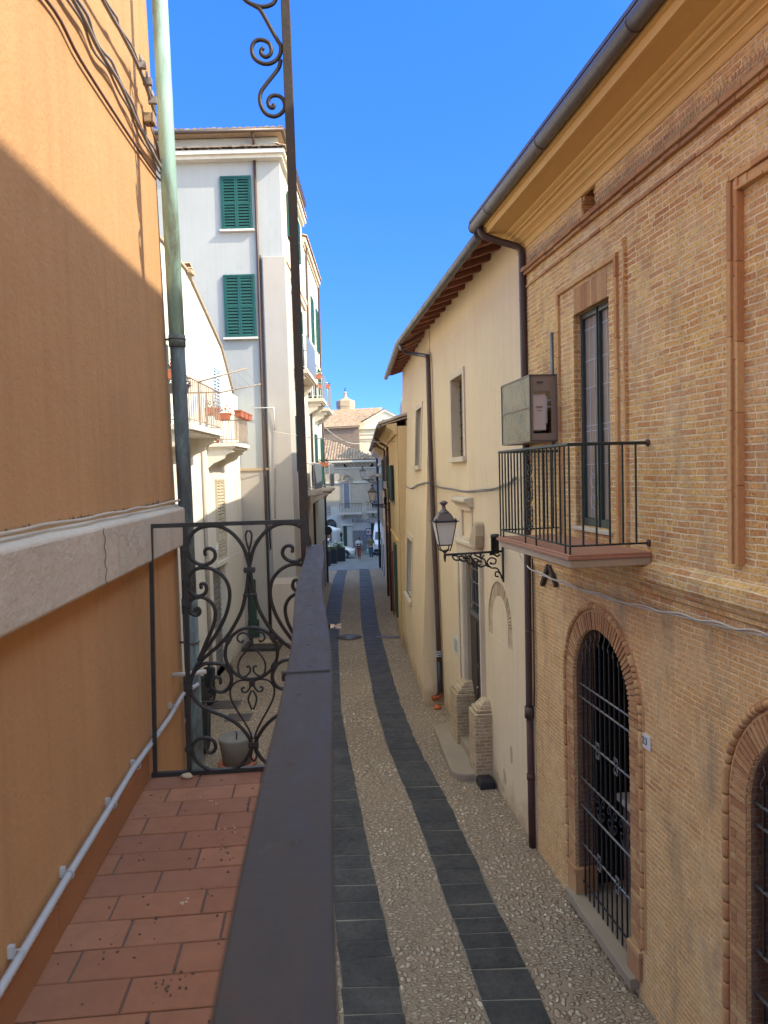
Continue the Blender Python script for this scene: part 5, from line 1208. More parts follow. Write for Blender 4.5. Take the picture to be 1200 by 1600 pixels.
for i in range(19): m.tube([(-2.62, -.17, .1+i*.15), (-1.08, -.17, .1+i*.15)], .03, 6)
m.build('roller_shutter', M['grey_metal'], lh)
m = MB(); A = arc(-2.2, 3.05, .62, 0, math.pi, 20)
outer = [(x, z) for x, z in arc(-2.2, 3.05, .75, 0, math.pi, 20)]
for i in range(20): m.prism([A[i], outer[i], outer[i+1], A[i+1]], -.02, .04)
m.box(-2.97, -1.43, -.02, .06, 2.93, 3.04); m.build('blind_arch', M['offwhite'], lh)
m = MB(); m.tube([(-.3, .05, 0), (-.3, .05, 7.8)], .05, 8); m.build('downpipe', M['beige_grey'], lh)
def corbel_balcony(parent, x0, x1, o, z, rail_mat, name, rail_h=1.0, thick=.10, nb=(9, 5), panels=None, corb=2, mat=M['offwhite']):
    m = MB(); m.box(x0, x1, -.02, o, z-thick, z); m.box(x0+.06, x1-.06, -.02, o-.06, z-thick-.05, z-thick)
    b = m.build('balcony', mat, parent, bevel=.01)
    for i in range(corb):
        x = x0+.22+(x1-x0-.44)*i/max(1, corb-1); w = .11
        m = MB(); m.prism([(0, z-thick-.05), (o-.14, z-thick-.05), (o-.14, z-thick-.13), (o*.62, z-thick-.20), (o*.55, z-thick-.30), (.15, z-thick-.42), (0, z-thick-.55)], x-w, x+w, axis='x'); m.build('corbel', mat, b)
    m = MB(); m.tube([(x0+.05, 0, z+rail_h), (x0+.05, o-.05, z+rail_h), (x1-.05, o-.05, z+rail_h), (x1-.05, 0, z+rail_h)], .018, 6); m.tube([(x0+.05, 0, z+.09), (x0+.05, o-.05, z+.09), (x1-.05, o-.05, z+.09), (x1-.05, 0, z+.09)], .012, 6); m.build('handrail', rail_mat, b)
    for i in range(nb[0]+1):
        x = x0+.05+(x1-x0-.1)*i/nb[0]; m = MB(); m.bar((x, o-.05, z+.0 if i in (0, nb[0]) else z+.09), (x, o-.05, z+rail_h), .016); m.build('baluster', rail_mat, b)
    for e in (x0+.05, x1-.05):
        for i in range(1, nb[1]): y = (o-.05)*i/nb[1]; m = MB(); m.bar((e, y, z+.09), (e, y, z+rail_h), .016); m.build('baluster', rail_mat, b)
    for P_ in panels or []:
        m = MB()
        if P_ == 'front': m.box(x0+.05, x1-.05, o-.03, o-.02, z+.06, z+rail_h)
        m.build('screen_panel', M['panel'], b)
    return b
b1 = corbel_balcony(lh, .75, 3.6, .80, 6.42, M['rail_rust'], 'b', .92, .12, (16, 5))
b2 = corbel_balcony(lh, -2.75, -.87, .80, 6.23, M['rail_rust'], 'b', .72, .10, (13, 5))
m = MB(); m.box(2.25, 3.3, -.0, .02, 6.45, 8.2); m.build('balcony_door', M['shutter_dark'], b1)
m = MB(); m.box(-2.4, -1.2, -.0, .02, 6.25, 7.6) ; m.build('balcony_door', M['offwhite'], b2)
m = MB(); m.box(2.2, 3.4, .75, .79, 7.36, 7.6) if False else m.box(2.4, 3.5, .30, .34, 7.35, 7.55); m.build('rolled_blind', M['shutter_dark'], b1)
def planter(F, x, o, z, l, label, fl=None, n=50, axis='x', pot=None, group=None, hgt=.17):
    e = root('flower_box', label, 'flower box', F, x, o, z, group=group)
    m = MB(); a, b = (l/2, .09) if axis == 'x' else (.09, l/2); v_ = [(x-a*.9, o-b*.85, z), (x+a*.9, o-b*.85, z), (x+a*.9, o+b*.85, z), (x-a*.9, o+b*.85, z), (x-a, o-b, z+hgt), (x+a, o-b, z+hgt), (x+a, o+b, z+hgt), (x-a, o+b, z+hgt)]
    m.hexa(v_); m.box(x-a*1.04, x+a*1.04, o-b*1.08, o+b*1.08, z+hgt-.03, z+hgt); m.build('trough', pot or M['pot'], e)
    m = MB(); m.box(x-a*.9, x+a*.9, o-b*.85, o+b*.85, z+hgt-.02, z+hgt+.005); m.build('soil', M['wood_dark'], e)
    if n:
        m = MB()
        for k in range(int(l/.14)+1):
            u = (k+.5)/(int(l/.14)+1)-.5; leaves(m, (x+(u*l if axis == 'x' else 0), o+(u*l if axis != 'x' else 0), z+hgt+.06), .10, n//4, .035)
        m.build('plant', M['leaf'], e)
    if fl:
        m = MB()
        for k in range(int(l/.14)+1):
            u = (k+.5)/(int(l/.14)+1)-.5; leaves(m, (x+(u*l if axis == 'x' else 0), o+(u*l if axis != 'x' else 0), z+hgt+.11), .11, n//3+8, .03)
        m.build('blossom', fl, e)
    return e
planter(L1, 3.55, .42, 7.02, .7, 'flower box of purple blossom on the near end of the upper balcony', M['flower_purple'], 60, 'y', M['gutter'])
planter(L1, 4.3, .6, 7.2, .5, 'small box of red geraniums showing left of the copper pipe', M['flower_red'], 50, 'y')
planter(L1, -.98, .12, 6.98, .5, 'terracotta trough with dry plants on the near rail of the lower balcony, wall side', M['leaf'], 16, 'y')
planter(L1, -.86, .46, 6.82, .42, 'terracotta trough with red flowers hung below the rail of the lower balcony', M['flower_red'], 20, 'y')
for i, lab in enumerate(('nearest empty terracotta trough along the street rail of the lower balcony', 'middle terracotta trough along the street rail of the lower balcony', 'farthest terracotta trough along the street rail of the lower balcony')):
    planter(L1, -1.18-i*.58, .84, 6.90, .5, lab, None, 0, 'x', group='troughs on the street rail')
po_ = root('flower_pot', 'small terracotta pot standing on the floor of the lower balcony', 'flower pot', L1, -1.0, .25, 6.23)
m = MB(); m.lathe([(.06, 0), (.09, .15), (.10, .15), (.10, .18), (0, .17)], (-1.0, .25, 6.23), 12); m.build('pot', M['pot'], po_)
dr_ = root('drying_rack', 'wire clothes drying rack standing out from the upper balcony rail', 'drying rack', L1, .8, .8, 7.3)
m = MB()
for x in (2.7, .95): 
    m.tube([(x, .75, 7.34 if x > 2 else 7.30), (x-.15, 1.75, 7.62 if x > 2 else 7.50)], .014, 6)
m.build('arms', M['rail_rust'], dr_)
m = MB()
for k in range(5): u = .25+k*.17; m.tube([(2.7-.15*u, .75+u, 7.34+.28*u), (1.85-.15*u, .75+u, 7.28+.26*u), (.95-.15*u, .75+u, 7.30+.20*u)], .005, 4)
m.build('lines', M['pvc'], dr_)

# tall white house
TW = Frame((-2.97, 23.7), 180)                       # front: x runs left, y out towards the camera
wh = root('tall_white_house', 'tall white house with green shutters, tiled cornice and a beige corner pier', 'house', TW, 1.5, 0, 0)
m = MB(); m.box(0, 5.5, -6.2, 0, -.3, 15.3); m.build('wall', M['white_dimmed'], wh)
m = MB(); m.box(.05, 5.5, -6.2, -.05, 15.3, 15.95); m.build('attic_wall', M['white_dimmed'], wh)
m = MB(); m.box(-.20, 5.5, 0, .40, 15.30, 15.42); m.box(-.20, 0, -6.2, 0, 15.30, 15.42); m.box(-.12, 5.5, 0, .28, 15.2, 15.3); m.box(-.12, 0, -6.2, 0, 15.2, 15.3); m.build('cornice', M['offwhite'], wh)
m = MB()
coppi(m, (5.5, .44, 15.43), (-5.72, 0, 0), (0, -.5, .12), 29, 1, .05); coppi(m, (-.23, .45, 15.43), (0, -6.6, 0), (.3, 0, .10), 33, 1, .05); m.build('cornice_tiles', M['tile_roof'], wh)
m = MB(); m.box(-.12, 5.5, 0, .30, 15.95, 16.03); m.box(-.12, .05, -6.2, 0, 15.95, 16.03); coppi(m, (5.5, .33, 16.03), (-5.7, 0, 0), (0, -.45, .06), 28, 1, .05)
m.hexa([(-.25, .3, 16.03), (5.5, .3, 16.03), (5.5, -6.2, 16.03), (-.25, -6.2, 16.03), (2.5, -2.7, 16.55), (5.5, -2.7, 16.55), (5.5, -4, 16.55), (2.5, -4, 16.55)]); m.build('roof', M['tile_roof'], wh)
m = MB(); m.tube([(5.5, .36, 16.0), (-.17, .36, 16.0), (-.17, -6.2, 16.0)], .06, 8); gx = m.build('gutter', M['gutter'], wh)
m = MB(); m.tube([(.77, .32, 15.95), (.77, .06, 15.8), (.77, .06, 15.45)], .04, 8); m.tube([(.77, .06, 15.25), (.77, .06, 12.2), (.79, .06, 8.0), (.80, .06, 4.2), (.80, .06, .0)], .042, 8); m.tube([(.70, .04, 12.3), (.71, .04, 3.0)], .02, 6); m.build('downpipe', M['downpipe'], wh)
shutter_window(wh, .95, 1.82, 13.10, 14.70, .03, M['shutter'], M['offwhite'], 2, .09)
shutter_window(wh, .95, 1.84, 9.75, 11.66, .03, M['shutter'], M['offwhite'], 2, .09)
m = MB(); m.box(-.10, .64, -.3, .12, -.3, 12.24); m.box(-.10, .02, -1.1, -.29, -.3, 12.24); m.build('corner_pier', M['beige_grey'], wh, bevel=.03, seg=2)
m = MB(); m.box(-.16, .72, -.3, .2, -.3, 1.9); m.hexa([(-.16, -.3, 1.9), (.72, -.3, 1.9), (.72, .2, 1.9), (-.16, .2, 1.9), (-.10, -.3, 2.1), (.64, -.3, 2.1), (.64, .12, 2.1), (-.10, .12, 2.1)]); m.build('pier_base', M['beige'], wh, bevel=.02)
m = MB(); m.box(.66, 1.7, 0, .07, 5.54, 5.62); m.build('ledge', M['stone'], wh)
m = MB(); m.box(.85, 1.75, 0, .03, 0, 5.54); m.build('lower_render', M['beige_grey'], wh)
m = MB(); m.box(1.22, 1.46, 0, .10, .75, 2.05); m.box(1.15, 1.5, 0, .14, .2, .75); m.build('meter_cabinet', M['shutter_dark'], wh, bevel=.01)
m = MB(); m.tube([(1.0, .1, 3.4), (1.45, .1, 3.1)], .012, 5); m.build('cable_end', M['cable'], wh)
hp = root('slate_slab', 'low slab of dark stone lying at the foot of the tall white house', 'slab', TW, .9, .7, 0)
m = MB(); m.box(.35, 1.5, .3, 1.3, -.02, .12); m.build('slab', M['basalt'], hp, bevel=.03)
m = MB(); m.box(.5, 1.3, .4, .9, .12, .22); m.build('upper_slab', M['stone'], hp, bevel=.03)
# the street side of the white row
SW = Frame((-2.97, 23.7), -90)                       # x towards the camera (negative = further), y over the street
def side_shutter(s0, s1, z0, z1, mat=M['shutter'], out=.03, parent=None): return shutter_window(parent or wh, s0, s1, z0, z1, out, mat, None, 2, .09)
class Off: pass
def side_root(*a, **k): return root(*a, **k)
sr = root('white_street_front', 'white street front of balconied flats running beyond the tall white house', 'house', SW, -9, 0, 0)
m = MB(); m.box(-13.0, -6.2, -6, .02, -.5, 14.75); m.build('wall', M['white'], sr)
m = MB(); m.box(-13.02, -6.2, -.02, .06, 10.4, 10.55); m.box(-13.05, -6.2, 0, .08, 14.5, 14.62); m.box(-13.1, -6.2, 0, .16, 14.62, 14.80); m.build('cornice', M['beige'], sr)
m = MB(); coppi(m, (-13.2, .2, 14.82), (7.0, 0, 0), (0, -3, 1), 40, 7, .06); m.hexa([(-13.1, .17, 14.8), (-6.2, .17, 14.8), (-6.2, -6, 14.8), (-13.1, -6, 14.8), (-13, -2.6, 15.9), (-6.2, -2.6, 15.9), (-6.2, -3, 15.9), (-13, -3, 15.9)]); m.build('roof', M['tile_roof'], sr)
m = MB(); m.tube([(-7.0, .14, 14.6), (-7.05, .08, 14.3), (-7.05, .07, 10.7), (-7.1, .25, 10.3), (-7.1, .07, 10.0), (-7.1, .07, 0)], .045, 8); m.tube([(-12.95, .08, 14.5), (-12.95, .08, -.2)], .05, 8); m.build('downpipe', M['downpipe'], sr)
side_shutter(-9.9, -9.0, 11.2, 13.1, parent=sr); side_shutter(-12.3, -11.4, 11.2, 13.1, parent=sr)
side_shutter(-9.9, -9.0, 8.6, 10.3, parent=sr); side_shutter(-12.5, -11.6, 8.6, 10.3, parent=sr)
side_shutter(-9.6, -8.8, 4.9, 7.1, parent=sr); side_shutter(-12.6, -11.8, 4.9, 7.1, parent=sr)
# side windows of the tall house sit on the same plane
shs = root('street_side_wall', 'sunlit street side of the tall white house with green shutters and mouldings', 'wall', SW, -3, 0, 0)
m = MB(); m.box(-6.2, -1.1, 0, .015, 8.0, 15.2); m.build('upper_plaster', M['white'], shs)
m = MB(); m.box(-6.2, -1.1, 0, .05, -.3, 8.0); m.build('lower_plaster', M['beige'], shs)
m = MB(); m.box(-6.2, -.02, 0, .14, 12.1, 12.28); m.box(-6.2, -1.1, 0, .10, 11.9, 12.1); m.box(-1.55, -1.1, 0, .12, 8.9, 11.4); m.box(-1.65, -1.0, 0, .18, 11.4, 11.5); m.build('moulding', M['beige'], shs)
for a, b, c, d in ((-2.1, -1.35, 13.3, 14.7), (-4.6, -3.8, 13.3, 14.7), (-2.7, -1.75, 9.0, 11.4), (-4.5, -3.6, 9.0, 11.4), (-2.2, -1.3, 5.5, 7.3)): shutter_window(shs, a, b, c, d, .06, M['shutter'], None, 2, .09)
m = MB(); m.box(-3.4, -3.1, 0, .12, 6.7, 7.2); m.build('vent_box', M['offwhite'], shs)
corbel_balcony(shs, -4.6, -1.45, .55, 8.92, M['white_metal'], 'b', 1.15, .14, (14, 4), ['front'], 2, M['beige'])
corbel_balcony(sr, -8.2, -6.3, .66, 8.45, M['white_metal'], 'b', 1.0, .14, (10, 4), ['front'], 2, M['beige'])
corbel_balcony(sr, -11.2, -9.0, .70, 8.30, M['white_metal'], 'b', 1.1, .14, (10, 4), ['front'], 2, M['beige'])
corbel_balcony(shs, -5.9, -2.7, .55, 4.78, M['white_metal'], 'b', 1.0, .16, (14, 4), ['front'], 0, M['beige'])
corbel_balcony(sr, -9.3, -6.9, .82, 4.80, M['white_metal'], 'b', 1.0, .12, (10, 4), ['front'], 2, M['beige'])
planter(SW, -6.25, .35, 9.2, .5, 'trough hung on the near rail of the second upper balcony of the white flats', M['leaf'], 20, 'y')
planter(SW, -9.1, .45, 9.15, .6, 'leafy trough on the near rail of the farthest upper balcony', None, 60, 'y')
planter(SW, -6.8, .5, 5.7, .5, 'trough of green plants on the lower far balcony of the white flats', None, 70, 'y')
bs_ = root('bar_sign', 'round black hanging sign bracketed to the end of the white flats', 'sign', SW, -12.87, .3, 2.6)
m = MB(); m.tube([(-12.9, .16, 2.6), (-12.84, .16, 2.6)], .22, 20); m.build('disc', M['black_plastic'], bs_)
m = MB(); m.tube([(-12.87, 0, 2.95), (-12.87, .22, 2.95)], .02, 6); m.tube([(-12.87, .16, 2.95), (-12.87, .16, 2.82)], .012, 5); m.build('bracket', M['iron'], bs_)
for a, b in ((-12.7, -11.5), (-10.5, -9.6)): m = MB(); m.box(a, b, .02, .06, -.5, 2.2); m.build('street_door', M['grey_metal'], sr)
# concrete pot and other things at the foot of the lane
p = on_ground(371, 1196); cp = root('concrete_pot', 'pale concrete planter on a terracotta saucer, seen through the railing foot', 'planter', WORLD, p.x, p.y, 0)
m = MB(); m.lathe([(.26, .05), (.31, .42), (.325, .50), (.33, .55), (.29, .55), (.27, .50), (0, .49)], (p.x, p.y, 0), 20); m.build('pot', M['grey_pot'], cp)
m = MB(); m.lathe([(.27, 0), (.36, .06), (.34, .075), (.2, .05), (0, .05)], (p.x, p.y, 0), 20); m.build('saucer', M['pot'], cp)
m = MB(); m.tube([(p.x, p.y, .49), (p.x+.01, p.y, .60), (p.x-.01, p.y, .64)], .015, 5); m.build('stump', M['wood_dark'], cp)
# parked moped, mostly behind the copper pipe
def moped(x, y, ang, label):
    F = Frame((x, y), ang); e = root('moped', label, 'moped', F, 0, 0, 0)
    for cx in (-.58, .58):
        m = MB(); m.tube([(cx+.21*math.cos(a), 0, .24+.21*math.sin(a)) for a in [i*math.pi/10 for i in range(20)]], .05, 8, closed=True); w = m.build('wheel', M['tyre'], e)
        m = MB(); m.tube([(cx, -.03, .24), (cx, .03, .24)], .12, 12); m.build('rim', M['alloy'], w)
    m = MB(); m.prism([(-.75, .45), (-.55, .72), (.0, .74), (.12, .40), (.42, .30), (.55, .9), (.62, .88), (.56, .34), (.40, .22), (-.3, .22)], -.14, .14); m.build('bodywork', M['black_plastic'], e, bevel=.05, seg=2)
    m = MB(); m.box(-.6, .05, -.13, .13, .73, .84); m.build('saddle', M['tyre'], e, bevel=.04, seg=2)
    m = MB(); m.tube([(.58, 0, .5), (.52, 0, 1.0)], .03, 8); m.tube([(.46, -.33, 1.04), (.52, 0, 1.0), (.46, .33, 1.04)], .018, 6); m.build('handlebar', M['iron'], e)
    m = MB(); m.box(-.85, -.58, -.18, .18, .8, 1.08); m.build('top_box', M['black_plastic'], e, bevel=.04, seg=2)
    m = MB(); m.ball((.66, 0, .80), .07, 8, 6); m.build('headlight', M['lamp_lens'], e)
p = on_ground(322, 1118); moped(p.x-.18, p.y+.25, 80, 'black moped parked behind the copper downpipe in the lane')
p = on_ground(324, 1196); moped(p.x-.25, p.y+.1, 85, 'second black moped parked nearer, hidden behind the copper downpipe foot')
# loose cables across the lane and the street
def span(label, a, b, sag, r, n=14):
    a, b = Vector(a), Vector(b); P = [a+(b-a)*i/n-Vector((0, 0, sag*4*(i/n)*(1-i/n))) for i in range(n+1)]
    m = MB(); m.tube(P, r, 5); o = m.build('overhead_cable', M['cable_white'], None, origin=a); o.location = a; o['label'] = label; o['category'] = 'cable'; o['group'] = 'cables strung over the street'
span('pale cable strung from the white house corner across to the cream house', on_depth(425, 674, 22.9), on_depth(628, 690, 24), .12, .014)
span('cable sagging from the white flats down to the far palazzo roof', on_depth(500, 660, 37), on_depth(572, 690, 50), .5, .02)
span('dark cable looping in the lane from the low house to the white pier', on_depth(322, 862, 18), on_depth(412, 832, 23.5), .1, .012)
span('second cable looping under the first in the lane', on_depth(322, 875, 18), on_depth(410, 837, 23.5), .2, .010)
span('thin wire crossing the church gable', on_depth(560, 653, 60), on_depth(626, 650, 60), .05, .012)
ar = root('cable_arm', 'thin pale cable arm across the downpipe of the tall white house', 'cable arm', TW, .4, .2, 6.9)
a = TW.at(392, 637, .2); b_ = TW.at(428, 637, .2); c_ = TW.at(429, 672, .2)
m = MB(); m.tube([(a[0], .15, a[1]), (b_[0], .2, b_[1]), (c_[0], .15, c_[1])], .02, 6); m.build('rod', M['white_metal'], ar)
m = MB(); q = TW.at(429, 785, .15); m.tube([(c_[0], .15, c_[1]), (q[0], .15, q[1]), (q[0], .14, 4.0)], .014, 5); m.build('drop_cable', M['cable'], ar)
# ================================================================== FAR END: PALAZZO, CHURCH
FP = Frame((-2, 64), 180)
pz = root('far_palazzo', 'brick palazzo closing the street, left part sunlit and right part in shade', 'house', FP, 0, 0, -1.32)
EV = FP.at(560, 722)[1]; xr_w = FP.at(592, 722)[0]
m = MB(); m.box(xr_w, 9, -9, 0, 2.65, EV); m.build('upper_wall', M['brick_far'], pz)
m = MB(); m.box(-6, 9, -9, 0, -1.6, 2.65); m.build('lower_wall', M['far_grey'], pz)
def fx(px, py, o=0): return FP.at(px, py, o)
m = MB(); m.box(xr_w-.3, 9.2, 0, .44, EV, EV+.165); m.box(xr_w-.1, 9.2, 0, .16, EV-.12, EV); z_ = fx(560, 731)[1]; m.box(xr_w, 9, 0, .06, z_-.05, z_+.05); z_ = fx(560, 753)[1]; m.box(xr_w, 9, 0, .08, z_-.08, z_+.08); m.build('cornice', M['church'], pz)
m = MB(); x = xr_w
while x < 9: m.box(x, x+.14, 0, .28, EV-.26, EV-.05); x += .34
m.build('dentils', M['stone'], pz)
v_ = [FP.loc(Vector((x, y, 0))) for x, y in ((1.75, 61.9), (8, 61.9), (8, 71), (1.75, 71))]
m = MB(); m.prism([(a, b) for a, b, c in v_], -1.5, 11.6, axis='z'); m.build('facade_shadow_block', M['far_grey'], pz)  # added unseen block; its near corner casts the palazzo's shadow edge
xr_ = FP.at(594, 714)[0]; m = MB(); W_ = 13.0; rows = 15; run, rise = 6.6, 2.5
ncol = 54
for i in range(ncol):
    x = xr_+W_*i/ncol; k = min(rows, int(rows*(x-xr_)/6.2)+1)
    coppi(m, (x, .45, EV+.18), (W_/ncol, 0, 0), (0, -run*k/rows, rise*k/rows), 1, k, .07)
m.add([(xr_, .42, EV+.16), (xr_+W_, .42, EV+.16), (xr_+W_, -6.2, EV+2.62), (xr_+6.2, -6.2, EV+2.62)], [(0, 1, 2, 3)])
m.add([(xr_, .42, EV+.16), (xr_+6.2, -6.2, EV+2.62), (xr_, -12, EV+.16)], [(0, 1, 2)]); m.add([(xr_+6.2, -6.2, EV+2.62), (xr_+W_, -6.2, EV+2.62), (xr_+W_, -12, EV+.16), (xr_, -12, EV+.16)], [(0, 1, 2, 3)])
m.build('roof', M['tile_roof'], pz)
def fbox(px0, py0, px1, py1, o0, o1, mat, name, parent=pz):
    a, zt = FP.at(px0, py0); b, zb = FP.at(px1, py1); m = MB(); m.box(a, b, o0, o1, zb, zt); return m.build(name, mat, parent)
for px in (540, 581):
    a, z = FP.at(px, 726); m = MB(); m.prism([(a+.16*math.cos(t_), z+.22*math.sin(t_)) for t_ in [i*math.pi/8 for i in range(16)]], 0, .03); m.build('oval_window', M['dark'], pz)
for px in (542, 584):
    a, z = FP.at(px, 749); rr = .48
    m = MB(); A = arc(a, z, rr*.72, 0, math.pi, 14); O_ = arc(a, z, rr, 0, math.pi, 14)
    for i in range(14): m.prism([A[i], O_[i], O_[i+1], A[i+1]], 0, .14)
    m.box(a-rr*1.1, a+rr*1.1, 0, .18, z-.18, z-.05); l = m.build('lunette', M['stone'], pz)
for x0, x1 in ((537, 546.5), (582, 590)):
    w = fbox(x0, 755, x1, 793, 0, .05, M['grey_metal'], 'balcony_window'); 
    a, zt = FP.at(x0, 755); b, zb = FP.at(x1, 793); m = MB(); m.box(min(a, b)-.1, min(a, b), 0, .08, zb, zt); m.box(max(a, b), max(a, b)+.1, 0, .08, zb, zt); m.box(min(a, b)-.1, max(a, b)+.1, 0, .09, zt, zt+.12); m.build('window_frame', M['far_grey'], w)
def far_balcony(x0, x1, pyb, pyt):
    a, z = FP.at(x0, pyb, .8); b, z2 = FP.at(x1, pyb, .8); zt = FP.at(x0, pyt, .8)[1]; lo_, hi = min(a, b), max(a, b)
    m = MB(); m.box(lo_, hi, 0, .85, z-.16, z); bb_ = m.build('balcony', M['far_grey'], pz)
    m = MB(); m.box(lo_+.04, hi-.04, .78, .81, zt-.03, zt); m.box(lo_+.04, lo_+.07, 0, .8, zt-.03, zt); m.box(hi-.07, hi-.04, 0, .8, zt-.03, zt); m.build('handrail', M['iron'], bb_)
    n = int((hi-lo_)/.13)
    for i in range(n+1): m = MB(); x = lo_+.05+(hi-lo_-.1)*i/n; m.bar((x, .79, z), (x, .79, zt), .025); m.build('baluster', M['iron'], bb_)
    for x in (lo_+.3, hi-.3): m = MB(); m.prism([(0, z-.16), (.7, z-.16), (.65, z-.3), (.1, z-.6), (0, z-.65)], x-.1, x+.1, axis='x'); m.build('corbel', M['far_grey'], bb_)
far_balcony(530, 566, 801.5, 787); far_balcony(573, 592, 799, 784)
w = fbox(511, 790, 516.5, 804, 0, .04, M['dark'], 'grille_window')
m = MB(); a, zt = FP.at(511, 790); b, zb = FP.at(516.5, 804)
for i in range(4): x = a+(b-a)*(i+.5)/4; m.bar((x, .06, zb), (x, .06, zt), .03)
for i in range(4): z = zb+(zt-zb)*(i+.5)/4; m.bar((a, .06, z), (b, .06, z), .03)
m.build('bars', M['white_metal'], w)
fbox(500, 807, 528, 866, 0, .05, M['white'], 'white_shopfront')
a, z = FP.at(517, 820); m = MB(); m.prism([(a-.5, z-.6)]+[(a-.5*math.cos(t_), z+.5*math.sin(t_)) for t_ in [i*math.pi/12 for i in range(13)]]+[(a+.5, z-.6)], .05, .07); m.build('arched_window', M['glass'], pz)
fbox(512, 832, 518.5, 846, .05, .09, M['wood'], 'brown_door')
fbox(536.5, 822, 543, 862, 0, .03, M['shutter_dark'], 'glass_door'); fbox(534.5, 820, 536.5, 862, 0, .1, M['church'], 'door_jamb'); fbox(543, 820, 551, 862, 0, .06, M['far_grey'], 'door_pier'); fbox(533, 819, 551, 821, 0, .2, M['church'], 'door_lintel')
gd = fbox(551, 829, 577, 866, 0, .04, M['grey_metal'], 'garage_door')
m = MB(); a, zt = FP.at(551, 829); b, zb = FP.at(577, 866)
for i in range(1, 9): x = a+(b-a)*i/9; m.box(x-.012, x+.012, .04, .06, zb, zt)
m.build('ribs', M['gutter_zinc'], gd)
fbox(579.5, 817, 592, 866, 0, .03, M['wood_dark'], 'dark_doorway'); fbox(577, 815.5, 594, 817, 0, .15, M['stone'], 'door_lintel')
ss = root('shop_sign', 'row of dark letters over the grey garage door of the far palazzo', 'sign', FP, FP.at(564, 814)[0], .1, FP.at(564, 814)[1])
a, z = FP.at(564, 814.5, .1); m = MB(); m.box(a-.78, a+.78, .0, .03, z-.26, z+.26); m.build('board', M['far_grey'], ss)
text_on(ss, 'PARIANO', a, .035, z, .52, M['ink'], 1.5)
s2 = root('wall_notice', 'small framed white notice board right of the garage door', 'sign', FP, FP.at(576, 831)[0], .1, FP.at(576, 831)[1])
a, z = FP.at(576.2, 831, .1); m = MB(); m.box(a-.25, a+.25, .04, .10, z-.3, z+.3); m.build('frame', M['black_plastic'], s2)
m = MB(); m.box(a-.2, a+.2, .10, .11, z-.24, z+.24); m.build('sheet', M['sign_white'], s2)
m = MB(); m.box(a-.05, a+.14, .11, .115, z-.14, z+.1); m.box(a-.15, a-.10, .11, .115, z-.16, z+.18); m.build('print', M['cloth_red'], s2)
wl = root('wall_lantern', 'small black wall lantern on the white shopfront beside the glass door', 'lantern', FP, FP.at(533, 836)[0], .2, FP.at(533, 836)[1])
a, z = FP.at(533, 836, .25); m = MB(); m.tube([(a, 0, z-.35), (a, .25, z-.35), (a, .25, z-.2)], .03, 6); m.lathe([(.05, -.2), (.10, .05), (.16, .08), (.05, .2), (.03, .28), (0, .3)], (a, .25, z), 8); m.build('lantern', M['iron'], wl)
m = MB(); m.lathe([(.04, -.6), (.06, -.4), (.1, -.35), (0, -.34)], (a, .25, z), 8); m.build('bracket', M['iron'], wl)
# church behind
FC = Frame((-2, 80), 180)
cu = root('church', 'old church with tiled roof, pale gable and stone lantern rising behind the palazzo', 'church', FC, 0, 0, -1.3)
cx_ = lambda px, py, o=0: FC.at(px, py, o)
ap = cx_(601, 639); gl = cx_(561, 663); gr_ = cx_(622, 659)
ex, ez = gl; xr = 2*ap[0]-gl[0]
m = MB(); m.prism([(gl[0], -1.3), (gl[0], ez-.2), (ap[0], ap[1]-.1), (xr, ez-.2), (xr, -1.3)], -14, 0); m.build('gabled_wall', M['church'], cu)
m = MB()
for a, b in ((gl, ap), ((xr, ez), ap)): m.hexa([(a[0], 0, a[1]-.25), (a[0], .12, a[1]-.25), (b[0], .12, b[1]-.25), (b[0], 0, b[1]-.25), (a[0], 0, a[1]+.0), (a[0], .12, a[1]+.0), (b[0], .12, b[1]), (b[0], 0, b[1])])
for py in (669, 677, 684): z = cx_(580, py)[1]; m.box(xr, gl[0], 0, .10 if py != 669 else .3, z-.10, z+.10)
xx = cx_(588, 680)[0]; m.box(xx-.15, xx+.15, 0, .12, 0, ez-1); m.build('mouldings', M['church'], cu)
w_ = cx_(600, 660); m = MB(); m.box(w_[0]-.17, w_[0]+.17, 0, .02, w_[1]-.3, w_[1]+.3); m.build('gable_window', M['dark'], cu)
# nave and its long roof to the left of the gable
sl = [cx_(500, 669, 1.5), cx_(561, 663, 1.5)]
m = MB(); m.box(gl[0]+.01, gl[0]+11, -9, 1.4, -1.3, sl[1][1]-.25); m.build('nave_wall', M['brick_dark'], cu)
m = MB(); lz = sl[1][1]-.2; tz = ap[1]; lft = gl[0]+11
P_, Q_ = (ap[0]-.0, -7.5, tz), (lft, -7.5, tz-.6)
rz = 13.15
coppi(m, (gl[0]-.15, 1.7, lz), (11.2, 0, -.25), (-2.4, -9.7, rz-lz), 56, 24, .08); m.hexa([(gl[0]-.1, 1.7, lz-.1), (lft, 1.7, lz-.35), (lft-2.4, -8, rz-.4), (gl[0]-2.5, -8, rz-.1), (gl[0]-.1, 1.7, lz-.02), (lft, 1.7, lz-.27), (lft-2.4, -8, rz-.32), (gl[0]-2.5, -8, rz-.02)])
coppi(m, (gl[0]+.2, .2, ez), (ap[0]-gl[0]-.2, 0, ap[1]-ez), (0, -14, 0), 14, 30, .08)
m.poly((gl[0]+.2, .15, ez), (ap[0], .15, ap[1]), (ap[0], -14, ap[1]), (gl[0]+.2, -14, ez)); m.poly((xr, .15, ez), (ap[0], .15, ap[1]), (ap[0], -14, ap[1]), (xr, -14, ez)); m.build('roof', M['tile_roof'], cu)
FL_ = Frame((-2, 92), 180)
def lx(px, py): return FL_.at(px, py)
c = 2.38; zb, zt = 13.0, 14.45; r0 = 1.12; ty = -12.0
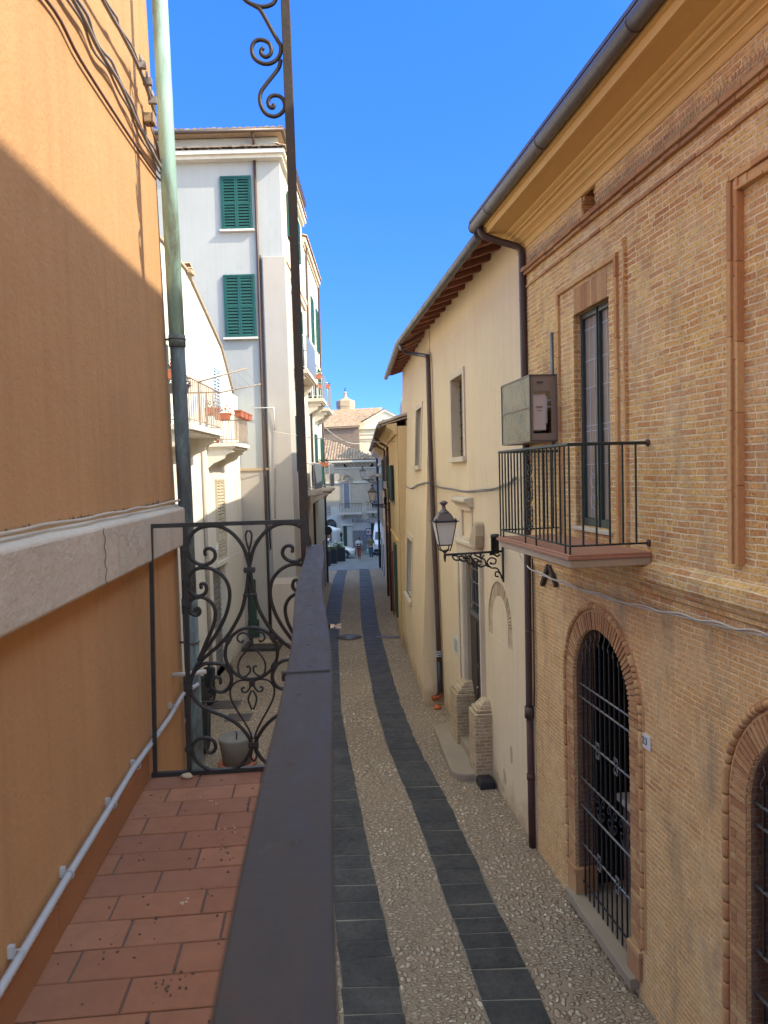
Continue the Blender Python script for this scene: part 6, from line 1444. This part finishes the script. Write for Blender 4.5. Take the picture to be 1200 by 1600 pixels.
m = MB(); m.lathe([(r0*1.25, zb-1), (r0*1.25, zb+.25), (r0*1.06, zb+.3), (r0*1.0, zb+.4), (r0*1.0, zb+.75), (r0*1.04, zb+.8), (r0*1.03, zt), (r0*1.0, zt+.06), (r0*.62, zt+.22), (r0*.32, zt+.38), (r0*.16, zt+.62), (r0*.12, zt+1.0), (r0*.2, zt+1.05), (r0*.08, zt+1.2), (0, zt+1.25)], (c, ty, 0), 6, False); m.build('lantern_turret', M['stone'], cu)
m = MB(); m.ball((c, ty, zt+1.35), .11, 8, 6); m.bar((c, ty, zt+1.4), (c, ty, zt+1.7), .05); m.bar((c-.12, ty, zt+1.6), (c+.12, ty, zt+1.6), .05); m.build('finial_cross', M['iron'], cu)

# ================================================================== CAFE HEDGE, CAR, VAN, PEOPLE
for i, (px, py, w, lab) in enumerate(((505, 882, .95, 'nearest black cafe planter with white flowers at the left corner'), (515, 877, 1.0, 'middle black cafe planter with white flowers'), (528, 872, 1.05, 'farthest black cafe planter with white flowers, beside the white car'))):
    y = 48+i*2.2; q = on_depth(px, py, y); z = gz(y); e = root('cafe_planter', lab, 'planter', WORLD, q.x, y, z, group='black cafe planters with white flowers')
    m = MB(); m.box(q.x-w/2, q.x+w/2, y-.3, y+.3, z, z+1.0); m.box(q.x-w/2-.02, q.x+w/2+.02, y-.32, y+.32, z+.94, z+1.0); m.build('box', M['black_plastic'], e, bevel=.02)
    m = MB(); leaves(m, (q.x, y, z+1.12), .5, 220, .07, (1, .6, .45)); m.build('foliage', M['leaf'], e)
    m = MB(); leaves(m, (q.x, y, z+1.22), .52, 120, .06, (1, .62, .42)); m.build('blossom', M['flower'], e)
rp = root('grey_ramp_board', 'slanted dark grey board leaning by the planters at the cafe corner', 'board', WORLD, -3.0, 52.6, gz(52.6))
a = on_depth(522, 873, 52.6); b_ = on_depth(536, 862, 52.6); c_ = on_depth(536, 873, 52.6)
m = MB(); m.prism([(a.x, a.z), (b_.x, b_.z), (c_.x, c_.z)], 52.5, 52.7); m.build('board', M['panel'], rp)
um = root('cafe_umbrella', 'white cafe umbrella with scalloped edge before the sunlit shopfront', 'umbrella', WORLD, -4.9, 60.5, gz(60.5))
q = on_depth(514, 826, 60.5); m = MB(); m.lathe([(.03, 0), (1.0, -.32), (1.02, -.48), (.98, -.48), (.97, -.34), (.03, -.06)], (q.x, q.y, q.z+.25), 8, False); m.build('canopy', M['canvas'], um)
m = MB(); m.tube([(q.x, q.y, gz(60.5)), (q.x, q.y, q.z+.25)], .03, 8); m.build('pole', M['white_metal'], um)
def loft(mb, secs, smooth=True):     # secs: list of rings with the same point count
    n = len(secs[0]); vs = [p for s_ in secs for p in s_]
    mb.add(vs, [(i*n+k, i*n+(k+1) % n, (i+1)*n+(k+1) % n, (i+1)*n+k) for i in range(len(secs)-1) for k in range(n)], smooth)
    mb.add(secs[0], [tuple(range(n-1, -1, -1))]); mb.add(secs[-1], [tuple(range(n))])
# car: x forward in its own frame
yc = 56.5; nose = on_depth(555, 858, yc)
FCa = Frame((nose.x, yc), 0); zg = gz(yc)+.012
car = root('parked_car', 'white parked car with its nose showing past the cafe planters', 'car', FCa, -2, 0, zg)
prof = lambda x, top, bot, hw: [(x, -hw*.92, bot), (x, -hw, bot+.12), (x, -hw, bot+(top-bot)*.62), (x, -hw*.86, top), (x, hw*.86, top), (x, hw, bot+(top-bot)*.62), (x, hw, bot+.12), (x, hw*.92, bot)]
m = MB(); loft(m, [prof(x, zg+t_, zg+b__, w__) for x, t_, b__, w__ in ((.0, .52, .32, .62), (-.06, .60, .22, .74), (-.35, .74, .19, .82), (-1.0, .88, .18, .85), (-1.5, .93, .18, .86), (-3.4, .95, .18, .86), (-4.0, .92, .22, .80), (-4.15, .7, .3, .7))]); m.build('body', M['car_white'], car)
m = MB(); loft(m, [prof(x, zg+t_, zg+.88, w__) for x, t_, w__ in ((-1.25, .93, .76), (-1.9, 1.36, .66), (-2.3, 1.44, .64), (-3.3, 1.42, .63), (-3.95, .96, .70))]); m.build('cabin_glass', M['glass'], car)
m = MB(); loft(m, [prof(x, zg+t_, zg+t_-.06, w__) for x, t_, w__ in ((-1.95, 1.40, .66), (-2.4, 1.475, .65), (-3.2, 1.46, .64), (-3.5, 1.38, .63))]); m.build('roof_panel', M['car_white'], car)
for x in (-.78, -3.35):
    for sy in (-1, 1):
        m = MB(); m.tube([(x, sy*.70, zg+.31), (x, sy*.875, zg+.31)], .31, 22); wv = m.build('wheel', M['tyre'], car)
        m = MB(); m.tube([(x, sy*.876, zg+.31), (x, sy*.885, zg+.31)], .20, 18)
        for k in range(5): a = k*1.2566; m.bar((x, sy*.888, zg+.31), (x+.19*math.cos(a), sy*.888, zg+.31+.19*math.sin(a)), .05)
        m.build('rim', M['alloy'], wv)
        m = MB(); m.tube([(x+.37*math.cos(a), sy*.83, zg+.31+.37*math.sin(a)) for a in [i*math.pi/10 for i in range(11)]], .05, 6); m.build('wheel_arch', M['black_plastic'], car)
for sy in (-1, 1): m = MB(); m.ball((-.14, sy*.62, zg+.60), .13, 10, 6, (1.1, .9, .6)); m.build('headlight', M['lamp_lens'], car)
m = MB(); m.box(-.02, .03, -.5, .5, zg+.28, zg+.42); m.build('grille', M['black_plastic'], car)
# van facing us
yv = 58.5; vl = on_depth(582.5, 855, yv); FV = Frame((vl.x+.98, yv), -90); zv = gz(yv)+.012
van = root('white_van', 'white delivery van facing down the street, half hidden by the pink house', 'van', FV, 0, 0, zv)
pv = lambda x, top, bot, hw, r=.9: [(x, -hw*.96, zv+bot), (x, -hw, zv+bot+.2), (x, -hw, zv+bot+(top-bot)*.55), (x, -hw*r, zv+top), (x, hw*r, zv+top), (x, hw, zv+bot+(top-bot)*.55), (x, hw, zv+bot+.2), (x, hw*.96, zv+bot)]
m = MB(); loft(m, [pv(x, t_, b__, w__, r) for x, t_, b__, w__, r in ((.0, .75, .35, .85, .9), (-.08, .98, .25, .95, .9), (-.55, 1.18, .22, .98, .9), (-1.25, 2.15, .22, .98, .82), (-1.5, 2.35, .22, .98, .82), (-5, 2.4, .22, .98, .85), (-5.1, 2.3, .3, .95, .85))]); m.build('body', M['car_white'], van)
m = MB(); m.hexa([(-.62, -.80, zv+1.22), (-.62, .80, zv+1.22), (-1.24, .74, zv+2.02), (-1.24, -.74, zv+2.02), (-.57, -.80, zv+1.25), (-.57, .80, zv+1.25), (-1.19, .74, zv+2.05), (-1.19, -.74, zv+2.05)]); m.build('windscreen', M['glass'], van)
m = MB(); m.box(-.05, .015, -.55, .55, zv+.62, zv+.85); m.box(-.06, .02, -.9, .9, zv+.30, zv+.52); m.build('grille', M['black_plastic'], van)
for sy in (-1, 1):
    m = MB(); m.ball((-.07, sy*.78, zv+.82), .15, 10, 6, (.5, .9, .8)); m.build('headlight', M['lamp_lens'], van)
    m = MB(); m.box(-.95, -.85, sy*1.0, sy*1.2, zv+1.35, zv+1.65); m.build('mirror', M['black_plastic'], van, bevel=.03)
    for x in (-.95, -4.1):
        m = MB(); m.tube([(x, sy*.80, zv+.34), (x, sy*.99, zv+.34)], .34, 20); wv = m.build('wheel', M['tyre'], van)
        m = MB(); m.tube([(x, sy*.99, zv+.34), (x, sy*1.0, zv+.34)], .2, 16); m.build('rim', M['alloy'], wv)
m = MB(); m.box(.016, .026, -.26, .26, zv+.36, zv+.47); m.build('number_plate', M['sign_white'], van)

def skin_mesh(name, chains, mat, parent, root_i=0, subd=2):
    """one continuous skinned surface from joint chains: [(parent_index or None, (x,y,z), r)]"""
    me = bpy.data.meshes.new(name); me.from_pydata([c[1] for c in chains], [(c[0], i) for i, c in enumerate(chains) if c[0] is not None], []); me.update()
    o = bpy.data.objects.new(name, me); COL.objects.link(o); o.parent = parent
    sk_ = o.modifiers.new('skin', 'SKIN'); sk_.use_smooth_shade = True
    if not me.skin_vertices: 
        bm = bmesh.new(); bm.from_mesh(me); bm.verts.layers.skin.verify(); bm.to_mesh(me); bm.free()
    for i, c in enumerate(chains):
        s_ = me.skin_vertices[0].data[i]; s_.radius = (c[2], c[3] if len(c) > 3 else c[2]); s_.use_root = (i == root_i)
    sb = o.modifiers.new('sub', 'SUBSURF'); sb.levels = subd; sb.render_levels = subd
    me.materials.append(mat); return o
def person(px, py, y, label, H, face, pose, top_mat, leg_mat, shoe_mat, hair_len, skirt=False):
    q = on_depth(px, py, y); F = Frame((q.x, y), face); e = root('person', label, 'person', F, 0, 0, gz(y)+.012)
    k = H/1.65; J = lambda x, y_, z: (x*k, y_*k, z*k)        # local: x right, y forward (towards the camera after rotation)
    ch_ = []
    def add(par, p, r, r2=None): ch_.append((par, J(*p), r*k, (r2 or r)*k)); return len(ch_)-1
    pel = add(None, (0, 0, .92), .125, .10); wst = add(pel, (0, 0, 1.05), .105, .085); chs = add(wst, (0, 0, 1.25), .125, .10); nk = add(chs, (0, 0, 1.40), .05); hb = add(nk, (0, .01, 1.46), .05); hd = add(hb, (0, .015, 1.53), .078, .09); ht = add(hd, (0, .0, 1.60), .07, .08)
    add(hd, (0, .10, 1.52), .016)            # nose
    for s_, arm, leg in ((-1, pose['aL'], pose['lL']), (1, pose['aR'], pose['lR'])):
        sh = add(chs, (s_*.165, 0, 1.34), .052); el = add(sh, arm[0], .042); wr = add(el, arm[1], .028); pm = add(wr, arm[2], .030, .018)
        d = Vector(arm[2])-Vector(arm[1]); d = d.normalized()
        side = Vector((0, 1, 0)) if abs(d.y) < .7 else Vector((1, 0, 0))
        for f_ in range(4):
            off = side*((f_-1.5)*.018); l = (.055, .065, .062, .048)[f_]
            a = add(pm, tuple(Vector(arm[2])+d*.03+off), .009); b = add(a, tuple(Vector(arm[2])+d*(.03+l*.55)+off+Vector((-s_*.008, 0, 0))), .008); add(b, tuple(Vector(arm[2])+d*(.03+l*.95)+off+Vector((-s_*.022, 0, 0))), .007)
        a = add(wr, tuple(Vector(arm[1])+d*.035+side*.034), .010); add(a, tuple(Vector(arm[1])+d*.075+side*.046), .008)
        hp = add(pel, (s_*.085, 0, .86), .088); kn = add(hp, leg[0], .056); an = add(kn, leg[1], .036); ft = add(an, leg[2], .034)
    skin_mesh('body', ch_, M['skin'], e)
    # clothing as separate garments over the body
    t_ = []
    def gt_(par, p, r, r2=None): t_.append((par, J(*p), r*k, (r2 or r)*k)); return len(t_)-1
    a0 = gt_(None, (0, 0, .90), .15, .125); a1 = gt_(a0, (0, 0, 1.06), .135, .11); a2 = gt_(a1, (0, 0, 1.26), .148, .12); a3 = gt_(a2, (0, 0, 1.37), .085)
    for s_, arm in ((-1, pose['aL']), (1, pose['aR'])):
        b0 = gt_(a2, (s_*.175, 0, 1.335), .07); mid = tuple((Vector((s_*.175, 0, 1.335))*.15+Vector(arm[0])*.85)); gt_(b0, mid, .064)
    skin_mesh('top', t_, top_mat, e)
    g_ = []
    def lg(par, p, r, r2=None): g_.append((par, J(*p), r*k, (r2 or r)*k)); return len(g_)-1
    c0 = lg(None, (0, 0, .94), .135, .115)
    for s_, leg in ((-1, pose['lL']), (1, pose['lR'])):
        c1 = lg(c0, (s_*.085, 0, .84), .098); c2_ = lg(c1, leg[0], .070); lg(c2_, leg[1], .055)
    skin_mesh('trousers', g_, leg_mat, e)
    for s_, leg in ((-1, pose['lL']), (1, pose['lR'])):
        m = MB(); f_ = leg[2]; a = leg[1]; m.ball((( f_[0])*k, (f_[1]-.04)*k, .035*k+max(0, (f_[2]-.04))*k), .05*k, 10, 6, (.9, 2.2, .8)); o = m.build('shoe', shoe_mat, None); o.parent = e
    m = MB(); m.ball((0, -.015*k, 1.565*k), .105*k, 12, 8, (.92, 1.0, 1.05)); m.ball((0, -.06*k, (1.50-hair_len/2)*k), .08*k, 10, 8, (1.05, .7, 1+hair_len*5)); o = m.build('hair', M['hair'], None); o.parent = e
    for s_ in (-1, 1):
        m = MB(); m.ball((s_*.035*k, .092*k, 1.545*k), .012*k, 6, 5); o = m.build('eye', M['ink'], None); o.parent = e
        m = MB(); m.ball((s_*.082*k, .01*k, 1.53*k), .022*k, 6, 5, (.5, .8, 1.2)); o = m.build('ear', M['skin'], None); o.parent = e
    m = MB(); m.ball((0, .096*k, 1.487*k), .02*k, 6, 5, (1.2, .4, .4)); o = m.build('mouth', M['cloth_red'], None); o.parent = e
    return e, F, k
poseA = dict(aL=[(-.25, .02, 1.10), (-.16, .20, 1.06), (-.10, .25, 1.07)], aR=[(.26, .0, 1.10), (.18, .18, 1.02), (.11, .24, 1.04)], lL=[(-.075, .10, .49), (-.06, -.02, .10), (-.06, .06, .05)], lR=[(.07, .02, .48), (.06, -.16, .13), (.06, -.09, .06)])
poseB = dict(aL=[(-.24, .02, 1.09), (-.27, .12, .86), (-.27, .15, .78)], aR=[(.24, -.02, 1.09), (.25, .04, .85), (.25, .07, .77)], lL=[(-.075, .06, .49), (-.07, -.06, .09), (-.07, .03, .05)], lR=[(.08, .08, .49), (.075, .10, .09), (.075, .19, .05)])
pA, FA, kA = person(561.5, 874, 54.5, 'person in white top and rust red trousers walking with a dark bag held in front', 1.62, 180, poseA, M['cloth_white'], M['cloth_red'], M['black_plastic'], .16)
pB, FB, kB = person(580.5, 874, 54.5, 'person in olive top and blue jeans carrying a mint green bag', 1.66, 180, poseB, M['cloth_olive'], M['denim'], M['cloth_white'], .10)
z0 = gz(54.5)+.012
hb_ = root('shoulder_bag', 'dark bag with a pale flap held in front of the person in white', 'bag', FA, 0, .2, z0+1.0)
m = MB(); m.box(-.14, .14, .17, .27, z0+.92, z0+1.16); m.build('pouch', M['black_plastic'], hb_, bevel=.03, seg=2)
m = MB(); m.tube([(-.13, .22, z0+1.15), (-.15, .12, z0+1.3), (-.14, .02, z0+1.42), (-.05, -.09, z0+1.40), (.1, -.13, z0+1.2), (.14, .1, z0+1.12)], .012, 6); m.build('strap', M['black_plastic'], hb_)
m = MB(); m.box(-.06, .06, .271, .279, z0+1.0, z0+1.10); m.build('flap', M['cloth_white'], hb_)
gb = root('shopping_bag', 'mint green bag hanging from the hand of the person in olive', 'bag', FB, .26, .1, z0+.55)
m = MB(); m.hexa([(.20, .02, z0+.44), (.36, .02, z0+.44), (.36, .24, z0+.44), (.20, .24, z0+.44), (.22, -.02, z0+.72), (.34, -.02, z0+.72), (.34, .26, z0+.72), (.22, .26, z0+.72)]); m.build('bag', M['bag_green'], gb, bevel=.02)
m = MB(); m.tube([(.28, .04, z0+.72), (.27, .08, z0+.82), (.27, .14, z0+.82), (.28, .2, z0+.72)], .008, 5); m.build('handles', M['bag_green'], gb)

# the street side belongs to the tall white house: hand its parts over
def basis(o): return Matrix.Translation(o.location) @ o.rotation_euler.to_matrix().to_4x4()
for c_ in [o for o in bpy.data.objects if o.parent == shs]:   # street_side parts
    c_.parent = wh; c_.matrix_parent_inverse = basis(wh).inverted() @ basis(shs)
bpy.data.objects.remove(shs)

# ================================================================== CAMERA, LIGHT, WORLD
cam = bpy.data.cameras.new('camera'); co = bpy.data.objects.new('camera', cam); COL.objects.link(co); sc.camera = co
rt = Vector((math.cos(ROLL), -math.sin(ROLL)*math.sin(PITCH), -math.sin(ROLL)*math.cos(PITCH)))
fw = Vector((0, math.cos(PITCH), -math.sin(PITCH))); upv = Vector((math.sin(ROLL), math.cos(ROLL)*math.sin(PITCH), math.cos(ROLL)*math.cos(PITCH)))
co.matrix_world = Matrix(((rt.x, upv.x, -fw.x, 0), (rt.y, upv.y, -fw.y, 0), (rt.z, upv.z, -fw.z, CZ), (0, 0, 0, 1)))
cam.sensor_fit = 'VERTICAL'; cam.sensor_height = 36; cam.lens = FPX/1600*36; cam.clip_start = .03; cam.clip_end = 2000
cam.dof.use_dof = True; cam.dof.focus_distance = 9.0; cam.dof.aperture_fstop = 7.0
sd = Vector((1, -.38, .82)).normalized()
sun = bpy.data.lights.new('sun', 'SUN'); so = bpy.data.objects.new('sun', sun); COL.objects.link(so)
sun.energy = 1.6; sun.angle = R(.53); sun.color = (1, .90, .77); so.rotation_euler = sd.to_track_quat('Z', 'Y').to_euler()
w = bpy.data.worlds.new('World'); sc.world = w; w.use_nodes = True; nt = w.node_tree
bg = nt.nodes['Background']; sk = nt.nodes.new('ShaderNodeTexSky'); sk.sky_type = 'NISHITA'; sk.sun_disc = False
sk.sun_elevation = math.asin(sd.z); sk.sun_rotation = math.atan2(sd.x, sd.y); sk.altitude = 1500; sk.air_density = 1.0; sk.dust_density = .5; sk.ozone_density = 2.0
# low sky tinted deep blue, overhead sky lifted and warmed to fill the shade
g_ = nt.nodes.new('ShaderNodeNewGeometry'); sp_ = nt.nodes.new('ShaderNodeSeparateXYZ'); nt.links.new(g_.outputs['Incoming'], sp_.inputs[0])
ng = nt.nodes.new('ShaderNodeMath'); ng.operation = 'MULTIPLY'; ng.inputs[1].default_value = -1; nt.links.new(sp_.outputs[2], ng.inputs[0])
rp_ = nt.nodes.new('ShaderNodeValToRGB'); nt.links.new(ng.outputs[0], rp_.inputs[0]); cr_ = rp_.color_ramp
for i_, (p_x, c_x) in enumerate(((0.0, (0.0264, 0.0491, 0.1182)), (0.13, (0.0237, 0.0508, 0.1409)), (0.56, (0.0291, 0.0863, 0.1999)), (0.74, (1, 0.78, 0.5)), (0.95, (1, 0.8, 0.52)))):
    el = cr_.elements[i_] if i_ < 2 else cr_.elements.new(p_x); el.position = p_x; el.color = (*c_x, 1)
mx_ = nt.nodes.new('ShaderNodeMix'); mx_.data_type = 'RGBA'; mx_.blend_type = 'MULTIPLY'; mx_.inputs[0].default_value = 1
nt.links.new(sk.outputs[0], mx_.inputs[6]); dv = nt.nodes.new('ShaderNodeVectorMath'); dv.operation = 'DOT_PRODUCT'; nt.links.new(g_.outputs['Incoming'], dv.inputs[0]); dv.inputs[1].default_value = tuple(-sd)
mr = nt.nodes.new('ShaderNodeMapRange'); mr.interpolation_type = 'SMOOTHSTEP'; nt.links.new(dv.outputs['Value'], mr.inputs[0]); mr.inputs[1].default_value = .25; mr.inputs[2].default_value = .8
mz = nt.nodes.new('ShaderNodeMix'); mz.data_type = 'RGBA'; nt.links.new(mr.outputs[0], mz.inputs[0]); nt.links.new(rp_.outputs[0], mz.inputs[6]); mz.inputs[7].default_value = (.45, .36, .26, 1)
sc_ = nt.nodes.new('ShaderNodeVectorMath'); sc_.operation = 'SCALE'; sc_.inputs['Scale'].default_value = 4.2; nt.links.new(mz.outputs[2], sc_.inputs[0]); nt.links.new(sc_.outputs[0], mx_.inputs[7]); nt.links.new(mx_.outputs[2], bg.inputs[0]); bg.inputs[1].default_value = .15
sc.view_settings.view_transform = 'Standard'; sc.view_settings.look = 'None'; sc.view_settings.exposure = 2.15; sc.view_settings.gamma = 1
sc.view_settings.use_white_balance = True; sc.view_settings.white_balance_temperature = 7000; sc.view_settings.white_balance_tint = 6
sc.cycles.use_denoising = True; sc.cycles.max_bounces = 8; sc.cycles.diffuse_bounces = 5; sc.cycles.transparent_max_bounces = 12
